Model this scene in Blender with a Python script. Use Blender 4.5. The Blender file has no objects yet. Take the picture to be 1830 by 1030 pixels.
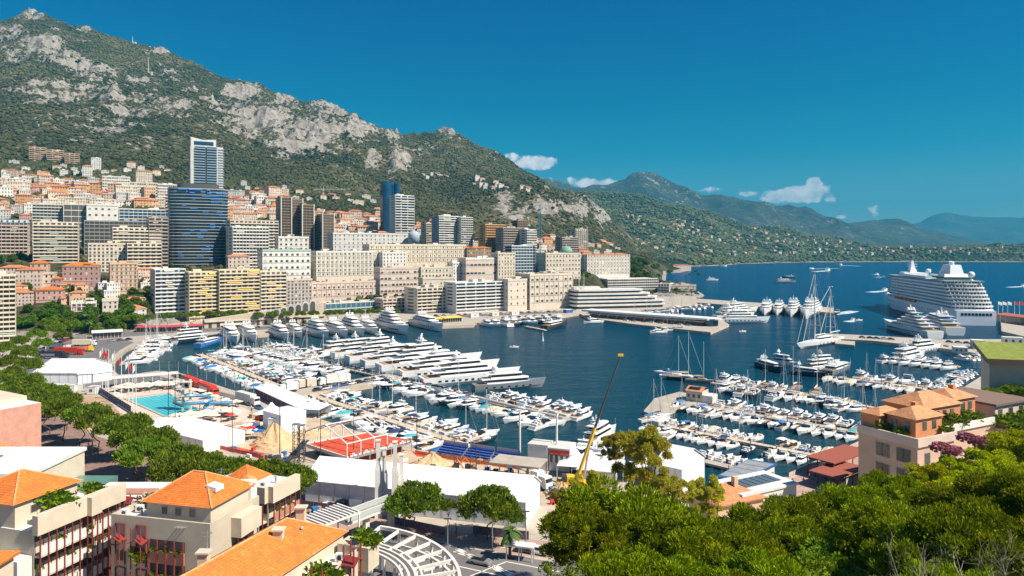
import bpy, math, random
import numpy as np
random.seed(7)
R = math.radians
sc = bpy.context.scene
COL = sc.collection
# ---------------------------------------------------------------- camera, sky, sun, exposure
F, HY, CX, CH = 1250.0, 445.0, 915.0, 60.0      # focal length in photo pixels, horizon row, middle column, eye height
cam = bpy.data.cameras.new('camera'); cam_o = bpy.data.objects.new('camera', cam); COL.objects.link(cam_o)
cam_o.location = (0, 0, CH); cam_o.rotation_euler = (R(90), 0, 0)
cam.sensor_width = 36; cam.lens = 36*F/1830; cam.shift_y = -70/1830; cam.clip_start = .5; cam.clip_end = 60000
sc.camera = cam_o
SUN_EL, SUN_AZ = R(49), R(113)                   # azimuth clockwise from +Y (the view direction)
sl = bpy.data.lights.new('sun', 'SUN'); sl.energy = 5.0; sl.angle = R(.55); sl.color = (1, .905, .75)
so = bpy.data.objects.new('sun', sl); COL.objects.link(so)
so.rotation_euler = (R(90)-SUN_EL, 0, R(180)-SUN_AZ)
w = bpy.data.worlds.new('World'); sc.world = w; w.use_nodes = True
nt = w.node_tree; nt.nodes.clear()
def N(nt, typ, **k):
    n = nt.nodes.new(typ)
    for a, b in k.items():
        if a.startswith('i_'): n.inputs[a[2:].replace('_', ' ')].default_value = b
        else: setattr(n, a, b)
    return n
def M_(nt, op, a, b=None, c=None, clamp=False):
    n = nt.nodes.new('ShaderNodeMath'); n.operation = op; n.use_clamp = clamp
    for i, x in enumerate((a, b, c)):
        if x is None: continue
        if isinstance(x, (int, float)): n.inputs[i].default_value = x
        else: nt.links.new(x, n.inputs[i])
    return n.outputs[0]
def MIX(nt, fac, a, b, mode='MIX'):
    n = nt.nodes.new('ShaderNodeMix'); n.data_type = 'RGBA'; n.blend_type = mode
    for i, x in ((0, fac), (6, a), (7, b)):
        if isinstance(x, (int, float)): n.inputs[i].default_value = x
        elif isinstance(x, tuple): n.inputs[i].default_value = (*x[:3], 1)
        else: nt.links.new(x, n.inputs[i])
    return n.outputs[2]
def RAMP(nt, fac, stops, interp='LINEAR'):
    n = nt.nodes.new('ShaderNodeValToRGB'); e = n.color_ramp.elements; n.color_ramp.interpolation = interp
    while len(e) < len(stops): e.new(.5)
    for i, (p, c) in enumerate(stops):
        e[i].position = p; e[i].color = (c, c, c, 1) if isinstance(c, (int, float)) else (*c, 1)
    nt.links.new(fac, n.inputs[0]); return n.outputs[0]
sky = N(nt, 'ShaderNodeTexSky', sky_type='NISHITA', sun_disc=False, sun_elevation=SUN_EL, sun_rotation=SUN_AZ, altitude=60, air_density=1.0, dust_density=.3, ozone_density=3.0)
sep = N(nt, 'ShaderNodeSeparateColor'); nt.links.new(sky.outputs[0], sep.inputs[0])
tc = N(nt, 'ShaderNodeTexCoord'); sx = N(nt, 'ShaderNodeSeparateXYZ'); nt.links.new(tc.outputs['Generated'], sx.inputs[0])
# deep polarised Mediterranean blue: the red of the clear sky fades with height above the horizon
el = M_(nt, 'MULTIPLY', sx.outputs[2], 1.0)
tint = RAMP(nt, el, [(0, (.46, .54, .57)), (.06, (.24, .475, .54)), (.13, (.03, .41, .505)), (.2, (.0, .36, .48)), (.33, (.0, .31, .53)), (.6, (.10, .34, .58)), (1, (.38, .5, .72))])
cc = MIX(nt, 1.0, sky.outputs[0], tint, 'MULTIPLY')
# small cumulus low over the far hills
az = M_(nt, 'DIVIDE', sx.outputs[0], sx.outputs[1]); ev = M_(nt, 'DIVIDE', sx.outputs[2], sx.outputs[1])
cmb = N(nt, 'ShaderNodeCombineXYZ'); nt.links.new(az, cmb.inputs[0]); nt.links.new(ev, cmb.inputs[1])
nz = N(nt, 'ShaderNodeTexNoise', i_Scale=34.0, i_Detail=9.0, i_Roughness=.62); nt.links.new(cmb.outputs[0], nz.inputs['Vector'])
tot = None
for (px, py, rx, ry, s) in [(948, 292, 44, 15, 1), (918, 284, 20, 10, .8), (985, 290, 14, 9, .9), (1075, 328, 75, 9, .75), (1010, 322, 40, 8, .6), (1135, 318, 18, 7, .6), (1268, 340, 22, 8, .9), (1455, 335, 20, 19, 1.1), (1470, 342, 24, 14, 1),
                        (1400, 352, 60, 14, 1.05), (1440, 346, 42, 18, 1.05), (1340, 348, 30, 8, .85), (1485, 352, 14, 12, .8), (1502, 389, 14, 5, .8), (1560, 375, 12, 12, .3)]:
    dx = M_(nt, 'MULTIPLY', M_(nt, 'SUBTRACT', az, (px-CX)/F), F/rx); dy = M_(nt, 'MULTIPLY', M_(nt, 'SUBTRACT', ev, (HY-py)/F), F/ry)
    r2 = M_(nt, 'ADD', M_(nt, 'MULTIPLY', dx, dx), M_(nt, 'MULTIPLY', dy, dy))
    b = M_(nt, 'MULTIPLY', M_(nt, 'SUBTRACT', 1.15, r2), s)
    tot = b if tot is None else M_(nt, 'MAXIMUM', tot, b)
dens = M_(nt, 'ADD', M_(nt, 'MULTIPLY', tot, .75), M_(nt, 'MULTIPLY', M_(nt, 'SUBTRACT', nz.outputs[0], .5), 3.2))
dens = M_(nt, 'MULTIPLY', dens, M_(nt, 'GREATER_THAN', sx.outputs[1], 0))
dens = RAMP(nt, dens, [(.10, 0), (.55, .92)], 'EASE')
nz2 = N(nt, 'ShaderNodeTexNoise', i_Scale=70.0, i_Detail=5.0); nt.links.new(cmb.outputs[0], nz2.inputs['Vector'])
ccol = RAMP(nt, nz2.outputs[0], [(.35, (4.6, 5.0, 5.6)), (.65, (8.2, 7.6, 7.2))])
fin = MIX(nt, dens, cc, ccol)
bg = N(nt, 'ShaderNodeBackground', i_Strength=.1); nt.links.new(fin, bg.inputs[0])
wo = N(nt, 'ShaderNodeOutputWorld'); nt.links.new(bg.outputs[0], wo.inputs[0])
sc.view_settings.view_transform = 'Standard'; sc.view_settings.look = 'None'; sc.view_settings.exposure = 0.64; sc.view_settings.gamma = 1
sc.cycles.max_bounces = 5; sc.cycles.diffuse_bounces = 2; sc.cycles.glossy_bounces = 2; sc.cycles.transmission_bounces = 3
sc.cycles.transparent_max_bounces = 6; sc.cycles.volume_bounces = 0; sc.cycles.use_denoising = True
sc.cycles.use_adaptive_sampling = True; sc.cycles.adaptive_threshold = .02; sc.cycles.sample_clamp_indirect = 3

# ---------------------------------------------------------------- materials
MATS = {}
def mat(name, col, rough=.8, metal=0., spec=.5, var=0., scale=1., bump=0., bscale=5., alpha=None, obj_rand=0., col2=None, mode='Object', detail=4, emit=None, coat=0):
    if name in MATS: return MATS[name]
    m = bpy.data.materials.new(name); MATS[name] = m; m.use_nodes = True; nt = m.node_tree
    b = nt.nodes['Principled BSDF']; b.inputs['Roughness'].default_value = rough; b.inputs['Metallic'].default_value = metal
    b.inputs['Specular IOR Level'].default_value = spec; b.inputs['Base Color'].default_value = (*col, 1)
    if coat: b.inputs['Coat Weight'].default_value = coat
    c = None
    if var or bump or col2: tc = N(nt, 'ShaderNodeTexCoord')
    if var or col2:
        nz = N(nt, 'ShaderNodeTexNoise', i_Scale=scale, i_Detail=float(detail), i_Roughness=.6); nt.links.new(tc.outputs[mode], nz.inputs['Vector'])
        if col2: c = MIX(nt, RAMP(nt, nz.outputs[0], [(.38, 0.), (.62, 1.)]), col, col2)
        else: c = MIX(nt, RAMP(nt, nz.outputs[0], [(.3, 0.), (.7, 1.)]), tuple(x*(1-var) for x in col), tuple(min(1, x*(1+var)) for x in col))
    if obj_rand:
        oi = N(nt, 'ShaderNodeObjectInfo'); hsv = N(nt, 'ShaderNodeHueSaturation')
        v = M_(nt, 'MULTIPLY_ADD', oi.outputs['Random'], 2*obj_rand, 1-obj_rand); nt.links.new(v, hsv.inputs['Value'])
        if c is None: hsv.inputs['Color'].default_value = (*col, 1)
        else: nt.links.new(c, hsv.inputs['Color'])
        c = hsv.outputs[0]
    if c is not None: nt.links.new(c, b.inputs['Base Color'])
    if bump:
        nb = N(nt, 'ShaderNodeTexNoise', i_Scale=bscale, i_Detail=5.0); nt.links.new(tc.outputs[mode], nb.inputs['Vector'])
        bp = N(nt, 'ShaderNodeBump', i_Strength=bump, i_Distance=.1); nt.links.new(nb.outputs[0], bp.inputs['Height']); nt.links.new(bp.outputs[0], b.inputs['Normal'])
    if emit: b.inputs['Emission Color'].default_value = (*emit, 1); b.inputs['Emission Strength'].default_value = 1
    return m
def wall(name, col): return mat('wall_'+name, col, .85, var=.13, scale=.22, obj_rand=.05, detail=6)
W = {k: wall(k, c) for k, c in dict(
    cream=(.70, .61, .48), white=(.72, .69, .64), sand=(.64, .56, .455), stone=(.54, .45, .34), peach=(.66, .44, .29), pink=(.56, .34, .29), rose=(.63, .50, .42), orange=(.64, .37, .17),
    ochre=(.66, .575, .45), grey=(.36, .35, .34), light=(.60, .58, .54), brown=(.32, .21, .13), mauve=(.40, .25, .22), yellow=(.68, .57, .39), beige=(.56, .47, .37), bluegrey=(.36, .42, .48), taupe=(.42, .35, .30)).items()}
GLASS = mat('dark_glass', (.085, .078, .07), .18, spec=.6, obj_rand=.5)
GLASSB = mat('blue_glass', (.02, .07, .13), .1, spec=.8, var=.3, scale=.15)
GLASST = mat('teal_glass', (.03, .13, .18), .12, spec=.8, var=.35, scale=.3)
SHADOW = mat('painted_recess_shade', (.07, .06, .055), .9)  # dark colour painted as the shade inside loggias, doorways and tower openings
SHUT = mat('shutter_pale', (.52, .52, .50), .7, obj_rand=.2)
SHUTG = mat('shutter_grey', (.26, .30, .30), .7, obj_rand=.2)
def tilemat(name, a, b, sc_=1.0):
    m = bpy.data.materials.new(name); MATS[name] = m; m.use_nodes = True; nt = m.node_tree; bs = nt.nodes['Principled BSDF']; bs.inputs['Roughness'].default_value = .8
    tc = N(nt, 'ShaderNodeTexCoord'); sp = N(nt, 'ShaderNodeSeparateXYZ'); nt.links.new(tc.outputs['Object'], sp.inputs[0])
    nz = N(nt, 'ShaderNodeTexNoise', i_Scale=.9*sc_, i_Detail=6.0, i_Roughness=.7); nt.links.new(tc.outputs['Object'], nz.inputs['Vector'])
    vo = N(nt, 'ShaderNodeTexVoronoi', i_Scale=3.0*sc_); nt.links.new(tc.outputs['Object'], vo.inputs['Vector'])
    s2 = N(nt, 'ShaderNodeSeparateColor'); nt.links.new(vo.outputs['Color'], s2.inputs[0])
    f = M_(nt, 'ADD', M_(nt, 'MULTIPLY', nz.outputs[0], .7), M_(nt, 'MULTIPLY', s2.outputs[0], .35))
    c = MIX(nt, RAMP(nt, f, [(.3, 0.), (.75, 1.)]), a, b)
    n2 = N(nt, 'ShaderNodeTexNoise', i_Scale=.35*sc_, i_Detail=8.0, i_Roughness=.75); nt.links.new(tc.outputs['Object'], n2.inputs['Vector'])
    c = MIX(nt, RAMP(nt, n2.outputs[0], [(.5, 0.), (.66, .6)]), c, tuple(x*.5+.03 for x in a)); c = MIX(nt, RAMP(nt, n2.outputs[0], [(.33, .5), (.42, 0.)]), c, (.80, .42, .20))
    # rows of tiles follow the height of the slope
    row = M_(nt, 'FRACT', M_(nt, 'MULTIPLY', sp.outputs[2], 5.5*sc_)); ln = M_(nt, 'LESS_THAN', row, .22)
    c = MIX(nt, M_(nt, 'MULTIPLY', ln, .5), c, tuple(x*.42 for x in a))
    nt.links.new(c, bs.inputs['Base Color'])
    bp = N(nt, 'ShaderNodeBump', i_Strength=.5, i_Distance=.08); nt.links.new(row, bp.inputs['Height']); nt.links.new(bp.outputs[0], bs.inputs['Normal'])
    return m
TILE = tilemat('orange_tiles', (.60, .145, .018), (.74, .225, .035))
TILE2 = tilemat('old_tiles', (.50, .17, .07), (.68, .30, .13))
TILE3 = tilemat('terracotta_tiles', (.50, .20, .08), (.76, .38, .19), 1.6)
TILED = mat('distant_tiles', (.55, .20, .09), .85, var=.25, scale=.5, obj_rand=.15)
FLAT = mat('roof_gravel', (.50, .47, .42), .9, var=.15, scale=.4)
WHITE = mat('gelcoat_white', (.86, .86, .85), .28, spec=.5, var=.03, scale=.6)
OFFW = mat('painted_white', (.74, .73, .70), .6, var=.06, scale=.8)
PVC = mat('tent_pvc', (.86, .86, .86), .55, var=.05, scale=.25, bump=.25, bscale=.5)
DARKH = mat('navy_hull', (.02, .03, .06), .2)
GREYH = mat('grey_hull', (.22, .25, .28), .3)
BGLASS = mat('boat_glass', (.015, .018, .025), .08, spec=.8)
TEAK = mat('teak_deck', (.42, .27, .15), .7, var=.15, scale=2)
CANB = mat('blue_canvas', (.03, .16, .42), .8, obj_rand=.25); CANT = mat('teal_canvas', (.06, .38, .42), .8, obj_rand=.25)
CANC = mat('cream_canvas', (.62, .53, .40), .85, obj_rand=.12); CANN = mat('navy_canvas', (.02, .04, .10), .8)
STEEL = mat('steel', (.45, .46, .48), .4, metal=.6); DARKM = mat('dark_metal', (.05, .05, .055), .6)
RED = mat('red_paint', (.62, .045, .02), .5, var=.1, scale=.6); REDC = mat('red_carpet', (.72, .06, .02), .8, col2=(.60, .10, .04), scale=.3)
YEL = mat('yellow_paint', (.80, .48, .03), .45); ORG = mat('orange_paint', (.75, .18, .03), .5); BLUE = mat('blue_paint', (.02, .12, .36), .5)
YELC = mat('yellow_canvas', (.80, .55, .10), .8); GREENC = mat('green_canvas', (.36, .48, .42), .8)
CONC = mat('concrete', (.42, .37, .31), .9, var=.14, scale=.35, detail=7); STONE = mat('quay_stone', (.52, .43, .33), .9, var=.2, scale=.15, detail=8, bump=.2, bscale=2)
PIER = mat('pier_planks', (.56, .45, .34), .9, var=.15, scale=.6)
ASPH = mat('asphalt', (.16, .15, .15), .9, var=.18, scale=.12, detail=8)
PAVE = mat('pink_paving', (.40, .27, .22), .9, var=.18, scale=.5, detail=6)
SAND = mat('sand', (.60, .42, .24), .95, var=.18, scale=.6, bump=.6, bscale=1.5, detail=6)
BARK = mat('bark', (.13, .085, .06), .95, var=.3, scale=3, bump=.4, bscale=8)
def leafmat(name, a, b, trans=.25, nscale=.35):
    m = bpy.data.materials.new(name); MATS[name] = m; m.use_nodes = True; nt = m.node_tree; bs = nt.nodes['Principled BSDF']
    bs.inputs['Roughness'].default_value = .6; bs.inputs['Specular IOR Level'].default_value = .08
    ge = N(nt, 'ShaderNodeNewGeometry'); tc = N(nt, 'ShaderNodeTexCoord'); nz = N(nt, 'ShaderNodeTexNoise', i_Scale=nscale, i_Detail=3.0); nt.links.new(tc.outputs['Object'], nz.inputs['Vector'])
    f = M_(nt, 'ADD', M_(nt, 'MULTIPLY', ge.outputs['Random Per Island'], .4), M_(nt, 'MULTIPLY', nz.outputs[0], .75))
    c = MIX(nt, RAMP(nt, f, [(.3, 0.), (.85, 1.)]), a, b); oi = N(nt, 'ShaderNodeObjectInfo'); hs = N(nt, 'ShaderNodeHueSaturation'); nt.links.new(c, hs.inputs['Color'])
    nt.links.new(M_(nt, 'MULTIPLY_ADD', oi.outputs['Random'], .03, .484), hs.inputs['Hue']); nt.links.new(M_(nt, 'MULTIPLY_ADD', oi.outputs['Random'], .5, .78), hs.inputs['Value']); hs.inputs['Saturation'].default_value = 1.05; c = hs.outputs[0]
    nt.links.new(c, bs.inputs['Base Color'])
    if trans:
        t = N(nt, 'ShaderNodeBsdfTranslucent'); nt.links.new(c, t.inputs[0]); ms = N(nt, 'ShaderNodeMixShader', i_Fac=trans)
        nt.links.new(bs.outputs[0], ms.inputs[1]); nt.links.new(t.outputs[0], ms.inputs[2]); nt.links.new(ms.outputs[0], nt.nodes['Material Output'].inputs[0])
    return m
PINE = leafmat('pine_needles', (.04, .09, .008), (.34, .39, .022), .32, .45)
PINEF = leafmat('stone_pine_needles', (.04, .09, .012), (.25, .33, .035), .3, .4)
DARKL = leafmat('dark_leaves', (.04, .095, .012), (.16, .25, .03), .3)
LIMEL = leafmat('lime_leaves', (.22, .29, .015), (.50, .50, .03), .4)
EUCL = leafmat('eucalyptus_leaves', (.34, .36, .04), (.66, .58, .10), .45)
BUSHL = leafmat('shrub_leaves', (.045, .10, .010), (.24, .31, .03), .3)
FARL = leafmat('far_trees', (.032, .048, .022), (.125, .13, .062), 0, .004)
PALML = leafmat('palm_leaves', (.05, .11, .03), (.14, .22, .06), .2)
BOUG = leafmat('bougainvillea', (.30, .09, .13), (.46, .22, .24), .2)

# ---------------------------------------------------------------- helpers
def P(px, py, z=0.):
    Y = F*(CH-z)/(py-HY); return ((px-CX)/F*Y, Y, z)
def XA(px, Y): return (px-CX)/F*Y
def ZA(py, Y): return CH-(py-HY)*Y/F
class MB:
    def __init__(s): s.v = []; s.f = []; s.m = []
    def add(s, vs, fs, mi=0):
        b = len(s.v); s.v += [tuple(p) for p in vs]
        for f in fs: s.f.append(tuple(b+i for i in f)); s.m.append(mi)
        return s
    def box(s, x0, x1, y0, y1, z0, z1, mi=0):
        return s.add([(x0, y0, z0), (x1, y0, z0), (x1, y1, z0), (x0, y1, z0), (x0, y0, z1), (x1, y0, z1), (x1, y1, z1), (x0, y1, z1)],
                     [(0, 3, 2, 1), (4, 5, 6, 7), (0, 1, 5, 4), (1, 2, 6, 5), (2, 3, 7, 6), (3, 0, 4, 7)], mi)
    def prism(s, poly, z0, z1, mi=0, mt=None, bottom=True):
        if sum(poly[i-1][0]*poly[i][1]-poly[i][0]*poly[i-1][1] for i in range(len(poly))) < 0: poly = poly[::-1]
        n = len(poly); s.add([(p[0], p[1], z0) for p in poly]+[(p[0], p[1], z1) for p in poly], [(i, (i+1) % n, n+(i+1) % n, n+i) for i in range(n)]+([tuple(range(n))[::-1]] if bottom else []), mi)
        b = len(s.v)-n; s.f.append(tuple(range(b, b+n))); s.m.append(mi if mt is None else mt); return s
    def tube(s, p, q, r, r2=None, n=6, mi=0, cap=True):
        p = np.array(p, float); q = np.array(q, float); r2 = r if r2 is None else r2
        d = q-p; d /= max(1e-9, np.linalg.norm(d)); a = np.cross(d, (0, 0, 1) if abs(d[2]) < .9 else (1, 0, 0)); a /= np.linalg.norm(a); b = np.cross(d, a)
        vs = []
        for c, rr in ((p, r), (q, r2)):
            for i in range(n): t = 2*math.pi*i/n; vs.append(tuple(c+rr*(math.cos(t)*a+math.sin(t)*b)))
        fs = [(i, (i+1) % n, n+(i+1) % n, n+i) for i in range(n)]
        if cap: fs += [tuple(range(n))[::-1], tuple(range(n, 2*n))]
        return s.add(vs, fs, mi)
    def path(s, pts, rs, n=6, mi=0):
        for i in range(len(pts)-1): s.tube(pts[i], pts[i+1], rs[i], rs[i+1], n, mi)
        return s
    def beam(s, p, q, wd, h, mi=0):       # box beam between two points, lower edge on the line
        p = np.array(p, float); q = np.array(q, float); d = q-p; d[2] = 0; d /= max(1e-9, np.linalg.norm(d)); a = np.array((-d[1], d[0], 0))*wd/2; u = np.array((0, 0, h))
        return s.add([p-a, q-a, q+a, p+a, p-a+u, q-a+u, q+a+u, p+a+u], [(0, 3, 2, 1), (4, 5, 6, 7), (0, 1, 5, 4), (1, 2, 6, 5), (2, 3, 7, 6), (3, 0, 4, 7)], mi)
    def rings(s, rings, mi=0, close=True, caps=True):
        n = len(rings[0]); vs = [p for r in rings for p in r]; fs = []
        for k in range(len(rings)-1):
            for i in range(n if close else n-1): j = (i+1) % n; fs.append((k*n+i, k*n+j, (k+1)*n+j, (k+1)*n+i))
        if caps: fs += [tuple(range(n))[::-1], tuple((len(rings)-1)*n+i for i in range(n))]
        return s.add(vs, fs, mi)
    def ball(s, c, r, n=8, mi=0, sz=1.):
        rg = []
        for k in range(1, n//2+1):
            t = math.pi*k/(n//2+1); rg.append([(c[0]+r*math.sin(t)*math.cos(2*math.pi*i/n), c[1]+r*math.sin(t)*math.sin(2*math.pi*i/n), c[2]-r*sz*math.cos(t)) for i in range(n)])
        return s.rings(rg, mi)
    def build(s, name, mats, parent=None, smooth=False):
        me = bpy.data.meshes.new(name); me.from_pydata(s.v, [], s.f)
        if not isinstance(mats, (list, tuple)): mats = [mats]
        for m in mats: me.materials.append(m)
        me.polygons.foreach_set('material_index', s.m)
        if smooth: me.polygons.foreach_set('use_smooth', [True]*len(s.f))
        o = bpy.data.objects.new(name, me); COL.objects.link(o)
        if parent: o.parent = parent
        return o
def tag(o, label=None, cat=None, group=None, kind=None):
    for k, v in (('label', label), ('category', cat), ('group', group), ('kind', kind)):
        if v: o[k] = v
    return o
def thing(name, label, cat, loc=(0, 0, 0), rz=0., group=None):
    o = bpy.data.objects.new(name, None); COL.objects.link(o); o.location = loc; o.rotation_euler = (0, 0, rz); o.empty_display_size = .5
    return tag(o, label, cat, group)
def inst(src, name, parent, loc=(0, 0, 0), rz=0., s=(1, 1, 1), m=None):
    o = bpy.data.objects.new(name, src); COL.objects.link(o); o.parent = parent; o.location = loc; o.rotation_euler = (0, 0, rz); o.scale = s
    if m: o.material_slots[0].link = 'OBJECT'; o.material_slots[0].material = m
    return o
def dup(root, loc, rz, label, group=None, s=1., swap=None):
    r = root.copy(); COL.objects.link(r); r.location = loc; r.rotation_euler = (0, 0, rz); r['label'] = label; r.scale = (s, s, s) if not isinstance(s, tuple) else s
    if group: r['group'] = group
    def rec(a, b):
        for ch in a.children:
            c = ch.copy(); COL.objects.link(c); c.parent = b
            if swap and ch.name.split('.')[0] in swap:
                for sl_ in c.material_slots[:1]: sl_.link = 'OBJECT'; sl_.material = swap[ch.name.split('.')[0]]
            rec(ch, c)
    rec(root, r); return r
def mesh_np(name, v, f, mats, mi=None, parent=None, smooth=False):
    me = bpy.data.meshes.new(name); v = np.asarray(v, np.float32); f = np.asarray(f, np.int32); k = f.shape[1]
    me.vertices.add(len(v)); me.vertices.foreach_set('co', v.ravel()); me.loops.add(f.size); me.loops.foreach_set('vertex_index', f.ravel())
    me.polygons.add(len(f)); me.polygons.foreach_set('loop_start', np.arange(0, f.size, k, dtype=np.int32)); me.polygons.foreach_set('loop_total', np.full(len(f), k, np.int32))
    for m in (mats if isinstance(mats, (list, tuple)) else [mats]): me.materials.append(m)
    if mi is not None: me.polygons.foreach_set('material_index', np.asarray(mi, np.int32))
    me.polygons.foreach_set('use_smooth', np.full(len(f), smooth)); me.update(calc_edges=True)
    o = bpy.data.objects.new(name, me); COL.objects.link(o)
    if parent: o.parent = parent
    return o
ORD = 'first second third fourth fifth sixth seventh eighth ninth tenth eleventh twelfth thirteenth fourteenth fifteenth sixteenth seventeenth eighteenth nineteenth twentieth'.split()
TENS = {20: 'twenty', 30: 'thirty', 40: 'forty', 50: 'fifty', 60: 'sixty'}
def ordn(i):
    i += 1
    if i <= 20: return ORD[i-1]
    t, u = i//10*10, i % 10
    return (TENS[t][:-1]+'ieth') if u == 0 else TENS[t]+'-'+ORD[u-1]
# value noise
def _h(i, j, s): 
    n = (i*374761393+j*668265263+s*1442695041) & 0xffffffff; n = ((n ^ (n >> 13))*1274126177) & 0xffffffff; return ((n ^ (n >> 16)) & 0xffff)/65535.
def vnoise(x, y, s=0):
    xi = np.floor(x).astype(np.int64); yi = np.floor(y).astype(np.int64); xf = x-xi; yf = y-yi; u = xf*xf*(3-2*xf); v = yf*yf*(3-2*yf)
    a, b, c, d = _h(xi, yi, s), _h(xi+1, yi, s), _h(xi, yi+1, s), _h(xi+1, yi+1, s)
    return (a*(1-u)+b*u)*(1-v)+(c*(1-u)+d*u)*v
def fbm(x, y, o=5, s=0, ridged=False):
    t = 0; a = 1.; n = 0
    for k in range(o):
        q = vnoise(x*2**k+k*17.3, y*2**k+k*9.1, s+k)
        t = t+a*(1-abs(2*q-1) if ridged else q); n += a; a *= .52
    return t/n
# ---------------------------------------------------------------- terrain
# survey columns: bearing (photo column) -> ground profile (distance, sighted row); ('z', Y, z) gives a height outright
def prof(*a): return [(q[1], q[2]) if q[0] == 'z' else (q[0], ZA(q[1], q[0])) for q in a]
T1 = {
 -500: prof(('z', 330, -4), ('z', 350, 2), (430, 555), (520, 520), (700, 430), (1000, 320), (1600, 200), (2200, 130), (2800, 60), (3500, 60)),
 0: prof(('z', 430, -4), ('z', 445, 2), (480, 572), (520, 532), (600, 468), (700, 440), (850, 380), (1000, 338), (1250, 288), (1600, 220), (2200, 125), (2800, 38), (3500, 60)),
 60: prof(('z', 440, -4), ('z', 455, 2), (490, 562), (540, 520), (620, 468), (740, 432), (900, 380), (1080, 335), (1300, 285), (1650, 215), (2200, 120), (2800, 26), (3500, 60)),
 150: prof(('z', 440, -4), ('z', 460, 2), (500, 560), (560, 512), (640, 468), (760, 425), (950, 368), (1150, 325), (1350, 285), (1700, 225), (2200, 140), (2800, 55), (3500, 90)),
 240: prof(('z', 470, -4), ('z', 490, 2), (530, 556), (600, 500), (680, 465), (800, 418), (950, 372), (1200, 322), (1450, 280), (1750, 235), (2300, 150), (2800, 78), (3500, 110)),
 300: prof(('z', 540, -4), ('z', 560, 3), (600, 535), (680, 485), (780, 435), (950, 382), (1150, 345), (1400, 305), (1700, 255), (2300, 165), (2800, 95), (3500, 130)),
 340: prof(('z', 550, -4), ('z', 568, 3), (610, 530), (690, 480), (790, 435), (950, 385), (1150, 350), (1400, 308), (1700, 260), (2300, 170), (2800, 109), (3500, 140)),
 400: prof(('z', 555, -4), ('z', 572, 3), (615, 530), (700, 478), (800, 440), (1000, 388), (1250, 350), (1450, 318), (1700, 275), (2300, 190), (2800, 142), (3500, 170)),
 450: prof(('z', 560, -4), ('z', 577, 3), (620, 530), (700, 483), (800, 448), (1000, 398), (1300, 352), (1500, 325), (1750, 285), (2300, 200), (2800, 159), (3500, 180)),
 560: prof(('z', 585, -4), ('z', 600, 3), (640, 540), (700, 498), (800, 458), (1000, 408), (1300, 360), (1600, 325), (1800, 290), (2300, 220), (2750, 188), (3500, 210)),
 620: prof(('z', 600, -4), ('z', 612, 3), (660, 535), (720, 495), (800, 468), (1000, 415), (1300, 368), (1600, 335), (1800, 300), (2300, 235), (2750, 206), (3500, 230)),
 680: prof(('z', 615, -4), ('z', 628, 3), (680, 525), (740, 492), (850, 455), (1000, 425), (1300, 380), (1600, 350), (1850, 315), (2300, 260), (2700, 237), (3500, 250)),
 750: prof(('z', 630, -4), ('z', 645, 3), (700, 520), (760, 490), (850, 458), (1000, 430), (1300, 395), (1600, 362), (1900, 325), (2300, 280), (2700, 241), (3500, 260)),
 800: prof(('z', 650, -4), ('z', 662, 3), (710, 518), (780, 485), (870, 458), (1000, 436), (1300, 405), (1600, 375), (1900, 338), (2300, 285), (2700, 234), (3500, 260)),
 880: prof(('z', 670, -4), ('z', 684, 3), (730, 512), (800, 482), (880, 460), (1000, 445), (1300, 420), (1550, 400), (1700, 350), (2200, 310), (2700, 268), (3500, 300)),
 950: prof(('z', 700, -4), ('z', 715, 3), (770, 500), (850, 472), (1000, 455), (1300, 430), (1550, 412), (1750, 352), (2200, 335), (2650, 310), (3500, 330)),
 1030: prof(('z', 740, -4), ('z', 750, 3), (800, 505), (900, 480), (1050, 464), (1300, 448), (1600, 425), (1850, 372), (2200, 364), (2550, 356), (3300, 400)),
 1060: prof(('z', 770, -4), ('z', 780, 3), (830, 505), (920, 482), (1050, 468), (1300, 455), (1650, 432), (1950, 390), (2250, 380), (2500, 370), (3100, 420)),
 1100: prof(('z', 800, -4), ('z', 815, 3), ('z', 900, 4), (940, 500), (1020, 482), (1200, 470), (1500, 459), (1900, 440), (2250, 415), (2450, 402), (2900, 440)),
 1150: prof(('z', 825, -4), ('z', 840, 3), ('z', 900, 4), (940, 500), (1000, 486), (1200, 476), (1500, 466), (1900, 457), (2300, 452), (2500, 450), ('z', 2900, -8)),
 1200: prof(('z', 840, -4), ('z', 850, 3), (900, 510), (960, 505), ('z', 1010, 3), ('z', 1040, -6), ('z', 1700, -6), ('z', 1760, 3), (2000, 470), ('z', 2300, 8), ('z', 2500, -8), ('z', 3500, -8)),
 1240: prof(('z', 850, -4), ('z', 860, 3), ('z', 900, 8), ('z', 930, 3), ('z', 950, -6), ('z', 1800, -6), ('z', 3500, -8)),
 1275: prof(('z', 800, -6), ('z', 3000, -8)),
 1330: prof(('z', 800, -8), ('z', 3400, -8)), 2400: prof(('z', 800, -8), ('z', 3400, -8))}
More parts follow.
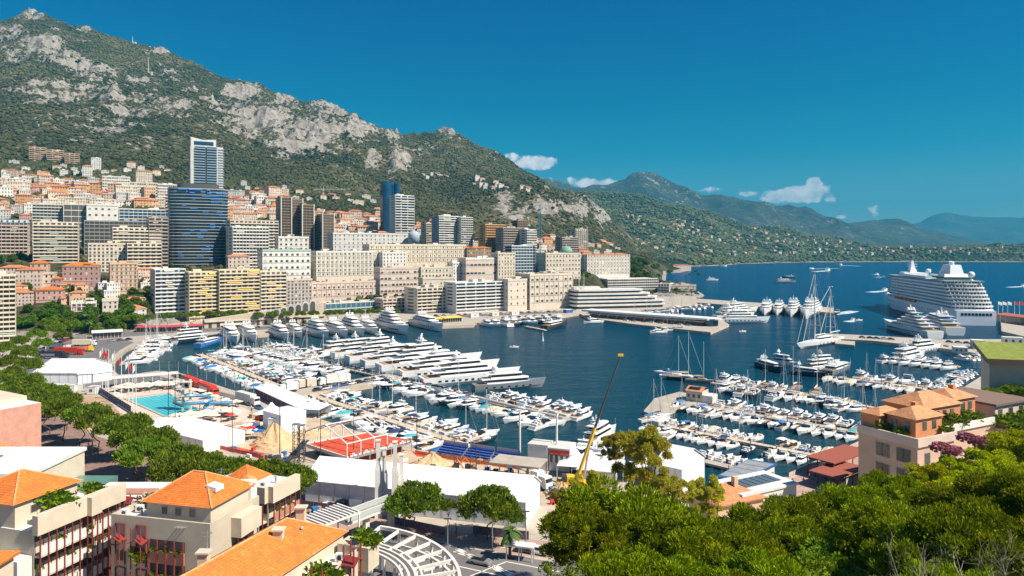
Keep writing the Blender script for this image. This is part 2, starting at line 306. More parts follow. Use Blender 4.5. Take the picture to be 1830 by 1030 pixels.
T2 = {
 900: prof(('z', 2500, -20), (3000, 440), (3600, 390), (4300, 346), (5000, 380)),
 1030: prof(('z', 2300, -10), (2700, 445), (3000, 425), (3600, 380), (4200, 345), (5000, 380)),
 1100: prof(('z', 2300, -10), (2700, 450), (3200, 412), (3800, 370), (4200, 346), (5000, 380)),
 1150: prof(('z', 2300, -10), (2700, 452), (3200, 415), (3800, 372), (4200, 350), (5000, 380)),
 1200: prof(('z', 2000, -10), ('z', 2200, 3), (2800, 448), (3300, 415), (3900, 380), (4200, 366), (5000, 400)),
 1260: prof(('z', 2300, -10), ('z', 2480, 4), (2800, 455), (3300, 425), (4000, 386), (4300, 380), (5000, 410)),
 1330: prof(('z', 2600, -10), ('z', 2880, 4), (3100, 458), (3500, 435), (4000, 408), (4300, 405), (5000, 430)),
 1400: prof(('z', 2800, -10), ('z', 3080, 4), (3250, 458), (3600, 436), (4000, 416), (4300, 411), (5000, 435)),
 1460: prof(('z', 2900, -10), ('z', 3200, 4), (3400, 456), (3700, 438), (4000, 423), (4300, 421), (5000, 440)),
 1540: prof(('z', 3000, -10), ('z', 3250, 4), (3400, 455), (3650, 446), (3900, 440), (4300, 439), (5000, 450)),
 1600: prof(('z', 3000, -10), ('z', 3260, 4), (3330, 456), (3450, 447), (3700, 443), (4300, 447), (5000, 452)),
 1830: prof(('z', 3000, -10), ('z', 3260, 4), (3320, 456), (3450, 447), (3700, 441), (4300, 445), (5000, 452)),
 2400: prof(('z', 3000, -10), ('z', 3260, 4), (3320, 456), (3450, 447), (3700, 443), (4300, 445), (5000, 452))}
def skyl(pts, Y0, Y1, Y2, base=446):
    return {px: [(Y0, -10), (Y0*.6+Y1*.4, ZA(base*.35+py*.65, Y0*.6+Y1*.4)*.55), (Y1, ZA(py, Y1)), (Y2, ZA(py+25, Y2))] for px, py in pts}
T3 = skyl([(700, 330), (900, 322), (985, 325), (1040, 335), (1080, 335), (1110, 328), (1140, 319), (1165, 318), (1185, 324), (1210, 334), (1260, 346), (1290, 345), (1330, 353), (1400, 371), (1440, 380), (1500, 398), (1560, 422), (1640, 440), (2000, 452)], 5200, 7800, 9000)
T4 = skyl([(1300, 452), (1440, 425), (1500, 400), (1530, 391), (1560, 390), (1600, 394), (1660, 408), (1720, 424), (1790, 436), (1900, 438), (2300, 446)], 6200, 9000, 9800)
T5 = skyl([(1400, 452), (1560, 425), (1640, 400), (1670, 389), (1690, 386), (1740, 391), (1800, 393), (1840, 396), (2000, 405), (2400, 440)], 12000, 15500, 17000)
ROCK = [(120, 170, 130, 34, .72), (260, 205, 110, 32, .68), (300, 130, 90, 20, .4), (450, 200, 130, 40, .7), (180, 250, 110, 16, .5), (620, 240, 90, 40, .6), (60, 90, 90, 30, .6), (760, 270, 60, 30, .45), (60, 230, 120, 20, .4), (340, 260, 90, 14, .4), (960, 370, 90, 40, .5), (20, 68, 34, 16, 1), (70, 90, 50, 22, 1), (35, 110, 40, 16, .8), (110, 115, 45, 18, .95), (160, 128, 60, 20, .9), (245, 150, 40, 18, 1), (210, 185, 80, 16, .8), (130, 215, 110, 14, .6), (200, 235, 80, 18, .8), (260, 262, 40, 12, .7), (350, 172, 26, 18, 1),
        (430, 168, 50, 16, 1.05), (395, 200, 40, 20, .9), (470, 225, 90, 36, 1.1), (560, 245, 80, 34, 1.1), (510, 182, 32, 16, 1), (590, 200, 50, 18, .95), (640, 240, 50, 26, 1), (715, 292, 26, 24, 1.05), (665, 290, 18, 16, .9), (610, 210, 30, 12, .8),
        (700, 250, 26, 26, .8), (520, 265, 60, 16, .9), (800, 238, 30, 5, .7), (790, 315, 40, 6, .7), (600, 302, 40, 5, .6), (920, 385, 36, 34, 1.05), (905, 360, 26, 20, .9), (970, 380, 50, 22, .85), (1030, 380, 50, 24, .85), (1075, 392, 26, 14, .8),
        (830, 245, 40, 6, .5), (880, 275, 40, 8, .5), (60, 30, 60, 4, .9), (150, 55, 70, 5, .6), (300, 92, 60, 4, .9), (225, 200, 60, 12, .7), (330, 200, 40, 10, .7), (60, 255, 40, 10, .4), (700, 240, 30, 8, .6), (440, 198, 30, 10, .8)]
def tgrid(T, px, Y):
    cols = np.array(sorted(T)); zs = np.stack([np.interp(Y, [a for a, b in T[c]], [b for a, b in T[c]]) for c in cols])   # per column, all samples
    k = np.clip(np.searchsorted(cols, px)-1, 0, len(cols)-2); t = np.clip((px-cols[k])/(cols[k+1]-cols[k]), 0, 1); t = t*t*(3-2*t)*.5+t*.5
    idx = np.arange(len(px)); return zs[k, idx]*(1-t)+zs[k+1, idx]*t
def rockness(px, py, X, Y):
    r = np.zeros_like(px)
    for (a, b, rx, ry, s) in ROCK: r = np.maximum(r, s*np.exp(-(((px-a)/rx)**2+((py-b)/ry)**2)))
    return r
def height(T, X, Y, amp, ns, seed):
    X = np.asarray(X, float).ravel(); Y = np.asarray(Y, float).ravel(); px = X/Y*F+CX
    z = tgrid(T, px, Y); py = HY+(CH-z)*F/Y
    if T is T1:
        r = rockness(px, py, X, Y); fade = np.clip((Y-1150)/900, 0, 1)*np.clip((z-3)/30, 0, 1)
        n1 = fbm(X/420, Y/420, 5, 3, True)-.62; n2 = fbm(X/95+z/140, Y/150, 5, 9, True)-.55; n3 = fbm(X/28, Y/28, 3, 21)-.5
        cl = np.clip(r*1.5-.25+(fbm(X/60, z/60, 3, 40)-.5)*.8, 0, 1)
        z = z+fade*(70*n1*np.clip((2800-Y)/500+.25, .25, 1)+(18+62*cl)*n2+(8+34*cl)*n3)
        # cliff terracing
        zz = z+14*fbm(X/150, Y/150, 3, 77); st = 46.; q = zz/st; fr = q-np.floor(q); z = z+fade*cl*st*.55*(np.where(fr < .35, fr*.35, np.clip(.12+(fr-.35)*2.2, 0, 1))-fr)
        rk = np.clip(r, 0, 1.1)
    else:
        k = np.clip(z/amp, 0, 1); z = z+amp*k*(fbm(X/ns, Y/ns, 6, seed, True)-.62)*1.1; rk = k*0
    return z, rk, py
def ground(X, Y): return float(height(T1, [X], [Y], 0, 0, 0)[0][0])
def terrain(name, T, px0, px1, nx, Ys, amp, ns, seed, m):
    pxs = np.linspace(px0, px1, nx); G, H = np.meshgrid(pxs, Ys); X = ((G-CX)/F*H).ravel(); Y = H.ravel()
    z, rk, py = height(T, X, Y, amp, ns, seed)
    ny = len(Ys); i = (np.arange(ny-1)[:, None]*nx+np.arange(nx-1)[None, :]).ravel()
    o = mesh_np(name, np.stack([X, Y, z], 1), np.stack([i, i+1, i+nx+1, i+nx], 1), m, smooth=True)
    a = o.data.attributes.new('rock', 'FLOAT', 'POINT'); a.data.foreach_set('value', rk.astype(np.float32)); tag(o, kind='structure'); return o
def hillmat(name, forest, scrub, rock, rock2, s=1., base=0., thr=(.42, .62)):
    m = bpy.data.materials.new(name); m.use_nodes = True; nt = m.node_tree; b = nt.nodes['Principled BSDF']; b.inputs['Roughness'].default_value = .95; b.inputs['Specular IOR Level'].default_value = .1
    tc = N(nt, 'ShaderNodeTexCoord'); at = N(nt, 'ShaderNodeAttribute', attribute_name='rock'); ge = N(nt, 'ShaderNodeNewGeometry'); sp = N(nt, 'ShaderNodeSeparateXYZ'); nt.links.new(ge.outputs['Normal'], sp.inputs[0])
    def nz(sc_, d=6., r=.6):
        n = N(nt, 'ShaderNodeTexNoise', i_Scale=sc_*s, i_Detail=d, i_Roughness=r); nt.links.new(tc.outputs['Object'], n.inputs['Vector']); return n.outputs[0]
    big, mid, fine = nz(.004), nz(.022, 8., .7), nz(.11, 6., .7)
    veg = MIX(nt, RAMP(nt, M_(nt, 'ADD', M_(nt, 'MULTIPLY', big, .5), M_(nt, 'MULTIPLY', mid, .5)), [(.42, 0.), (.58, 1.)]), forest, scrub)
    veg = MIX(nt, RAMP(nt, fine, [(.40, .75), (.55, 0.)]), veg, tuple(x*.42 for x in forest))
    rk = MIX(nt, RAMP(nt, nz(.05, 8., .75), [(.38, 0.), (.62, 1.)]), rock, rock2)
    rk = MIX(nt, RAMP(nt, nz(.16, 6., .8), [(.36, .8), (.50, 0.)]), rk, tuple(x*.35 for x in rock2))
    steep = M_(nt, 'SUBTRACT', .80, sp.outputs[2])
    f = M_(nt, 'ADD', M_(nt, 'MULTIPLY', at.outputs['Fac'], .52), M_(nt, 'MULTIPLY', M_(nt, 'SUBTRACT', mid, .5), 2.1))
    f = M_(nt, 'ADD', f, M_(nt, 'MULTIPLY', steep, .75)); f = M_(nt, 'ADD', f, base); f = M_(nt, 'ADD', f, M_(nt, 'MULTIPLY', M_(nt, 'SUBTRACT', fine, .5), 1.5)); s3 = N(nt, 'ShaderNodeSeparateXYZ'); nt.links.new(tc.outputs['Object'], s3.inputs[0]); f = M_(nt, 'ADD', f, M_(nt, 'MULTIPLY', M_(nt, 'LESS_THAN', s3.outputs[2], 5.5), .8))
    nt.links.new(MIX(nt, RAMP(nt, f, [(thr[0], 0.), (thr[1], 1.)]), veg, rk), b.inputs['Base Color'])
    bp = N(nt, 'ShaderNodeBump', i_Strength=.9, i_Distance=9.0/s); nt.links.new(M_(nt, 'ADD', mid, M_(nt, 'MULTIPLY', fine, .5)), bp.inputs['Height']); nt.links.new(bp.outputs[0], b.inputs['Normal'])
    return m
HM1 = hillmat('mountain_slope', (.030, .042, .018), (.165, .142, .072), (.42, .39, .355), (.25, .22, .19), 1., .05, (.34, .50))
HM2 = hillmat('village_slope', (.025, .042, .022), (.08, .085, .045), (.40, .36, .30), (.25, .2, .16), .8, -.05)
HM3 = hillmat('far_mountain', (.035, .045, .032), (.10, .10, .07), (.40, .39, .37), (.28, .27, .25), .4, .22)
Ys1 = np.concatenate([np.arange(330, 1150, 7), np.arange(1150, 3520, 7.5)])
terrain('mountain', T1, -420, 1330, 900, Ys1, 0, 0, 0, HM1)
terrain('far_hills', T2, 900, 2300, 560, np.linspace(2050, 5000, 260), 45, 300, 50, HM2)
terrain('blue_mountain', T3, 700, 2000, 420, np.linspace(5200, 9000, 200), 260, 900, 60, HM3)
terrain('headland_hills', T4, 1300, 2300, 300, np.linspace(6200, 9800, 140), 160, 900, 70, HM3)
terrain('distant_mountain', T5, 1400, 2400, 160, np.linspace(12000, 17000, 80), 260, 1500, 80, HM3)
# sea
def seamat():
    m = bpy.data.materials.new('sea_water'); m.use_nodes = True; nt = m.node_tree; b = nt.nodes['Principled BSDF']
    b.inputs['Roughness'].default_value = .09; b.inputs['IOR'].default_value = 1.33; b.inputs['Specular IOR Level'].default_value = .1
    tc = N(nt, 'ShaderNodeTexCoord'); sp = N(nt, 'ShaderNodeSeparateXYZ'); nt.links.new(tc.outputs['Object'], sp.inputs[0])
    d = M_(nt, 'ADD', M_(nt, 'MULTIPLY', sp.outputs[1], .8), M_(nt, 'MULTIPLY', sp.outputs[0], .9))
    nb = N(nt, 'ShaderNodeTexNoise', i_Scale=.012, i_Detail=4.0); nt.links.new(tc.outputs['Object'], nb.inputs['Vector'])
    d = M_(nt, 'ADD', d, M_(nt, 'MULTIPLY', nb.outputs[0], 120))
    c = RAMP(nt, M_(nt, 'DIVIDE', d, 1600), [(.12, (.004, .042, .060)), (.42, (.001, .033, .070)), (.62, (.0, .046, .108)), (1, (.0, .050, .128))])
    nt.links.new(c, b.inputs['Base Color'])
    mp = N(nt, 'ShaderNodeMapping'); mp.inputs['Scale'].default_value = (.5, 1, 1); nt.links.new(tc.outputs['Object'], mp.inputs[0])
    a = N(nt, 'ShaderNodeTexNoise', i_Scale=.55, i_Detail=5.0, i_Roughness=.6); c2 = N(nt, 'ShaderNodeTexNoise', i_Scale=.06, i_Detail=4.0, i_Roughness=.6)
    nt.links.new(mp.outputs[0], a.inputs['Vector']); nt.links.new(mp.outputs[0], c2.inputs['Vector'])
    fr = N(nt, 'ShaderNodeFresnel', i_IOR=1.33); h = M_(nt, 'ADD', M_(nt, 'MULTIPLY', a.outputs[0], .55), M_(nt, 'MULTIPLY', c2.outputs[0], 2.2))
    bp = N(nt, 'ShaderNodeBump', i_Strength=.8, i_Distance=.7); nt.links.new(h, bp.inputs['Height']); nt.links.new(bp.outputs[0], fr.inputs['Normal'])
    # wave slopes hide much of the grazing reflection: cap it, and let the water's own colour show
    df = N(nt, 'ShaderNodeBsdfDiffuse'); nt.links.new(c, df.inputs[0]); gl = N(nt, 'ShaderNodeBsdfGlossy', i_Roughness=.12); gl.inputs[0].default_value = (1, 1, 1, 1); nt.links.new(bp.outputs[0], gl.inputs['Normal'])
    ms = N(nt, 'ShaderNodeMixShader'); nt.links.new(M_(nt, 'MINIMUM', M_(nt, 'MULTIPLY', fr.outputs[0], .52), .23), ms.inputs[0]); nt.links.new(df.outputs[0], ms.inputs[1]); nt.links.new(gl.outputs[0], ms.inputs[2]); nt.links.new(ms.outputs[0], nt.nodes['Material Output'].inputs[0])
    return m
SEA = seamat()
sea = MB().add([(-9000, 60, 0), (16000, 60, 0), (16000, 26000, 0), (-9000, 26000, 0)], [(0, 1, 2, 3)]).build('sea', SEA); tag(sea, kind='structure')
# ---------------------------------------------------------------- quays, piers, roads
QZ = 2.0
SHORE = [(1250, 541), (1185, 549), (1120, 556), (1060, 557), (1030, 561), (1000, 566), (935, 568), (852, 573), (846, 581), (790, 583), (745, 575), (690, 580), (600, 588), (500, 596), (400, 603), (300, 608), (252, 612), (226, 624), (208, 640), (201, 652), (203, 662), (212, 670),
         (245, 668), (278, 663), (313, 664), (360, 679), (414, 697), (470, 709), (520, 714), (548, 728), (575, 755), (600, 763), (660, 775), (730, 795), (745, 804), (780, 808), (850, 817), (940, 829), (1010, 838), (1080, 848), (1180, 858), (1240, 869), (1290, 886), (1345, 891), (1405, 851),
         (1480, 819), (1556, 783), (1640, 738), (1700, 706), (1745, 678), (1780, 655), (1830, 641), (1900, 640), (2100, 640)]
poly = [P(a, b, QZ)[:2] for a, b in SHORE] + [(330, 60), (60, 12), (-60, 12), (-330, 60), (-460, 300), (-480, 420)]
poly += [(XA(px, Y), Y) for px, Y in [(0, 470), (250, 520), (450, 620), (680, 670), (880, 720), (1030, 790), (1150, 870), (1240, 900)]]
def slab(name, pts, z0, z1, m, mt=None, kind='structure', z=None):
    o = MB().prism([P(a, b, z1 if z is None else z)[:2] for a, b in pts], z0, z1, 0, 0 if mt is None else 1).build(name, [m] if mt is None else [m, mt]); tag(o, kind=kind); return o
quay = MB().prism(poly, -2.5, QZ, 0, 1).build('quay', [STONE, CONC]); tag(quay, kind='structure')
slab('breakwater', [(1246, 534), (1380, 543), (1490, 550), (1487, 559), (1380, 550), (1300, 545), (1246, 541)], -2, 2.2, STONE, CONC)
slab('yacht_club_pier', [(1030, 557), (1060, 553), (1180, 562), (1290, 572), (1303, 580), (1270, 594), (1130, 579), (1050, 568)], -2, 1.8, STONE, CONC)
slab('mole', [(1474, 596), (1560, 600), (1680, 607), (1850, 606), (1850, 636), (1790, 638), (1680, 622), (1640, 618), (1560, 609), (1476, 605)], -2, 1.8, STONE, CONC)
slab('ship_quay', [(1788, 568), (1850, 575), (1850, 606), (1790, 592)], -2, 2.4, STONE, CONC)
slab('truck_quay', [(496, 703), (560, 691), (690, 668), (722, 673), (700, 681), (560, 703), (520, 714), (480, 712)], -2, 1.9, STONE, CONC)
def sheet(name, pts, z, m, world=False):
    pp = [p if world else P(p[0], p[1], z)[:2] for p in pts]; o = MB().add([(a, b, z) for a, b in pp], [tuple(range(len(pp)))]).build(name, m); tag(o, kind='structure')
    if o.data.polygons[0].normal.z < 0: o.data.flip_normals()
    return o
sheet('asphalt_apron', [(40, 665), (60, 640), (130, 612), (215, 604), (240, 612), (214, 626), (196, 642), (189, 655), (192, 668), (208, 677), (280, 671), (345, 688), (440, 712), (420, 730), (330, 712), (210, 694), (40, 690)], QZ+.004, ASPH)
sheet('harbour_road', [(60, 625), (150, 596), (260, 588), (460, 584), (700, 569), (700, 572), (460, 590), (300, 596), (180, 606), (70, 640)], QZ+.008, ASPH)
sheet('brown_terrace', [(75, 703), (230, 712), (255, 745), (235, 772), (150, 770), (90, 735)], QZ+.008, mat('brown_decking', (.50, .34, .22), .9, col2=(.36, .23, .15), scale=.25, detail=6))
sheet('park_ground', [(-200, 690), (60, 700), (160, 775), (320, 830), (520, 830), (560, 930), (780, 950), (780, 1010), (300, 1010), (-200, 1000)], QZ+.012, mat('shaded_paving', (.25, .16, .13), .95, var=.25, scale=.4, detail=7))  # paving, the shade below the pines put into its darker colour
sheet('promenade_paving', [(560, 890), (760, 945), (985, 968), (1010, 1000), (930, 992), (790, 968), (690, 960), (560, 935)], QZ+.016, PAVE)
road = [(470, 965), (650, 960), (775, 968), (890, 990), (1000, 1006), (1300, 1040), (1300, 1200), (600, 1200)]
sheet('street', road, QZ+.018, ASPH)
sheet('sand_lot', [(400, 745), (560, 745), (760, 810), (960, 845), (1020, 880), (1010, 925), (940, 880), (700, 838), (545, 825), (440, 812), (395, 780)], QZ+.006, mat('sandy_ground', (.50, .39, .28), .95, var=.25, scale=.25, detail=7))
sheet('quay_lane', [(745, 571), (850, 566), (1000, 560), (1030, 555), (1030, 552), (1000, 556), (850, 562), (745, 567)], QZ+.012, ASPH)
# painted markings: a checkered start of the crossing and lane lines
mk = MB(); zz = QZ+.024
for i in range(13):
    for j in range(3):
        if (i+j) % 2 == 0:
            a, b = 792+i*11+j*10, 969+i*5+j*8
            mk.add([P(a, b, zz), P(a+13, b+3.6, zz), P(a+21, b+9, zz), P(a+8, b+5.4, zz)], [(0, 3, 2, 1)])
for a, b, c, d in [(810, 986, 880, 1000), (905, 1004, 1000, 1022), (800, 1008, 900, 1030), (840, 1030, 905, 1004), (760, 985, 800, 1000), (895, 978, 985, 990)]:
    p, q = np.array(P(a, b, zz)), np.array(P(c, d, zz)); dd = (q-p)/np.linalg.norm(q-p); nn = np.array((-dd[1], dd[0], 0))*.13
    mk.add([p-nn, q-nn, q+nn, p+nn], [(0, 1, 2, 3)])
o = mk.build('road_markings', OFFW); tag(o, kind='structure')
def pier(name, a, b, wd, m=PIER, z=1.1):
    p, q = np.array(P(*a, z)), np.array(P(*b, z)); p[2] = q[2] = z-.55
    mb = MB().beam(p, q, wd, .55, 0); n = int(np.linalg.norm(q-p)/8); d = (q-p)/np.linalg.norm(q-p); u = np.array((-d[1], d[0], 0))
    for i in range(n+1):
        for s in (-1, 1): c = p+d*min(i*8, np.linalg.norm(q-p))+u*s*(wd/2+.12); mb.tube(c+(0, 0, -2), c+(0, 0, 1.4), .18, mi=1)
    o = mb.build(name, [m, CONC]); tag(o, kind='structure')
    return p, q
PA = pier('pontoon', (356, 633), (494, 688), 3.2); PB3 = pier('pontoon', (452, 622), (700, 674), 6, CONC); PB2 = pier('pontoon', (700, 674), (1012, 750), 5, CONC)
PC = pier('pontoon', (541, 701), (839, 797), 3.0); PD1 = pier('pontoon', (1225, 720), (1556, 776), 3.4, CONC); PD2 = pier('pontoon', (1180, 759), (1475, 817), 2.2); PD3 = pier('pontoon', (1215, 813), (1330, 840), 3.2, CONC)
PD0 = pier('pontoon', (1272, 684), (1530, 717), 2.2); PD4 = pier('pontoon', (1478, 672), (1690, 699), 3.0)
slab('marina_head', [(1150, 735), (1170, 712), (1215, 700), (1270, 712), (1262, 722), (1215, 728), (1175, 745)], -2, 1.3, STONE, CONC)
PE = pier('pontoon', (1592, 640), (1715, 655), 2.2)
PN = pier('pontoon', (940, 583), (975, 590), 2.5)
# ---------------------------------------------------------------- foliage tools
def leaf_arrays(cen, rad, n, ll, lw, rng, up=.25, shell=.55):
    # n leaves spread through ellipsoid blobs: cen (k,3), rad (k,3)
    k = len(cen); idx = rng.integers(0, k, n); d = rng.normal(size=(n, 3)); d /= np.linalg.norm(d, axis=1)[:, None]; d[:, 2] = np.where(d[:, 2] < -.45, -d[:, 2], d[:, 2])
    r = shell+(1-shell)*rng.random(n)**.6; p = cen[idx]+d*rad[idx]*r[:, None]
    ax = d+rng.normal(size=(n, 3))*.55+np.array((0, 0, up)); ax /= np.linalg.norm(ax, axis=1)[:, None]
    b = np.cross(ax, rng.normal(size=(n, 3))); b /= np.linalg.norm(b, axis=1)[:, None]; s = rng.uniform(.6, 1.3, n)[:, None]
    a = ax*ll*s; c = b*lw*s/2
    v = np.stack([p-c*.6, p+c*.6, p+a+c, p+a-c], 1).reshape(-1, 3); return v
def ico():
    t = (1+5**.5)/2; v = np.array([(-1, t, 0), (1, t, 0), (-1, -t, 0), (1, -t, 0), (0, -1, t), (0, 1, t), (0, -1, -t), (0, 1, -t), (t, 0, -1), (t, 0, 1), (-t, 0, -1), (-t, 0, 1)], float); v /= np.linalg.norm(v[0])
    f = np.array([(0, 11, 5), (0, 5, 1), (0, 1, 7), (0, 7, 10), (0, 10, 11), (1, 5, 9), (5, 11, 4), (11, 10, 2), (10, 7, 6), (7, 1, 8), (3, 9, 4), (3, 4, 2), (3, 2, 6), (3, 6, 8), (3, 8, 9), (4, 9, 5), (2, 4, 11), (6, 2, 10), (8, 6, 7), (9, 8, 1)]); return v, f
IV, IF = ico()
def crown(name, cen, rad, n, ll, lw, m, seed, up=.25, core=.62, shell=.55):
    rng = np.random.default_rng(seed); v = leaf_arrays(cen, rad, n, ll, lw, rng, up, shell); f = np.arange(len(v)).reshape(-1, 4)
    if core:   # added opaque leaf-coloured core inside every clump keeps the sky from sparkling through
        cv = (cen[:, None, :]+IV[None]*rad[:, None, :]*core*rng.uniform(.75, 1.1, (len(cen), 12, 1))).reshape(-1, 3); cf = (IF[None]+12*np.arange(len(cen))[:, None, None]).reshape(-1, 3)
        f = np.concatenate([f, np.concatenate([cf, cf[:, 2:]], 1)+len(v)]) if False else f; base = len(v); v = np.concatenate([v, cv])
        q = []; 
        me = bpy.data.meshes.new(name); v = v.astype(np.float32); me.vertices.add(len(v)); me.vertices.foreach_set('co', v.ravel()); li = np.concatenate([f.ravel(), (cf+base).ravel()]).astype(np.int32)
        me.loops.add(len(li)); me.loops.foreach_set('vertex_index', li); st = np.concatenate([np.arange(len(f))*4, len(f)*4+np.arange(len(cf))*3]).astype(np.int32); tot = np.concatenate([np.full(len(f), 4), np.full(len(cf), 3)]).astype(np.int32)
        me.polygons.add(len(st)); me.polygons.foreach_set('loop_start', st); me.polygons.foreach_set('loop_total', tot); me.materials.append(m); me.update(calc_edges=True); return me
    o = mesh_np(name, v, f, m); me = o.data; bpy.data.objects.remove(o); return me
def blobs(n, R_, r0, r1, seed, flat=1., kind='dome'):
    rng = np.random.default_rng(seed); c = []; 
    for i in range(n):
        a = rng.uniform(0, 2*math.pi); q = math.sqrt(rng.uniform(0, 1))
        if kind == 'dome': x, y = q*R_*.86*math.cos(a), q*R_*.86*math.sin(a); z = math.sqrt(max(0, 1-q*q*.95))*R_*flat*rng.uniform(.45, 1)
        elif kind == 'ball': d = rng.normal(size=3); d /= np.linalg.norm(d); rr = rng.uniform(.35, .9)*R_; x, y, z = d[0]*rr, d[1]*rr, d[2]*rr*flat
        c.append((x, y, z))
    c = np.array(c); r = rng.uniform(r0, r1, (n, 1))*np.array([[1, 1, .72]])*rng.uniform(.85, 1.15, (n, 3)); return c, r
c_, r_ = blobs(9, 1., .45, .7, 3, .8, 'ball'); BUSHM = crown('bush', c_, r_, 420, .34, .2, BUSHL, 4, core=.7)
# ---------------------------------------------------------------- boats (local +X is the bow, z = 0 the waterline)
def hull(mb, L, B, H, mi=0, rake=.10, stern=.82, bow_up=.35, keel=-.25, deck=None, power=2.2, n=9, mirr=True):
    rg = []
    for k in range(n):
        t = k/(n-1); b = B/2*(stern+(1-stern)*min(1, t*3))*(1-max(0, (t-.42)/.58)**power); b = max(b, .02); x = -L/2+L*t; zt = H*(1+bow_up*t*t)
        xb = x-(rake*L*t*t); fl = .78-.45*t
        rg.append([(xb, -b*fl, keel), (x-(rake*L*t*t)*.5, -b*.93, zt*.35), (x, -b, zt), (x, b, zt), (x-(rake*L*t*t)*.5, b*.93, zt*.35), (xb, b*fl, keel)])
    mb.rings([r[:3]+r[3:] for r in rg], mi)
    return lambda x: (B/2*(stern+(1-stern)*min(1, (x/L+.5)*3))*(1-max(0, ((x/L+.5)-.42)/.58)**power), H*(1+bow_up*(x/L+.5)**2))
def house(mb, x0, x1, b0, b1, z0, z1, mi=0, rf=.9, rr=.2, tp=.86, n=5):   # deckhouse: raked front, tapered plan, rounded front
    def ring(z, s, dx0, dx1):
        pts = [(x0+dx0, -b0*s), (x0+(x1-x0)*.55, -(b0*.4+b1*.6)*s*1.05)]
        for i in range(n): a = -math.pi/2+math.pi*i/(n-1); pts.append((x1-b1*.7+dx1+b1*.7*math.cos(a), b1*s*math.sin(a)))
        pts += [(x0+(x1-x0)*.55, (b0*.4+b1*.6)*s*1.05), (x0+dx0, b0*s)]
        return [(p[0], p[1], z) for p in pts]
    mb.rings([ring(z0, 1, 0, 0), ring(z1, tp, rr*(z1-z0), -rf*(z1-z0))], mi)
    return mb
PROTO = {}
def proto_cruiser():           # 12 m motor cruiser with flybridge
    t = thing('motor_cruiser', '', 'motor boat'); m = MB(); hull(m, 12, 3.9, 1.25); m.box(-6.5, -5.9, -1.6, 1.6, .1, .35)
    m.build('hull', WHITE, t, True if 0 else False)
    d = MB().box(-5.2, -2.2, -1.45, 1.45, 1.27, 1.36); d.build('cockpit_deck', TEAK, t)
    house(MB(), -2.4, 3.6, 1.5, 1.0, 1.3, 2.0).build('cabin', WHITE, t)
    house(MB(), -2.3, 3.05, 1.42, .98, 1.9, 2.55, rf=1.1).build('windows', BGLASS, t)
    f = house(MB(), -3.8, 1.6, 1.45, .95, 2.52, 2.72, rf=.2); f.box(-2.6, -.4, -1.1, 1.1, 2.7, 3.1); f.build('flybridge', WHITE, t)
    a = MB(); a.beam((-2.6, -1.2, 2.7), (-2.2, -1.2, 3.5), .12, .12); a.beam((-2.6, 1.2, 2.7), (-2.2, 1.2, 3.5), .12, .12); a.box(-2.9, -1.9, -1.35, 1.35, 3.55, 3.67); a.tube((-2.4, 0, 3.6), (-2.4, 0, 4.7), .05); a.ball((-2.2, 0, 3.85), .28, 6); a.build('radar_arch', WHITE, t)
    return t
def proto_sport():
    t = thing('sport_boat', '', 'motor boat'); m = MB(); hull(m, 10, 3.2, 1.05, bow_up=.3); m.box(-5.5, -4.9, -1.3, 1.3, .1, .3); m.build('hull', WHITE, t)
    MB().box(-4.6, -.6, -1.25, 1.25, 1.08, 1.14).build('cockpit', CANC, t)
    c = house(MB(), -.8, 3.6, 1.15, .7, 1.05, 1.5, rf=1.8); c.box(-4.3, -3.7, -1.1, 1.1, 1.1, 1.5); c.box(-2.6, -1.9, -1.0, -.2, 1.1, 1.6); c.box(-2.6, -1.9, .2, 1.0, 1.1, 1.6); c.build('deckhouse', WHITE, t)
    house(MB(), -1.7, .9, 1.18, .9, 1.42, 1.95, rf=1.5, tp=.8).build('windscreen', BGLASS, t)
    a = MB(); a.beam((-3.4, -1.2, 1.1), (-2.8, -1.1, 2.2), .2, .14); a.beam((-3.4, 1.2, 1.1), (-2.8, 1.1, 2.2), .2, .14); a.box(-3.2, -2.5, -1.15, 1.15, 2.2, 2.34); a.build('arch', WHITE, t)
    return t
def proto_open():
    t = thing('open_boat', '', 'motor boat'); m = MB(); f = hull(m, 6.4, 2.3, .8, bow_up=.3); m.build('hull', WHITE, t)
    MB().box(-2.9, 1.0, -.85, .85, .83, .87).build('floor', TEAK, t)
    c = MB().box(-.6, .3, -.4, .4, .85, 1.6); c.box(-2.6, -2.0, -.8, .8, .85, 1.2); c.box(.9, 1.9, -.6, .6, .85, 1.1); c.build('console', WHITE, t)
    MB().box(.1, .35, -.45, .45, 1.5, 1.95).build('windscreen', BGLASS, t)
    MB().box(-3.55, -3.1, -.22, .22, .35, 1.45).build('outboard_engine', DARKM, t)
    return t
def proto_covered():
    t = thing('covered_boat', '', 'motor boat'); m = MB(); hull(m, 7.2, 2.6, .9, bow_up=.28); m.build('hull', WHITE, t)
    c = MB(); rg = []
    for x, b, z in [(-3.5, 1.1, .95), (-2.6, 1.22, 1.35), (-1, 1.25, 1.65), (.4, 1.2, 1.8), (1.4, .95, 1.35), (2.2, .5, 1.1)]:
        rg.append([(x, -b, .88), (x, -b*.8, .88+(z-.88)*.7), (x, 0, z), (x, b*.8, .88+(z-.88)*.7), (x, b, .88)])
    c.rings(rg); c.build('canvas_cover', CANB, t)
    return t
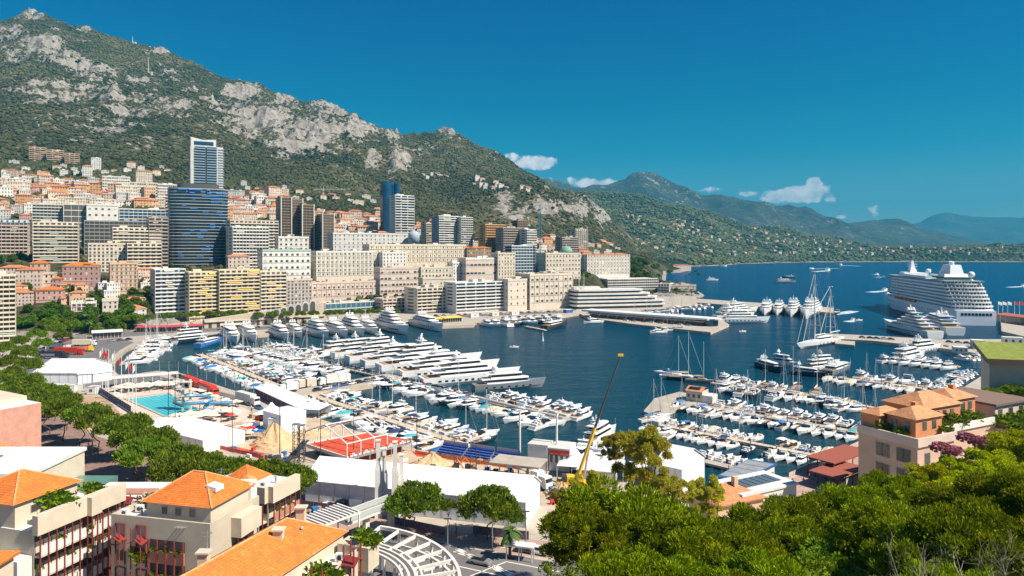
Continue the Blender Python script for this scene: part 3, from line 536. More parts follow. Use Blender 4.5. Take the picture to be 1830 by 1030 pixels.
def proto_bimini():
    t = thing('canopy_boat', '', 'motor boat'); m = MB(); hull(m, 8.0, 2.8, .95, bow_up=.3); m.build('hull', WHITE, t)
    MB().box(-3.6, -.3, -1.05, 1.05, .98, 1.03).build('cockpit', TEAK, t)
    house(MB(), -.2, 3.0, 1.0, .6, .95, 1.45, rf=1.5).build('deckhouse', WHITE, t)
    house(MB(), -.9, .9, 1.02, .8, 1.35, 1.85, rf=1.3, tp=.8).build('windscreen', BGLASS, t)
    c = MB(); c.rings([[(x, y, 2.45-.12*abs(y)**2+.05*(1-abs(x+1.9)/1.5)) for y in (-1.1, -.6, 0, .6, 1.1)]+[(x, y, 2.38-.12*abs(y)**2) for y in (1.1, .6, 0, -.6, -1.1)] for x in (-3.4, -1.9, -.4)]); c.build('canopy', CANT, t)
    f = MB()
    for x, y in ((-3.3, -1.1), (-3.3, 1.1), (-.5, -1.1), (-.5, 1.1)): f.tube((x, y, .95), (x, y, 2.35), .035, n=4)
    f.tube((-3.3,-1.1,2.33),(-3.3,1.1,2.33),.03,n=4); f.tube((-.5,-1.1,2.33),(-.5,1.1,2.33),.03,n=4); f.build('canopy_frame', STEEL, t)
    return t
def proto_sail(L=12, cover=CANB, hm=WHITE, two=False, wood=False):
    t = thing('sailing_yacht', '', 'sailing boat'); m = MB(); hull(m, L, L*.29, L*.095, bow_up=.25, stern=.7, power=1.7, rake=.14); m.build('hull', hm, t)
    MB().box(-L*.42, L*.1, -L*.085, L*.085, L*.1, L*.104).build('deck', TEAK, t)
    house(MB(), -L*.12, L*.22, L*.09, L*.06, L*.1, L*.145, rf=1.4).build('coachroof', WHITE if not wood else TEAK, t)
    house(MB(), -L*.1, L*.19, L*.092, L*.062, L*.112, L*.132, rf=1.4).build('windows', BGLASS, t)
    H = L*1.32; r = .008*L; mx = L*.08
    k = MB(); k.tube((mx, 0, L*.1), (mx, 0, H), r, r*.8, 6)
    for z in (.45, .72): k.tube((mx, -L*.07, H*z), (mx, L*.07, H*z), r*.35, n=4)
    k.build('mast', OFFW, t)
    bm = MB(); bm.tube((mx, 0, L*.2), (-L*.34, 0, L*.2), r*.7); bm.build('boom', STEEL, t)
    s = MB(); s.rings([[(x, -w_, L*.205), (x, 0, L*.205+h), (x, w_, L*.205)] for x, w_, h in ((mx-.1, L*.018, L*.05), (-L*.12, L*.02, L*.034), (-L*.33, L*.008, L*.015))]); s.build('sail_cover', cover, t)
    g = MB(); g.tube((mx, 0, H), (L*.5, 0, L*.12), .022, n=3); g.tube((mx, 0, H), (-L*.48, 0, L*.1), .02, n=3)
    for y in (-1, 1): g.tube((mx, 0, H*.97), (mx-.1, y*L*.13, L*.1), .02, n=3)
    g.tube((mx+L*.03, 0, H*.9), (L*.47, 0, L*.16), r*.8, r*.4, 5); g.build('rigging', DARKM if wood else STEEL, t)
    return t
def make_super(L, decks, label, loc, rz, hm=None, group=None, accent=None, name='superyacht', tender=True):
    t = thing(name, label, 'yacht', loc, rz, group); hm = hm or WHITE; B = L*.19 if L > 30 else L*.23; H = L*.062+.9; f = None
    m = MB(); hull(m, L, B, H, 0, rake=.07, stern=.9, bow_up=.42, power=2.0, n=14, keel=-.5); m.build('hull', hm, t)
    p = MB()
    for y in (-1, 1):
        for i in range(int(L/4.2)):
            x = -L*.36+i*L*.7/int(L/4.2); b = B/2*(.9+.1*min(1, (x/L+.5)*3))*(1-max(0, ((x/L+.5)-.42)/.58)**2.0)
            p.box(x, x+L*.03, y*b*.965-.03, y*b*.965+.05*y, H*.5, H*.68)
    p.build('portholes', BGLASS, t)
    MB().box(-L*.47, -L*.3, -B*.4, B*.4, H*1.01, H*1.04+.05).build('aft_deck', TEAK, t)
    z = H*1.04; x0, x1 = -L*.34, L*.27; b0, b1 = B*.42, B*.30; dh = 2.1 if L > 30 else 1.75
    for d in range(decks):
        h = house(MB(), x0, x1, b0, b1, z, z+dh*.32, rf=.7, rr=.1, tp=.99); house(h, x0+.2, x1-dh*.45, b0*.97, b1*.93, z+dh*.78, z+dh*.86, rf=.2, rr=0, tp=1)
        house(h, x0-L*.07, x1-dh*.25, b0*1.07, b1*1.04, z+dh*.85, z+dh*1.02, rf=.6, rr=-.2, tp=.98); h.build('deck_house', WHITE, t)
        g = house(MB(), x0+.25, x1-dh*.28, b0*.95, b1*.9, z+dh*.3, z+dh*.8, rf=.9, rr=.05, tp=.97); g.build('window_band', BGLASS, t)
        z += dh*.98; x0 += L*.055; x1 -= L*(.095 if d == 0 else .075); b0 *= .9; b1 *= .86
    h = MB().beam((x0-L*.01, -b0*.9, z), (x0+L*.02, -b0*.8, z+dh*.7), .5, .35); h.beam((x0-L*.01, b0*.9, z), (x0+L*.02, b0*.8, z+dh*.7), .5, .35)
    h.box(x0-L*.02, x0+L*.05, -b0, b0, z+dh*.7, z+dh*.82); h.rings([[(x0-L*.0+a, -.35*q, zz), (x0+L*.016+a, -.25*q, zz), (x0+L*.016+a, .25*q, zz), (x0-L*.0+a, .35*q, zz)] for a, q, zz in ((0, 1.1, z+dh*.8), (L*.012, .35, z+dh*.8+L*.045+.8))])
    h.tube((x0+L*.02, -b0*.7, z+dh*1.35), (x0+L*.02, b0*.7, z+dh*1.35), .09); h.build('radar_mast', WHITE, t)
    for y in (-1, 1): MB().ball((x0+L*.01, y*b0*.6, z+dh*1.1), L*.013+.2, 8).build('satellite_dome', WHITE, t, True)
    MB().box(x0-L*.17, x0-L*.06, -b0*.7, b0*.7, z-dh*.9, z-dh*.78).build('sun_pad', accent or CANC, t)
    if tender: MB().tube((L*.47, 0, H*1.35), (L*.47, 0, H*1.35+2.2), .06).build('bow_staff', STEEL, t)
    return t
PROTO = dict(cruiser=proto_cruiser(), sport=proto_sport(), open=proto_open(), covered=proto_covered(), canopy=proto_bimini(), sail=proto_sail(), sailw=proto_sail(12, CANC, GREYH, wood=True))
PL = dict(cruiser=12, sport=10, open=6.4, covered=7.2, canopy=8, sail=12, sailw=12)
PW = dict(cruiser=3.9, sport=3.2, open=2.3, covered=2.6, canopy=2.8, sail=3.5, sailw=3.5)
CV = [(CANB, 'blue'), (CANT, 'teal'), (CANC, 'beige'), (OFFW, 'white'), (CANN, 'navy'), (CANC, 'beige'), (CANB, 'blue'), (OFFW, 'white')]
NBOAT = 0
def boat(kind, L, loc, rz, where, group, rnd=random):
    global NBOAT; NBOAT += 1
    sw = {}; pre = ''
    if kind == 'covered': m, c = rnd.choice(CV); sw = {'canvas_cover': m}; d = f'boat under {c} cover'
    elif kind == 'canopy': m, c = rnd.choice(CV[:5]); sw = {'canopy': m}; d = f'white boat with {c} canopy'
    elif kind == 'cruiser': d = 'white flybridge cruiser'
    elif kind == 'sport': m, c = rnd.choice([(CANC, 'beige'), (CANB, 'blue'), (TEAK, 'brown'), (CANC, 'beige'), (CANN, 'navy')]); sw = {'cockpit': m}; d = f'sport boat with {c} cockpit'
    elif kind == 'open': m, c = rnd.choice([(TEAK, 'brown'), (CANC, 'beige'), (GREYH, 'grey')]); sw = {'floor': m}; d = f'open boat with {c} floor'
    elif kind == 'sail': m, c = rnd.choice([(CANB, 'blue'), (OFFW, 'white'), (CANC, 'beige'), (CANN, 'navy')]); sw = {'sail_cover': m}; d = f'sailing yacht with {c} cover'
    else: d = 'grey wooden-topped sailing yacht'
    if rnd.random() < .12 and kind in ('cruiser', 'sport', 'sail'): sw = dict(sw); sw['hull'] = DARKH; d = d.replace('white ', 'navy ', 1) if 'white' in d[:6] else 'navy '+d
    s = L/PL[kind]
    return dup(PROTO[kind], loc, rz, d+', '+where, group, (s, s, s*(1 if kind == 'sail' or L > 9 else 1.1)), sw)
def row(pq, side, Ls, kinds, where, group, t0=0., t1=1., wd=3, skip=.03, gap=.1, out=0.):
    p, q = pq; p = np.array(p[:3]); q = np.array(q[:3]); D = np.linalg.norm(q-p); d = (q-p)/D; u = np.array((-d[1], d[0], 0))*side; s = t0*D; i = 0
    rn = random.Random(hash(where) % 1000 if 0 else len(where)*7+int(D*3)+side)
    while s < t1*D:
        k = rn.choice(kinds); L = rn.uniform(*Ls)*1.12; L = min(L, 9.5) if k in ('open', 'covered', 'canopy') else L
        if k == 'open': L = min(L, 7.5)
        b = PW[k]*L/PL[k]
        if rn.random() > skip:
            c = p+d*(s+b/2)+u*(wd/2+.8+L/2+rn.uniform(0, 1.3)+out); rz = math.atan2(u[1], u[0])+rn.uniform(-.1, .1)
            if rn.random() < .22: rz += math.pi
            boat(k, L, (c[0], c[1], 0), rz, f'{ordn(i)} {where}', group, rn); i += 1
        s += b+gap+rn.uniform(0, .35)
mo = ['cruiser', 'sport', 'sail', 'canopy', 'covered', 'open', 'sport']
G = 'boats moored in the harbour'
row(PA, 1, (8.5, 12.5), ['sport', 'cruiser', 'canopy', 'sail', 'cruiser'], 'on the water side of the leftmost pontoon', G, 0, .97)
row(PA, -1, (6.5, 8.5), ['covered', 'open', 'canopy', 'sport', 'covered'], 'on the road side of the leftmost pontoon', G, .08, .98)
row(PB3, -1, (11, 16), ['cruiser', 'sport', 'cruiser', 'sail'], 'on the long quay left of the superyachts', G, 0, .80, wd=6)
row(PB3, 1, (11, 17), ['cruiser', 'cruiser', 'sport'], 'behind the long quay beside the superyachts', G, 0, .40, wd=6)
row(PB2, -1, (9, 14), ['sport', 'cruiser', 'canopy', 'covered', 'sport', 'sail'], 'on the near side of the car pontoon', G, .04, .98, wd=5)
row(PB2, 1, (10, 14), ['cruiser', 'sport', 'cruiser'], 'past the grey yacht behind the car pontoon', G, .56, .98, wd=5)
row(PC, 1, (9.5, 13), ['sport', 'cruiser', 'sail', 'canopy', 'covered', 'sport'], 'behind the narrow pontoon off the truck quay', G, .04, .98)
row(PC, -1, (8, 11), ['covered', 'sport', 'open', 'canopy', 'cruiser'], 'before the narrow pontoon off the truck quay', G, .02, .98)
row(PD1, 1, (9, 12), ['sail', 'cruiser', 'sport', 'sail', 'cruiser'], 'beyond the wide pontoon from the pier house', G, .10, .99, skip=.06)
row(PD1, -1, (7.5, 10.5), ['sport', 'covered', 'canopy', 'cruiser', 'sail'], 'before the wide pontoon from the pier house', G, -.02, .96, skip=.06)
row(PD2, 1, (6.5, 8.5), mo, 'beyond the thin pontoon counting from its left', G, -.08, .98, wd=2.2, skip=.08)
row(PD2, -1, (6.2, 8.2), mo, 'before the thin pontoon counting from its left', G, -.06, .9, wd=2.2, skip=.1)
row(PD3, 1, (6.5, 8), ['open', 'covered', 'sport'], 'beyond the shortest pontoon counting from its left', G, .15, .95)
row(PD3, -1, (5, 6), ['open', 'sport'], 'before the shortest pontoon counting from its left', G, .1, .45)
row(PD0, 1, (10, 14), ['sail', 'cruiser', 'sport', 'cruiser', 'sailw'], 'from the left beyond the sailing boat pontoon', G, 0, .72, wd=2.2)
row(PD0, -1, (10, 13), ['sport', 'cruiser', 'sail', 'cruiser', 'sport'], 'from the left before the sailing boat pontoon', G, .12, .98, wd=2.2)
row(PD4, -1, (7.5, 10.5), ['covered', 'open', 'sport', 'covered', 'sail'], 'from the left before the uppermost right pontoon', G, .02, .8)
row(PD4, 1, (10, 14), ['cruiser', 'sport', 'cruiser'], 'from the left beyond the uppermost right pontoon', G, .2, .96)
row(PE, -1, (10, 13), ['cruiser', 'sport', 'cruiser'], 'before the small pontoon under the mole', G, .0, .9)
row(PE, 1, (10, 13), ['cruiser', 'cruiser', 'sport'], 'beyond the small pontoon under the mole', G, .0, .6)
row(pier('pontoon', (1365, 688), (1560, 728), 2.2), -1, (8, 11), ['sport', 'cruiser', 'sail', 'canopy'], 'before the buried pontoon right of the sailing boats', G, .55, .98, wd=2.2)
row(pier('pontoon', (420, 652), (560, 690), 2.4), 1, (9, 13), ['cruiser', 'sport', 'sail', 'canopy'], 'beyond the second pontoon from the left', G, 0, .85, wd=2.4)
def edge(a, b): return (np.array((*P(*a, 0)[:2], 0)), np.array((*P(*b, 0)[:2], 0)))
row(edge((240, 622), (206, 655)), 1, (11, 17), ['cruiser', 'sport', 'cruiser', 'sail'], 'from the far end along the curved quay', G, 0, .95, wd=2)
row(edge((275, 613), (238, 622)), 1, (13, 18), ['sail', 'cruiser', 'cruiser'], 'at the upper bend of the curved quay', G, 0, .95, wd=2)
row(edge((1000, 572), (852, 581)), 1, (15, 20), ['cruiser', 'cruiser', 'sport'], 'from the right beside the yellow quayside awnings', G, .12, .95, wd=2)
row(edge((1250, 549), (1130, 561)), 1, (11, 15), ['cruiser', 'sport', 'sail'], 'from the right by the breakwater root', G, .0, .92, wd=2)
row(edge((1220, 566), (1105, 562)), -1, (9, 12), ['sport', 'cruiser', 'sail'], 'from the right behind the yacht club wing', G, .0, .9, wd=2)
row(edge((1740, 648), (1830, 640)), 1, (8, 10), ['cruiser', 'sport'], 'in the corner above the grass roof', G, .0, .9, wd=2)
row(edge((1690, 622), (1800, 632)), -1, (8, 11), ['cruiser', 'sport', 'covered'], 'from the left below the mole', G, .0, .9, wd=2)
row(edge((1700, 708), (1762, 668)), 1, (7, 9), ['cruiser', 'sport', 'covered'], 'at the quay left of the grass roof', G, .0, .95, wd=2)
row(edge((985, 834), (1110, 850)), 1, (12, 15), ['cruiser', 'cruiser'], 'behind the white tents on the near quay', G, .15, .95, wd=2)
def single(kind, L, a, deg, where, **k):
    p = P(*a, 0); return boat(kind, L, (p[0], p[1], 0), R(deg), where, None, random.Random(int(a[0]*7+a[1])))
for kind, L, a, dg, wh in [('sport', 9, (1172, 594), 175, 'outermost of the group off the yacht club wing'), ('cruiser', 13, (1178, 596), 5, 'anchored just off the yacht club wing tip'), ('sport', 11, (1202, 590), 170, 'moored against the yacht club wing'), ('sail', 12, (1190, 592), 10, 'with tall mast off the yacht club wing'),
        ('cruiser', 11, (1215, 590), 170, 'closest to the crane barge at the club wing'), ('open', 6, (919, 622), 5, 'motoring alone in the open basin'), ('open', 6, (1327, 594), 10, 'alone off the white superyacht bow'), ('open', 7, (1535, 574), 10, 'beyond the mole by the big two-masted yacht'),
        ('sail', 15, (1208, 676), -10, 'first of the three outer sailing yachts'), ('sail', 17, (1225, 680), -14, 'with the tallest mast at the pier head'), ('sailw', 14, (1253, 684), -20, 'brown-decked one beside the pier head'), ('sport', 9, (1185, 668), 175, 'outermost off the pier head'),
        ('cruiser', 17, (1062, 578), 8, 'alone left of the yacht club wing'), ('sail', 11, (1165, 752), 30, 'left of the thin marina pontoon'), ('sail', 11, (1178, 748), 24, 'second left of the thin marina pontoon'), ('sail', 10.5, (828, 790), 25, 'at the tip of the narrow pontoon'), ('sail', 11.5, (865, 782), 28, 'off the tip of the narrow pontoon'),
        ('sport', 13, (980, 762), 12, 'long low one off the tip of the car pontoon'), ('sport', 12.5, (945, 748), 14, 'near the tip of the car pontoon')]:
    single(kind, L, a, dg, wh)
def sy(s, b, decks, label, hm=None, ext=0, group='superyachts in the basin', **k):
    p, q = np.array(P(*s, 0)), np.array(P(*b, 0)); L = np.linalg.norm(q-p)*(1+ext); c = (p+q)/2; return make_super(L, decks, label, (c[0], c[1], 0), math.atan2(q[1]-p[1], q[0]-p[0]), hm, group, **k)
sy((846, 700), (976, 691), 2, 'grey low superyacht at the end of the row, beside the car pontoon', GREYH)
sy((752, 691), (930, 676), 3, 'large white superyacht, second in the row beside the grey one')
sy((714, 678), (893, 662), 3, 'white superyacht, third in the row counting from the grey one')
sy((676, 667), (862, 650), 4, 'tallest white superyacht, fourth from the grey one, brown window shades', accent=TEAK)
sy((648, 657), (800, 643), 3, 'white superyacht, fifth in the row counting from the grey one')
sy((620, 649), (762, 635), 4, 'white superyacht with many domes, sixth from the grey one')
sy((594, 641), (708, 629), 3, 'white superyacht, seventh in the row counting from the grey one')
sy((572, 635), (668, 624), 2, 'white superyacht, farthest of the row beside the long quay')
for i, (s, b, dk, hm_, lb) in enumerate([((404, 601), (424, 617), 2, None, 'white yacht, leftmost along the harbour road quay'), ((434, 599), (458, 613), 2, None, 'white yacht, second from left along the tree-lined quay'), ((488, 597), (516, 610), 2, None, 'white yacht, third from left along the tree-lined quay'),
        ((516, 595), (540, 605), 2, None, 'small white yacht, fourth from left along the tree-lined quay'), ((550, 594), (588, 607), 3, None, 'white yacht, fifth from left along the tree-lined quay'), ((585, 592), (622, 605), 2, None, 'sleek white yacht, sixth from left along the tree-lined quay'), ((612, 588), (652, 603), 3, None, 'white yacht with tall mast, seventh along the tree-lined quay'),
        ((644, 588), (676, 600), 2, None, 'white yacht, eighth along the tree-lined quay'), ((676, 583), (730, 600), 4, None, 'tall four-deck white yacht in front of the teal glass building'), ((740, 580), (792, 594), 2, None, 'long white yacht with pale blue hull left of yellow awnings')]):
    sy(s, b, dk, lb, hm_, .0, 'yachts moored stern to the north quay')
sy((300, 617), (392, 608), 3, 'large yacht with dark navy hull moored along the left quay', DARKH)
sy((352, 622), (398, 612), 1, 'blue-hulled yacht in front of the dark superyacht', CANB)
for i, (s, b, dk, lb) in enumerate([((1290, 566), (1352, 560), 3, 'white superyacht at the root of the outer breakwater'), ((1284, 577), (1372, 577), 3, 'long white superyacht lying nearest in front of the breakwater'), ((1280, 571), (1345, 568), 3, 'white superyacht between its two neighbours off the club wing'), ((1372, 555), (1366, 564), 2, 'white yacht moored to the breakwater, left of the middle'),
        ((1394, 556), (1388, 564), 2, 'white yacht on the middle of the outer breakwater'), ((1420, 557), (1413, 567), 3, 'white yacht with tall mast near the breakwater end'), ((1454, 558), (1440, 571), 3, 'largest white yacht at the tip of the outer breakwater')]):
    sy(s, b, dk, lb, None, .1, 'superyachts by the outer breakwater')
sy((1672, 606), (1579, 586), 5, 'huge white yacht with blue deck awning moored at the mole', None, 0, None, accent=CANT)
sy((1708, 600), (1640, 580), 3, 'white yacht with beige decks and blue canopy behind the huge one', None, 0, None, accent=CANB)
for s, b, dk, hm_, lb in [((1625, 632), (1680, 626), 2, None, 'white yacht with wooden deck moored close below the mole'), ((1356, 655), (1398, 668), 1, DARKH, 'dark-hulled motor yacht at the left end of the upper marina row'), ((1378, 650), (1428, 657), 2, None, 'white flybridge yacht in the upper marina row'), ((1415, 668), (1476, 676), 1, DARKH, 'long navy motor yacht lying in front of the upper marina row'),
        ((1452, 655), (1500, 652), 2, None, 'white flybridge yacht, right in the upper marina row'), ((1478, 672), (1520, 660), 1, GREYH, 'grey sport yacht at the right of the upper marina row'), ((1600, 650), (1652, 640), 2, None, 'white yacht with tall flybridge on the pontoon below the mole'), ((1440, 664), (1492, 660), 2, None, 'white yacht between grey and navy ones in the upper marina row'),
        ((1050, 800), (1100, 775), 2, None, 'white yacht beyond the crane boom, largest near the tents')]:
    sy(s, b, dk, lb, hm_, .05, 'large motor yachts in the marina')
# workboats and craft at sea
sy((972, 590), (1012, 582), 1, 'black and white work boat with yellow deck gear by the north quay', DARKM, 0, None, accent=YEL, name='work_boat')
sy((1262, 502), (1284, 502), 2, 'small white yacht under way on the open sea, nearest the point', None, 0, None)
sy((1385, 506), (1423, 506), 2, 'grey patrol ship on the open sea beyond the breakwater', GREYH, 0, None, name='patrol_ship')
sy((1420, 497), (1396, 497), 1, 'dark ship just behind the grey patrol ship', DARKM, 0, None, name='work_boat')
WAKE = mat('wake_foam', (.70, .76, .80), .8, col2=(.15, .32, .42), scale=.25, detail=6)
def speed(a, b, L, label, wl, dark=False):   # running boat with its foam wake
    p, q = np.array(P(*a, 0)), np.array(P(*b, 0)); d = (p-q)/np.linalg.norm(p-q); rz = math.atan2(d[1], d[0]); s = L/10
    dup(PROTO['sport'], (p[0], p[1], 0), rz, label, None, (s, s, s*1.4), {'hull': DARKH} if dark else {})
    u = np.array((-d[1], d[0], 0)); D = np.linalg.norm(p-q); n = 7; m = MB(); pts = []
    for k in range(n): t = k/(n-1); pts.append((p-d*(D*t-L*.2), L*(.18+.25*math.sin(t*2.6)+.08*random.random())))
    m.rings([[c-u*w_+(0, 0, .02), c+u*w_+(0, 0, .02), c+u*w_*.6+(0, 0, .35*(1-k/n)+.06), c-u*w_*.6+(0, 0, .35*(1-k/n)+.06)] for k, (c, w_) in enumerate(pts)]); o = m.build('boat_wake', WAKE); tag(o, kind='stuff')
for a, b, L, lb, dk in [((1480, 484), (1455, 486), 30, 'speeding white boat with bright wake near the far coast', 0), ((1582, 520), (1552, 523), 16, 'fast boat throwing white foam left of the cruise ship', 0), ((1494, 562), (1528, 556), 13, 'dark speedboat leaving a curved wake by the breakwater', 1), ((1500, 474.5), (1540, 476), 26, 'tiny white boat far out with a long wake', 0),
        ((1576, 496.5), (1562, 496), 18, 'small white boat left of the cruise ship bridge', 0), ((1568, 491), (1560, 491.5), 14, 'small boat far out, upper left of the cruise ship', 0), ((1450, 481), (1500, 480), 18, 'small white boat in front of the far boat lane', 0), ((1830, 512), (1800, 514), 14, 'small boat at the far right of the open sea', 0), ((1297, 476), (1290, 476.4), 20, 'motorboat close to the far beach', 0), ((1525, 573), (1512, 576), 8, 'small boat with short wake beyond the mole', 0)]:
    speed(a, b, L, lb, None, dk)
# the two-masted sailing yacht at the mole
def ketch():
    p, q = np.array(P(1500, 609, 0)), np.array(P(1424, 625, 0)); L = np.linalg.norm(q-p); c = (p+q)/2
    t = thing('sailing_superyacht', 'huge white two-masted sailing yacht with bow towards the left at the mole', 'sailing yacht', tuple(c), math.atan2(q[1]-p[1], q[0]-p[0]))
    m = MB(); hull(m, L, 8.5, 3.1, stern=.75, power=1.8, bow_up=.2, rake=.1, n=14); m.build('hull', WHITE, t)
    pt = MB()
    for y in (-1, 1):
        for i in range(6): x = -L*.33+i*L*.09; pt.box(x, x+.7, y*4.1-.04, y*4.1+.04, 1.4, 2.1)
    pt.build('portholes', BGLASS, t)
    MB().box(-L*.4, L*.2, -3.2, 3.2, 3.2, 3.3).build('deck', TEAK, t)
    house(MB(), -L*.22, L*.14, 2.9, 2, 3.2, 4.2, rf=1.2).build('deck_house', WHITE, t); house(MB(), -L*.2, L*.11, 2.8, 1.9, 3.9, 4.8, rf=1.2).build('windows', BGLASS, t); house(MB(), -L*.23, L*.05, 2.8, 1.8, 4.75, 5.0).build('coachroof', WHITE, t)
    for x, H in ((L*.10, 46), (-L*.27, 36)):
        k = MB(); k.tube((x, 0, 3), (x, 0, H), .42, .26, 8)
        for z in (.28, .46, .64, .82): k.tube((x, -3.0*(1.15-z*.6), H*z), (x, 3.0*(1.15-z*.6), H*z), .12, n=5)
        k.box(x-.5, x+.5, -1.5, 1.5, H-.4, H-.1); mo_ = k.build('mast', OFFW, t)
        MB().tube((x, 0, 6.5), (x-L*.24, 0, 6.5), .35, .25).build('boom', OFFW, mo_)
        g = MB()
        for y in (-1, 1):
            g.tube((x, 0, H), (x-.5, y*4, 3), .07, n=4); g.tube((x, y*1.9, H*.64), (x-.5, y*4, 3), .06, n=4)
        g.tube((x, 0, H), (L*.49 if x > 0 else L*.10, 0, 4 if x > 0 else 20), .1, n=4); g.tube((x, 0, H*.82), (L*.36 if x > 0 else L*.0, 0, 4), .16, n=4); g.tube((x, 0, H), (-L*.48, 0, 3.4), .06, n=4); g.build('rigging', OFFW, t)
ketch()
def sea_crane():
    a = P(1520, 607, 2); tag(MB().prism([P(x, y, 1.4)[:2] for x, y in ((1492, 608), (1528, 610), (1527, 617), (1492, 614))], -.5, 1.4).build('barge', [CONC]), 'low grey barge carrying yellow gear beside the sailing superyacht', 'barge')
sea_crane()
# cruise ship
def cruise():
    st, bw = np.array((364., 551., 0)), np.array((407., 752., 0)); d = bw-st; L = np.linalg.norm(d)+8; c = (st+bw)/2; B = 30.
    t = thing('cruise_ship', 'huge white cruise ship with rounded stern decks moored at the far quay', 'cruise ship', tuple(c), math.atan2(d[1], d[0]))
    SW = mat('ship_white', (.90, .90, .90), .4, var=.04, scale=.05)
    def bw_(t_): return B/2*(.93+.07*min(1, t_*5))*(1-max(0, (t_-.68)/.32)**2.3)
    m = MB(); rg = []
    for k in range(22):
        t_ = k/21; b = max(bw_(t_), .15); x = -L/2+L*t_; r = max(0, (t_-.7)/.3)**2*12; zt = 11.5+2.5*max(0, (t_-.8)/.2)
        rg.append([(x-r, -b*(.96-.5*max(0, (t_-.75)/.25)), -1), (x-r*.6, -b, 5), (x, -b, zt), (x, b, zt), (x-r*.6, b, 5), (x-r, b*(.96-.5*max(0, (t_-.75)/.25)), -1)])
    m.rings(rg); m.build('hull', SW, t)
    st_ = MB()
    for k in range(26):
        for y in (-1, 1):
            x = -L*.44+k*L*.03; b = bw_((x+L/2)/L); st_.box(x, x+1.1, y*b-.08, y*b+.08, 7.2, 8.4)
    for i in range(9): st_.box(-L/2-.12, -L/2+.1, -11+i*2.5, -9.2+i*2.5, 7.6, 9.6)
    st_.build('portholes', BGLASS, t)
    for i in range(5):
        for y in (-1, 1): x = -L*.1+i*12; b = B/2; MB().tube((x, y*(b+.5), 12.6), (x+8, y*(b+.5), 12.6), 1.3, n=8).build('lifeboat', ORG, t)
    z = 11.5; nd = 8; dh = 2.75
    for k in range(nd):
        x0 = -L/2+1.5+max(0, k-1)*3.1; x1 = L*.40-k*2.0; pts = []; bb = B/2-.1-(.5 if k > 6 else 0)
        # rounded stern, tapered bow in plan
        for i in range(7): a = math.pi/2+math.pi*i/6; pts.append((x0+6+6*math.cos(a), bb*math.sin(a)))
        for i in range(5): xx = x0+8+(x1-x0-8)*(i+1)/6; pts.append((xx, -min(bb, bw_((xx+L/2)/L)-.1)))
        for i in range(5): a = -math.pi/2+math.pi*(i+.5)/5; rr = min(bb, bw_((x1+L/2)/L)); pts.append((x1-5+5*math.cos(a), rr*.9*math.sin(a)))
        for i in range(5)[::-1]: xx = x0+8+(x1-x0-8)*(i+1)/6; pts.append((xx, min(bb, bw_((xx+L/2)/L)-.1)))
        def sh(e): cx = (x0+x1)/2; return [(cx+(px-cx)*(1-e/((x1-x0)/2)), py*(1-e/bb)) for px, py in pts]
        md = MB().prism(sh(1.5), z+.05, z+dh-.05); md.build('cabin_front', BGLASS if k != 3 else GLASS, t)
        ml = MB().prism(pts, z-.25, z+1.0, 0); ml.build('balcony_rail', SW, t)
        if k in (0, 2, 4, 6): pass
        pr = MB()
        for y in (-1, 1):
            rg = []
            for i in range(44):
                xx = x0+9+i*(x1-x0-18)/44; b_ = min(bb, bw_((xx+L/2)/L)-.1)
                for dx, zt_ in ((-.01, z+1.08), (0, z+dh-.25), (.24, z+dh-.25), (.25, z+1.08)): rg.append([(xx+dx, y*(b_-1.0), z+1.01), (xx+dx, y*(b_-.12), z+1.01), (xx+dx, y*(b_-.12), zt_), (xx+dx, y*(b_-1.0), zt_)])
            MB().rings(rg).build('cabin_dividers', SW, t)
        rg = []
        for i in range(11):
            yy = -bb*.85+i*bb*.17; xs = x0+.9+6*(1-math.sqrt(max(0, 1-(yy/bb)**2)))
            for dy, zt_ in ((-.13, z+1.08), (-.12, z+dh-.25), (.12, z+dh-.25), (.13, z+1.08)): rg.append([(xs, yy+dy, z+1.01), (xs+1, yy+dy, z+1.01), (xs+1, yy+dy, zt_), (xs, yy+dy, zt_)])
        MB().rings(rg).build('stern_dividers', SW, t)
        z += dh
    top = MB().box(-L*.40, L*.30, -B/2+.4, B/2-.4, z-.3, z+.3); top.build('sun_deck', mat('ship_deck', (.28, .38, .36), .8, var=.1), t)
    h = MB(); house(h, -L*.345, -L*.20, 11, 9, z+.3, z+5.5, rf=.8, rr=.6); house(h, L*.12, L*.27, 11.5, 8, z+.3, z+3.4, rf=.9); h.box(-L*.18, L*.10, -13.2, -10.5, z+.3, z+2.6); h.box(-L*.18, L*.10, 10.5, 13.2, z+.3, z+2.6); h.build('upper_house', SW, t)
    MB().box(-L*.35, -L*.22, -10.8, 10.8, z+1.8, z+3.0).build('window_band', BGLASS, t)
    f = MB().rings([[(-L*.33+a, -4*s, zz), (-L*.20+b, -3.2*s, zz), (-L*.20+b, 3.2*s, zz), (-L*.33+a, 4*s, zz)] for a, b, s, zz in ((0, 0, 1.3, z+5.4), (3, -7, 1, z+13))]); fo = f.build('funnel', SW, t)
    pp = MB()
    for i in range(4): pp.tube((-L*.29+i*2.2, 0, z+12.8), (-L*.295+i*2.2, 0, z+15.6), .8, n=8)
    pp.build('exhaust_pipes', SW, fo)
    lg = MB().tube((-L*.262, -5.12, z+8.2), (-L*.262, -4.4, z+8.2), 1.3, n=12); lg.build('emblem', mat('emblem_green', (.05, .2, .18), .5), fo)
    k = MB().rings([[(L*.15+a, -2*s, zz), (L*.19+a*.5, -1.6*s, zz), (L*.19+a*.5, 1.6*s, zz), (L*.15+a, 2*s, zz)] for a, s, zz in ((0, 1.6, z+3.3), (2, .9, z+8), (3.5, .4, z+15))])
    for zz in (6, 9, 11.5): k.tube((L*.17, -4.5, z+zz), (L*.17, 4.5, z+zz), .2)
    k.build('radar_mast', SW, t)
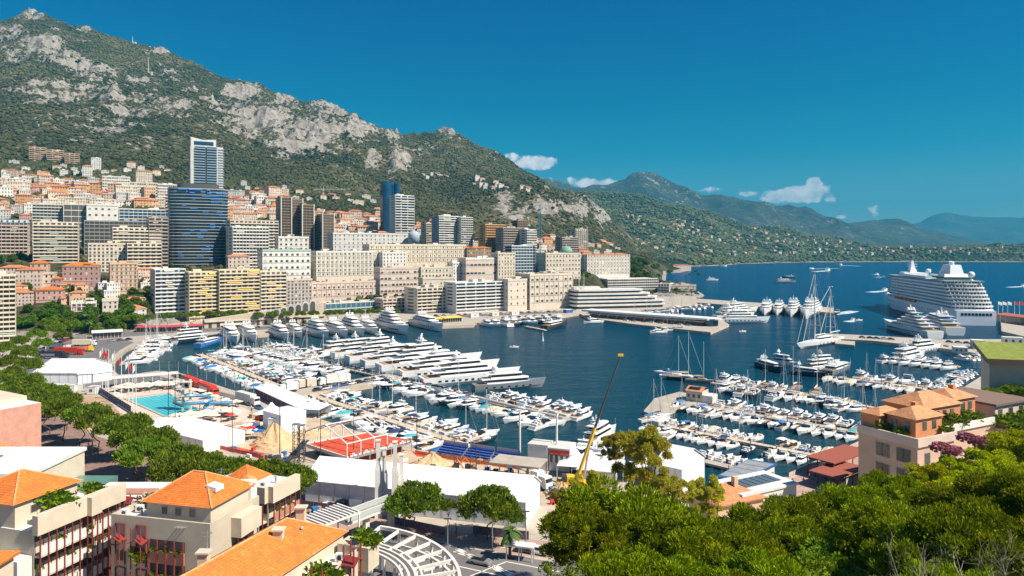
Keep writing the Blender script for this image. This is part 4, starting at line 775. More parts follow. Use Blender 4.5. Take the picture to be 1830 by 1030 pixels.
    for x, y, r in ((-L*.385, -6, 2.6), (L*.04, -5, 2.4)): MB().ball((x, y, z+5.5), r, 12).tube((x, y, z), (x, y, z+3.4), .6).build('satellite_dome', SW, t, True)
cruise()
# ---------------------------------------------------------------- city buildings (front faces local -Y, base centre of the front at the origin)
def unit_window():
    m = MB(); m.box(-.5, .5, -.10, .02, 0, 1, 0); m.v = [(x, y, z) for x, y, z in m.v]
    m.add([(-.45, -.13, .05), (.45, -.13, .05), (.45, -.13, .96), (-.45, -.13, .96), (-.45, -.09, .05), (.45, -.09, .05), (.45, -.09, .96), (-.45, -.09, .96)], [(0, 1, 2, 3), (0, 4, 5, 1), (1, 5, 6, 2), (2, 6, 7, 3), (3, 7, 4, 0)], 1)
    me = m.build('window', [SHUT, GLASS]); d = me.data; bpy.data.objects.remove(me); return d
def unit_arch():
    m = MB(); n = 9; fr = [(-.5, 0), (.5, 0)]+[(.5*math.cos(a), .62+.38*math.sin(a)) for a in [math.pi*i/n for i in range(n+1)]]
    def lay(s, y0, y1, mi): k = len(fr); m.add([(x*s, y0, z*(s+.0)+.0) for x, z in fr]+[(x*s, y1, z*s) for x, z in fr], [tuple(range(k)), *[(i, (i+1) % k+k*0, (i+1) % k+k, i+k)[::-1] for i in range(k)]], mi)
    lay(1, -.10, .02, 0); lay(.82, -.13, -.09, 1)
    me = m.build('arched_window', [SHUT, GLASS]); d = me.data; bpy.data.objects.remove(me); return d
def unit_shutter():
    m = MB(); m.box(-.5, .5, -.10, .02, 0, 1, 0); m.box(-.98, -.52, -.12, .0, 0, 1, 0); m.box(.52, .98, -.12, .0, 0, 1, 0)
    m.add([(-.42, -.13, .05), (.42, -.13, .05), (.42, -.13, .95), (-.42, -.13, .95), (-.42, -.09, .05), (.42, -.09, .05), (.42, -.09, .95), (-.42, -.09, .95)], [(0, 1, 2, 3), (0, 4, 5, 1), (1, 5, 6, 2), (2, 6, 7, 3), (3, 7, 4, 0)], 1)
    me = m.build('shuttered_window', [SHUTG, GLASS]); d = me.data; bpy.data.objects.remove(me); return d
UW, UA, US = unit_window(), unit_arch(), unit_shutter()
def hip(w_, d, z, h, ov=.6, ridge=None):
    m = MB(); x0, x1, y0, y1 = -w_/2-ov, w_/2+ov, -ov, d+ov; W2, D2 = x1-x0, y1-y0
    if W2 >= D2: r = D2/2; a, b = (x0+r, (y0+y1)/2), (x1-r, (y0+y1)/2)
    else: r = W2/2; a, b = ((x0+x1)/2, y0+r), ((x0+x1)/2, y1-r)
    m.box(x0, x1, y0, y1, z-.25, z)
    v = [(x0, y0, z), (x1, y0, z), (x1, y1, z), (x0, y1, z), (*a, z+h), (*b, z+h)]
    m.add(v, [(0, 1, 5, 4), (1, 2, 5), (2, 3, 4, 5), (3, 0, 4)] if W2 >= D2 else [(0, 1, 4), (1, 2, 5, 4), (2, 3, 5), (3, 0, 4, 5)])
    return m
BR = random.Random(5)
def bldg(name, label, xl, xr, yt, Y, yaw=36, d=14, style='punch', wm='cream', fh=3.15, roof='flat', nx=None, aw=None, wins=None, ww=1.25, base=None, glass=None, cols=0, arch0=False, rail='same', group=None, X0=None, top=None, roofh=2.6, roofm=None, hut=True, zt=None, cat='building', segs=1, maxwin=96, skip0=0):
    ya = R(yaw); cx = (xl+xr)/2; u = (cx-CX)/F; X = XA(cx, Y); Wd = (xr-xl)*Y/F/max(.3, math.cos(ya)-u*math.sin(ya)); ztop = ZA(yt, Y) if zt is None else zt
    g = base if base is not None else min(ground(X+a*math.cos(ya), Y+a*math.sin(ya)) for a in (-Wd/2, 0, Wd/2)); g = max(g, 2.0); zb = g-3 if base is None else g; H = ztop-zb
    t = thing(name, label, cat, (X, Y, zb), ya, group); m_ = W[wm] if isinstance(wm, str) else wm; rm = W[rail] if isinstance(rail, str) and rail != 'same' else (m_ if rail == 'same' else rail)
    if style == 'glass': m_b = glass or GLASSB
    else: m_b = m_
    b = MB().prism([(-Wd/2, 0), (Wd/2, 0), (Wd/2, d), (-Wd/2, d)], 0, H, 0, 1); b.build('wall', [m_b, FLAT], t)
    vis = 1 if (X < 0 and math.atan2(-X, Y) > ya) else -1      # which flank the viewpoint side shows
    nf = max(1, int((ztop-g)/fh)); nf = min(nf, 26)
    if roof == 'flat':
        pm = MB(); e = .35
        for a0, a1, c0, c1 in ((-Wd/2-.25, Wd/2+.25, -.25, e), (-Wd/2-.25, Wd/2+.25, d-e, d+.25), (-Wd/2-.25, -Wd/2+e, e, d-e), (Wd/2-e, Wd/2+.25, e, d-e)): pm.box(a0, a1, c0, c1, H-.35, H+.75)
        pm.build('parapet', rm, t)
        if hut and Wd > 9:
            for k in range(1+int(Wd > 25)):
                x = BR.uniform(-.3, .3)*Wd; hw = BR.uniform(1.5, 3.5); MB().box(x-hw, x+hw, d*.4, d*.75, H, H+BR.uniform(2, 3)).build('rooftop_hut', rm, t)
    elif roof == 'hip': hip(Wd, d, H, roofh).build('roof', roofm or TILE2, t)
    elif roof == 'mansard':
        MB().rings([[(-Wd/2-.4, -.4, H), (Wd/2+.4, -.4, H), (Wd/2+.4, d+.4, H), (-Wd/2-.4, d+.4, H)], [(-Wd/2+1.2, 1.2, H+2.6), (Wd/2-1.2, 1.2, H+2.6), (Wd/2-1.2, d-1.2, H+2.6), (-Wd/2+1.2, d-1.2, H+2.6)]]).build('roof', roofm or W['bluegrey'], t)
        n = max(2, int(Wd/4))
        for i in range(n): inst(UW, 'dormer', t, (-Wd/2+Wd*(i+.5)/n, .25, H+.4), 0, (1.3, 6, 1.7))
    if style == 'punch':
        n = nx or max(2, int(Wd/3.1)); wh = 1.95; src = wins or UW; aw_ = aw
        while n*nf > maxwin: nf -= 1
        for k in range(nf):
            z = H-(k+1)*fh+.75
            if z < 1: break
            s_ = UA if (arch0 and k == nf-1) else src
            for i in range(n):
                x = -Wd/2+Wd*(i+.5)/n; q = inst(s_, 'window', t, (x, 0, z), 0, (ww*(1.5 if s_ is UA else 1), 1, wh*(1.25 if s_ is UA else 1)))
                if BR.random() < .16: q.material_slots[1].link = 'OBJECT'; q.material_slots[1].material = BR.choice((SHUT, SHUTG, CANC))
        ns = max(1, int(d/4.5))
        for k in range(min(nf, 6)):
            for i in range(ns): inst(src, 'window', t, (vis*Wd/2, d*(i+.5)/ns, H-(k+1)*fh+.75), R(90)*vis, (ww, 1, wh))
        MB().box(-Wd/2-.3, Wd/2+.3, -.35, -.002, H-fh*.12-.5, H-.36).build('cornice', rm, t)
        for k in range(1, nf+1):
            if k == nf or (cols or wins) or k % 3 == 0: MB().box(-Wd/2-.1, Wd/2+.1, -.55 if (k % 2 and cols) else -.28, -.002, H-k*fh+.1, H-k*fh+.42).build('string_course', rm, t)
        if Wd > 18:
            for q in range(int(Wd/14)): inst(BUSHM, 'roof_plant', t, (BR.uniform(-.45, .45)*Wd, BR.uniform(1, 4), H+.7), 0, (BR.uniform(1, 2.2), 1, .9))
        if cols:
            for i in range(cols+1): x = -Wd/2+Wd*i/cols; MB().box(x-.3, x+.3, -.45, -.003, max(.5, H-nf*fh), H-.6).build('pilaster', rm, t)
    elif style in ('balc', 'grid'):
        for k in range(nf):
            z = H-(k+1)*fh
            if z < .5: break
            MB().box(-Wd/2+.35, Wd/2-.35, -.04, .02, z+.15, z+fh-.45).build('window_band', glass or GLASS, t)
            bl = MB(); bl.box(-Wd/2, Wd/2, -1.5, -.045, z-.18, z+.02); bl.box(-Wd/2, Wd/2, -1.5, -1.38, z+.02, z+1.0); bl.box(-Wd/2, -Wd/2+.12, -1.38, -.045, z+.02, z+1.0); bl.box(Wd/2-.12, Wd/2, -1.38, -.045, z+.02, z+1.0)
            bl.build('balcony', rm, t)
            if k < 7: MB().box(vis*Wd/2-.02, vis*Wd/2+.05*vis, d*.25, d*.7, z+.9, z+2.3).build('side_window', glass or GLASS, t)
            if (aw and BR.random() < .55) or (not aw and BR.random() < .22):
                x = BR.uniform(-.4, .25)*Wd; l = BR.uniform(.15, .4)*Wd; l = min(l, Wd/2-x-.2)
                MB().add([(x, -.05, z+fh-.35), (x+l, -.05, z+fh-.35), (x+l, -1.75, z+fh-1.2), (x, -1.75, z+fh-1.2)], [(0, 3, 2, 1)]).add([(x, -1.75, z+fh-1.2), (x+l, -1.75, z+fh-1.2), (x+l, -1.75, z+fh-1.5), (x, -1.75, z+fh-1.5)], [(0, 3, 2, 1)]).build('awning', aw or BR.choice((CANC, OFFW, CANC, GREENC)), t)
        n = nx or max(2, int(Wd/(4.2 if style == 'balc' else 3.0)))
        for i in range(n+1):
            x = -Wd/2+Wd*i/n; wd_ = .22 if style == 'grid' or i in (0, n) else .5
            if style == 'balc' and i not in (0, n): x += BR.uniform(-.4, .4); MB().box(x-.8, x+.8, -.3, -.042, .2, H-.36).build('pier', m_, t)
            else: MB().box(x-wd_/2, x+wd_/2, -1.7, -.041, .2, H-.36).build('fin', rm, t)
    elif style == 'glass':
        for k in range(nf):
            z = H-(k+1)*fh
            if z < .5: break
            MB().box(-Wd/2-.15, Wd/2+.15, -.3, d+.3, z, z+.75).build('floor_slab', rm, t)
        n = nx or int(Wd/4)
        for i in range(n+1): x = -Wd/2+Wd*i/n; MB().box(x-.15, x+.15, -.38, -.002, 0, H-.4).build('mullion', rm, t)
    return t, Wd, H, zb
B_ = bldg
# quay front
B_('apartment_block', 'cream apartment block cropped by the left edge, above the street pines', -95, 29, 494, 430, 34, 18, 'grid', 'cream', fh=2.9, glass=GLASS, group=None)
B_('apartment_block', 'white block with blue-grey balconies, left of the yellow apartment row', 277, 331, 482, 562, 40, 15, 'balc', 'bluegrey', rail='white', fh=3.1, glass=GLASSB)
B_('apartment_block', 'yellow-cream block, left third of the long row with yellow awnings', 338, 390, 487, 566, 38, 15, 'balc', 'yellow', aw=YELC, fh=3.0)
B_('apartment_block', 'tallest middle part of the yellow-cream row with yellow awnings', 392, 464, 483, 580, 36, 15, 'balc', 'yellow', aw=YELC, fh=3.0)
B_('apartment_block', 'right part of the yellow-cream row, beside the arched ramp', 466, 511, 486, 598, 36, 15, 'balc', 'cream', aw=YELC, fh=3.0)
B_('apartment_block', 'narrow pink-beige block right of the yellow row', 513, 558, 500, 612, 36, 13, 'punch', 'rose', fh=3.1, wins=US)
B_('office_building', 'low teal glass building with slanted ribs behind the quay pines', 583, 680, 541, 627, 40, 16, 'glass', 'light', glass=GLASST, fh=5.2, nx=11, base=2.0)
B_('apartment_block', 'low beige block with long grey balconies right of the teal building', 684, 734, 534, 640, 38, 16, 'balc', 'rose', fh=3.0, base=2.0)
B_('apartment_block', 'tan block with shaded blank side, left of the white and blue block', 745, 800, 515, 632, 38, 22, 'balc', 'sand', fh=3.0, base=2.0, nx=6)
B_('apartment_block', 'wide white block with blue windows on the quay', 815, 904, 505, 642, 36, 20, 'balc', 'white', glass=GLASSB, fh=3.0, base=2.0, nx=5)
B_('stone_building', 'plain stone building with an arched gate at quay level', 908, 942, 500, 656, 34, 16, 'punch', 'sand', fh=6, nx=3, base=2.0, arch0=True)
B_('conference_hall', 'cream hall with tall glass upper windows above two arcades', 948, 1024, 490, 676, 34, 22, 'punch', 'sand', fh=6.8, nx=9, cols=9, base=2.0, arch0=True, wins=UA, ww=2.2)
# lower hillside, left
B_('red_white_house', 'white apartment house with dark red window bays above the park', 128, 172, 541, 500, 30, 12, 'punch', mat('wall_brickred', (.34, .07, .06), .8, var=.1), fh=3.2, nx=5, rail='white', ww=1.7, cols=5)
B_('apartment_house', 'narrow cream house with small balconies right of the red and white one', 183, 211, 537, 506, 30, 12, 'punch', 'sand', fh=3.2, nx=3)
B_('apartment_house', 'white house with orange hip roof at street level', 217, 262, 552, 522, 36, 12, 'punch', 'white', fh=3.2, nx=4, roof='hip', roofm=TILE2)
B_('villa', 'large mauve villa with orange hip roof and arched loggia', 112, 178, 475, 548, 26, 15, 'punch', 'mauve', fh=4.0, nx=7, roof='hip', roofm=TILE, roofh=2.6, arch0=True, rail='rose')
B_('villa', 'small peach villa with orange hip roof on top of the terraces', 54, 86, 470, 575, 26, 12, 'punch', 'peach', fh=4, nx=3, roof='hip', roofm=TILE, roofh=2.2)
B_('villa', 'long rose house with a flat roof under the small peach villa', 41, 97, 489, 548, 24, 12, 'punch', 'rose', fh=4, nx=6)
B_('villa', 'dusky pink villa with orange roof just above the street pines', 64, 112, 518, 516, 24, 12, 'punch', 'pink', fh=3.8, nx=5, roof='hip', roofm=TILE, roofh=2.2)
B_('villa', 'small orange-roofed annex touching the mauve villa', 93, 112, 498, 540, 26, 9, 'punch', 'mauve', fh=3.5, nx=2, roof='hip', roofm=TILE, roofh=1.6)
B_('apartment_house', 'tall peach house with grey shutters left of the stone steps', 197, 246, 471, 562, 34, 14, 'punch', 'peach', fh=3.2, nx=6, wins=US, ww=.9)
B_('apartment_block', 'cream block with ribbon balconies, right half of the stepped pair', 202, 288, 408, 645, 36, 14, 'balc', 'cream', fh=3.0)
B_('apartment_block', 'lower cream block of the stepped pair, above the peach house', 158, 226, 436, 612, 34, 13, 'punch', 'sand', fh=3.1, ww=1.8)
B_('apartment_block', 'lower right cream block of the stepped pair', 228, 289, 436, 620, 34, 13, 'balc', 'cream', fh=3.1)
B_('apartment_block', 'cream block with pale green awnings, second from left edge', 60, 140, 398, 625, 28, 15, 'balc', 'cream', aw=GREENC, fh=3.0)
B_('apartment_block', 'classic block with dark mansard roof at the left edge', -12, 50, 398, 640, 28, 15, 'grid', 'rose', fh=3.2, roof='mansard')
B_('apartment_block', 'pale block with square loggias behind the green-awning block', 58, 112, 366, 700, 30, 15, 'grid', 'light', fh=3.1)
B_('modern_block', 'modern white and black block with vertical dark glazing', 114, 154, 366, 705, 30, 15, 'glass', 'white', glass=GLASS, fh=6.2, nx=3)
B_('modern_block', 'wide white part of the modern black and white block', 155, 212, 366, 712, 32, 15, 'punch', 'white', fh=6.2, nx=5, ww=2.2)
B_('modern_block', 'low blue glass office block with white floor bands', 214, 304, 375, 735, 34, 15, 'glass', 'white', glass=GLASSB, fh=3.4)
B_('modern_block', 'low black glass building between the cream and white blocks', 152, 264, 396, 672, 30, 12, 'glass', 'grey', glass=GLASS, fh=3.6)
B_('apartment_block', 'beige block with dark upper windows left of the round blue tower', 266, 300, 390, 655, 36, 13, 'balc', 'taupe', fh=3.3)
B_('apartment_block', 'white gridded block right of the round blue tower', 416, 480, 407, 660, 38, 16, 'grid', 'white', fh=3.1)
B_('apartment_block', 'cream block with brown balconies behind the white gridded block', 412, 498, 395, 712, 38, 14, 'balc', 'sand', fh=3.2)
B_('villa', 'small peach villa with orange roof beneath the white gridded block', 408, 446, 458, 625, 34, 10, 'punch', 'rose', fh=3.4, nx=5, roof='hip', roofm=TILE2, roofh=1.8)
B_('grand_building', 'white belle epoque building with pale green cornice and arched dark windows', 470, 556, 447, 648, 36, 16, 'punch', 'white', fh=6.0, nx=9, wins=UA, ww=1.9, rail=GREENC)
B_('low_building', 'low white building with curved roof above the belle epoque one', 498, 552, 424, 700, 36, 12, 'punch', 'white', fh=4.5, nx=6, wins=UA, ww=1.8)
B_('hotel', 'grand cream hotel wing with rows of small balconies and orange roof edge', 567, 674, 450, 682, 36, 18, 'punch', 'cream', fh=3.9, nx=14, rail='white', cols=14, maxwin=90, wins=US, ww=1.0)
B_('hotel_terrace', 'wide cream terrace building with tall dark windows below the hotel wing', 560, 684, 504, 655, 36, 14, 'punch', 'rose', fh=6.5, nx=15, ww=2.0, cols=15)
B_('hotel', 'long pale hotel with two grey domes on the skyline of the centre', 598, 744, 418, 765, 34, 18, 'punch', 'light', fh=4.0, nx=19, rail='white', maxwin=96)
B_('hotel', 'ochre hotel with tall columns and balustrade, widest in the centre', 664, 836, 438, 728, 34, 18, 'punch', 'ochre', fh=4.4, nx=22, cols=22, rail='cream', maxwin=96)
B_('annex_building', 'small white building with square dark windows in front of the ochre hotel', 684, 726, 452, 702, 36, 12, 'punch', 'white', fh=3.4, nx=7)
B_('retaining_wall', 'beige wall building with a row of round arches under the ochre hotel', 680, 752, 479, 682, 36, 14, 'punch', 'rose', fh=6.0, nx=11, wins=UA, ww=2.4, hut=False)
B_('garden_villa', 'low yellow villa with palms right of the arched wall', 753, 808, 478, 702, 34, 12, 'punch', 'ochre', fh=5.0, nx=9, wins=UA, ww=1.5)
B_('terrace_wall', 'plain beige terrace under the yellow villa', 756, 812, 497, 684, 34, 10, 'punch', 'sand', fh=7.0, nx=6, hut=False)
B_('apartment_block', 'narrow white block right of the yellow villa', 809, 831, 470, 720, 34, 12, 'punch', 'white', fh=3.2)
B_('grand_building', 'cream building with tall arched windows and pink end bays', 833, 888, 462, 725, 34, 16, 'punch', 'rose', fh=8.5, nx=8, wins=UA, ww=3.0, rail='white')
B_('grand_building', 'dark-topped building with orange roof above the arched cream one', 835, 878, 443, 765, 34, 14, 'punch', 'brown', fh=3.6, roof='hip', roofm=TILE, roofh=1.6)
B_('apartment_block', 'ochre block with regular windows right of the arched cream building', 890, 921, 453, 738, 34, 14, 'punch', 'ochre', fh=3.4, nx=6)
B_('modern_block', 'pale blue glass block beside the blue tower crane', 915, 957, 440, 795, 34, 14, 'glass', 'white', glass=GLASSB, fh=3.4)
B_('apartment_block', 'pale round-cornered balcony tower left of centre back, blue side', 784, 822, 387, 900, 40, 16, 'balc', 'bluegrey', rail='white', fh=3.0, nx=4)
B_('apartment_block', 'white balcony tower half joined to the blue-sided one', 823, 844, 389, 905, 36, 16, 'grid', 'light', fh=3.0)
B_('apartment_block', 'slim beige tower left of the white balcony slab', 761, 781, 400, 940, 36, 14, 'grid', 'beige', fh=3.0)
B_('apartment_block', 'brown gridded apartment tower at the foot of the lower cliff', 867, 903, 402, 905, 36, 16, 'grid', 'orange', fh=3.2, glass=SHADOW)
B_('apartment_block', 'grey-pink tower with dark window strip right of the brown one', 899, 940, 408, 890, 36, 16, 'grid', 'taupe', fh=3.1)
B_('apartment_block', 'white narrow tower attached to the grey-pink tower', 941, 958, 411, 885, 36, 16, 'grid', 'white', fh=3.1)
B_('apartment_block', 'small dark brown tower peeping over the grey-pink tower', 925, 942, 395, 960, 36, 12, 'glass', 'brown', glass=SHADOW, fh=3.2)
B_('apartment_block', 'grey-brown striped tower behind the green dome', 1004, 1032, 425, 960, 36, 14, 'grid', 'taupe', fh=3.1)
B_('apartment_block', 'pale flat-topped block highest on the slope behind the striped tower', 1028, 1050, 410, 1200, 30, 14, 'balc', 'sand', fh=3.4)
ca, Wd, H, zb = B_('casino', 'beige casino with green copper dome beside the blue tower crane', 976, 1038, 453, 812, 34, 24, 'punch', 'sand', fh=5.0, nx=11, wins=UA, ww=1.6)
MB().rings([[(Wd*.22+r*math.cos(a), 9+r*math.sin(a), H+z) for a in [2*math.pi*i/14 for i in range(14)]] for r, z in ((7.5, .8), (7.5, 2.5), (6.8, 4.8), (5, 7), (2.4, 8.2), (.6, 8.6), (.4, 11))]).build('dome', mat('copper_green', (.20, .36, .28), .7, var=.2), ca, True)
B_('long_building', 'pale building with columned centre and orange roofs above the trees', 1050, 1126, 455, 900, 30, 18, 'punch', 'white', fh=4.2, nx=15, cols=15, rail='sand', roof='hip', roofm=TILE2, roofh=1.8, ww=1.6)
B_('long_building', 'small orange-roofed wing left of the columned pale building', 1030, 1050, 456, 890, 30, 16, 'punch', 'sand', fh=4.2, roof='hip', roofm=TILE2, roofh=1.8)
fa, Wd, H, zb = B_('terraced_hotel', 'large white gridded hotel with roof garden above the yacht club', 1086, 1176, 499, 880, 20, 24, 'grid', 'grey', rail='white', fh=3.3, hut=False)
B_('terraced_hotel', 'right wing of the gridded hotel stepping down to the point', 1176, 1196, 508, 870, -25, 20, 'grid', 'grey', rail='white', fh=3.3, hut=False)
B_('auditorium', 'low beige building with flat green roof at the point', 1196, 1244, 510, 880, 8, 22, 'punch', 'beige', fh=5, nx=5)
B_('beach_building', 'long low building with red roof on the far beach', 1203, 1235, 474, 1900, 15, 16, 'punch', 'rose', fh=5, nx=8, roof='hip', roofm=mat('red_roof', (.45, .10, .07), .8), roofh=2)
B_('long_residence', 'long white residence on the hillside, left wing', 183, 232, 316, 1040, 26, 16, 'punch', 'white', fh=4.2, nx=12, maxwin=80, ww=2.2)
B_('long_residence', 'long white residence on the hillside, middle wing', 232, 282, 327, 1025, 26, 16, 'punch', 'cream', fh=4.2, nx=12, maxwin=80, ww=2.2)
B_('long_residence', 'long white residence on the hillside, right wing', 282, 320, 330, 1010, 30, 16, 'punch', 'white', fh=4.2, nx=10, maxwin=80, ww=2.2)
B_('hill_house', 'cream house with orange roof on top of the long white residence', 243, 272, 306, 1090, 26, 14, 'punch', 'cream', fh=3.5, roof='hip', roofm=TILE2)
for xl, xr, yt, lb in ((52, 82, 264, 'left of the three'), (84, 114, 269, 'middle of the three'), (116, 142, 275, 'right of the three')):
    B_('terraced_residence', 'orange-beige terraced residence high on the wooded slope, '+lb, xl, xr, yt, 1300, 30, 18, 'balc', 'peach', fh=3.6, nx=3)
B_('hill_villa', 'white villa alone in the trees above the long residence', 163, 180, 283, 1250, 26, 12, 'punch', 'white', fh=3.5)
B_('hill_villa', 'white villa with orange roof left of the long residence', 147, 164, 297, 1180, 26, 12, 'punch', 'white', fh=3.5, roof='hip', roofm=TILE2)
for xl, xr, yt, Y, c in ((503, 520, 354, 800, 'leftmost'), (521, 540, 357, 812, 'second'), (541, 560, 367, 806, 'third'), (562, 576, 386, 815, 'fourth'), (577, 596, 384, 806, 'rightmost')):
    t, Wd, H, zb = B_('dark_tower', f'dark glass slab tower with white edges, {c} of the five', xl, xr, yt, Y, 38, 18, 'glass', 'brown', glass=GLASS, fh=3.2, nx=3)
    for x in (-Wd/2-.5, Wd/2+.5): MB().box(x-.45, x+.45, -1.0, 1.5, 0, H+1.5).build('edge_wall', W['white'], t)
# tower with the curved blue glass front and its white neighbour
def tower_round():
    Y = 700; X = XA(356, Y); zt = ZA(334, Y); g = ground(X, Y)-4; H = zt-g; t = thing('round_tower', 'round dark tower ringed by white balconies with blue awnings', 'tower', (X, Y, g), R(28))
    a_, b_ = 28.0, 15.0
    def sup(a, b, n=32, p=3.2): return [(a*math.copysign(abs(math.cos(2*math.pi*i/n))**(2/p), math.cos(2*math.pi*i/n)), b+b*math.copysign(abs(math.sin(2*math.pi*i/n))**(2/p), math.sin(2*math.pi*i/n))) for i in range(n)]
    MB().prism(sup(a_, b_), 0, H-1).build('glass_core', mat('tower_glass', (.035, .055, .075), .15, spec=.8, var=.4, scale=.12), t)
    nf = 25; fh = 3.15
    for k in range(nf):
        z = H-2-k*fh; s = 1.05 if k > 1 else .98
        if z < 1: break
        o = sup(a_*s+.8, b_*s+.8); o = [(x, y-(b_*s+.8-b_)) for x, y in o]; i_ = [(x*.955, (y-b_)*.93+b_) for x, y in o]; m = MB(); n = len(o)
        m.rings([[(x, y, z-.2) for x, y in i_], [(x, y, z-.2) for x, y in o], [(x, y, z+.32) for x, y in o], [(x, y, z+.32) for x, y in i_]], close=True, caps=False)
        m.build('balcony_ring', W['bluegrey'] if k % 5 else W['light'], t)
    rn = random.Random(3)
    for k in range(nf-2):
        z = H-2-k*fh
        if z < 1: break
        for q in range(rn.choice((0, 1, 1, 2, 2, 3)) if k > 3 else 4):
            x = rn.uniform(-.7, .8)*a_; l = rn.uniform(3, 9); x1 = min(x+l, a_*.93)
            yy = lambda x: b_-b_*(max(0, 1-(abs(x)/a_)**3.2))**(1/3.2)
            MB().add([(x, yy(x)-.2, z-.3), (x1, yy(x1)-.2, z-.3), (x1, yy(x1)-2.2, z-1.5), (x, yy(x)-2.2, z-1.5)], [(0, 3, 2, 1)]).build('blue_awning', mat('awning_blue', (.01, .17, .55), .7, obj_rand=.2), t)
    MB().prism([(x*.7, (y-b_)*.7+b_) for x, y in sup(a_, b_)], H-1, H+3.5).build('penthouse', GLASS, t)
tower_round()
def tower_white():
    Y = 905; X = XA(370, Y); zt = ZA(262, Y); g = ground(X, Y)-4; H = zt-g; t = thing('white_tower', 'tallest pale tower with notched crown behind the round tower', 'tower', (X, Y, g), R(30)); w_ = 39; d = 20
    MB().box(-w_/2, w_/2, 0, d, 0, H).build('wall', W['light'], t)
    for x0, x1 in ((-w_*.38, -w_*.06), (.0, w_*.30)):
        for k in range(32):
            z = H-3-k*3.35
            if z < 2: break
            MB().box(x0, x1, -.1, .05, z, z+2.3).build('window_band', GLASSB, t); MB().box(x0-.3, x1+.3, -1.3, -.11, z-.55, z+.4).build('balcony', W['bluegrey'], t)
    MB().box(-w_*.055, -w_*.005, -.4, .1, 0, H-1).build('glass_shaft', GLASS, t)
    for k in range(32):
        z = H-3-k*3.35
        if z < 2: break
        MB().box(w_/2-6, w_/2+1.2, -.9, d*.8, z-.5, z+.3).build('balcony', W['bluegrey'], t)
    c = MB(); c.add([(-w_/2, 0, H), (w_*.28, 0, H), (w_*.28, 0, H+9.5), (-w_*.1, 0, H+8), (-w_/2, 0, H+11), (-w_/2, .8, H), (w_*.28, .8, H), (w_*.28, .8, H+9.5), (-w_*.1, .8, H+8), (-w_/2, .8, H+11)], [(0, 1, 2, 3, 4), (9, 8, 7, 6, 5), (0, 5, 6, 1), (1, 6, 7, 2), (2, 7, 8, 3), (3, 8, 9, 4), (4, 9, 5, 0)]); c.box(-w_/2, -w_/2+.8, 0, d*.7, H, H+10); c.build('crown_screen', W['white'], t)
    MB().box(-w_*.4, w_*.2, -.1, -.01, H+1, H+6).build('crown_glazing', GLASSB, t)
tower_white()
def tower_blue():
    Y = 1010; X = XA(702, Y); zt = ZA(326, Y); g = ground(X, Y)-4; H = zt-g; t = thing('blue_glass_tower', 'slender curved dark blue glass tower', 'tower', (X, Y, g), R(32)); BG = mat('tower_blue_glass', (.012, .07, .16), .12, spec=.9, var=.35, scale=.06)
    n = 10
    for x0, x1, dz, nm in ((-14.5, 3, 0, 'left_sail'), (4, 12, -1.5, 'right_sail'), (12.5, 16.5, -14, 'side_wing')):
        rg = []
        for z, k in ((0, .92), (H*.4, 1), (H*.8, 1), (H+dz, .93)):
            cx = (x0+x1)/2; rg.append([(cx+(x0-cx)*k, 12, z), (cx+(x0-cx)*k, 2.5, z)]+[(cx+((x0-cx)+(x1-x0)*i/n)*k, 2.5-2.8*math.sin(math.pi*i/n), z) for i in range(1, n)]+[(cx+(x1-cx)*k, 2.5, z), (cx+(x1-cx)*k, 12, z)])
        MB().rings(rg).build('glass_sail', BG, t)
    for k in range(30):
        z = H-4-k*3.3
        if z < 2: break
        MB().box(-13.6, 2.2, -.45, 1.5, z, z+.35).build('floor_line', GLASSB, t)
tower_blue()
t, Wd, H, zb = B_('white_balcony_tower', 'white balcony tower standing in front of the slender blue glass tower', 706, 740, 350, 955, 36, 16, 'balc', 'white', glass=GLASSB, fh=3.6, nx=3)
# grey domes on the long pale hotel
for px in (615, 738):
    Y = 775; tag(MB().rings([[(r*math.cos(a), r*math.sin(a), z) for a in [2*math.pi*i/12 for i in range(12)]] for r, z in ((6.5, -8), (6.5, 1), (5.8, 3), (4, 5), (1.5, 6), (.3, 8))]).build('roof_dome', W['bluegrey'], None, True), f"grey dome over the {'left' if px < 700 else 'right'} end of the long pale hotel", 'dome').location = (XA(px, Y), Y+6, ZA(422, Y))
# yacht club: stacked curved white decks
def yclub():
    Y = 765; p, q = np.array(P(1027, 553, 2)), np.array(P(1190, 549, 2)); p[2] = q[2] = 2; d = q-p; L = np.linalg.norm(d); t = thing('yacht_club', 'long white yacht club with stacked curved terraces like ship decks', 'building', tuple(p), math.atan2(d[1], d[0]))
    for k in range(5):
        z = k*3.6+.5; l = L*(1.0-.0*k) if k < 2 else L*(.92-.08*(k-2)); o = k*.6
        def plan(e, x0=0): return [(x0-e+o, -e+o+2), (x0+3-e+o, -e+o), (l*.55, -1.5-e+o), (l-4, -e+o+.5), (l+e, 4+o), (l+e-3, 20), (x0-e+o, 20)]
        MB().prism(plan(-1.2), z, z+2.6).build('glazing', GLASSB, t)
        MB().prism(plan(.8), z+1.9, z+3.6).build('terrace_deck', W['white'], t)
    MB().box(L*.02, L*.3, 6, 16, 18.6, 21).build('upper_room', W['white'], t)
    for x in (6, 11): MB().tube((x, 4, 18), (x, 4, 34), .3, .15).build('flag_mast', OFFW, t)
yclub()
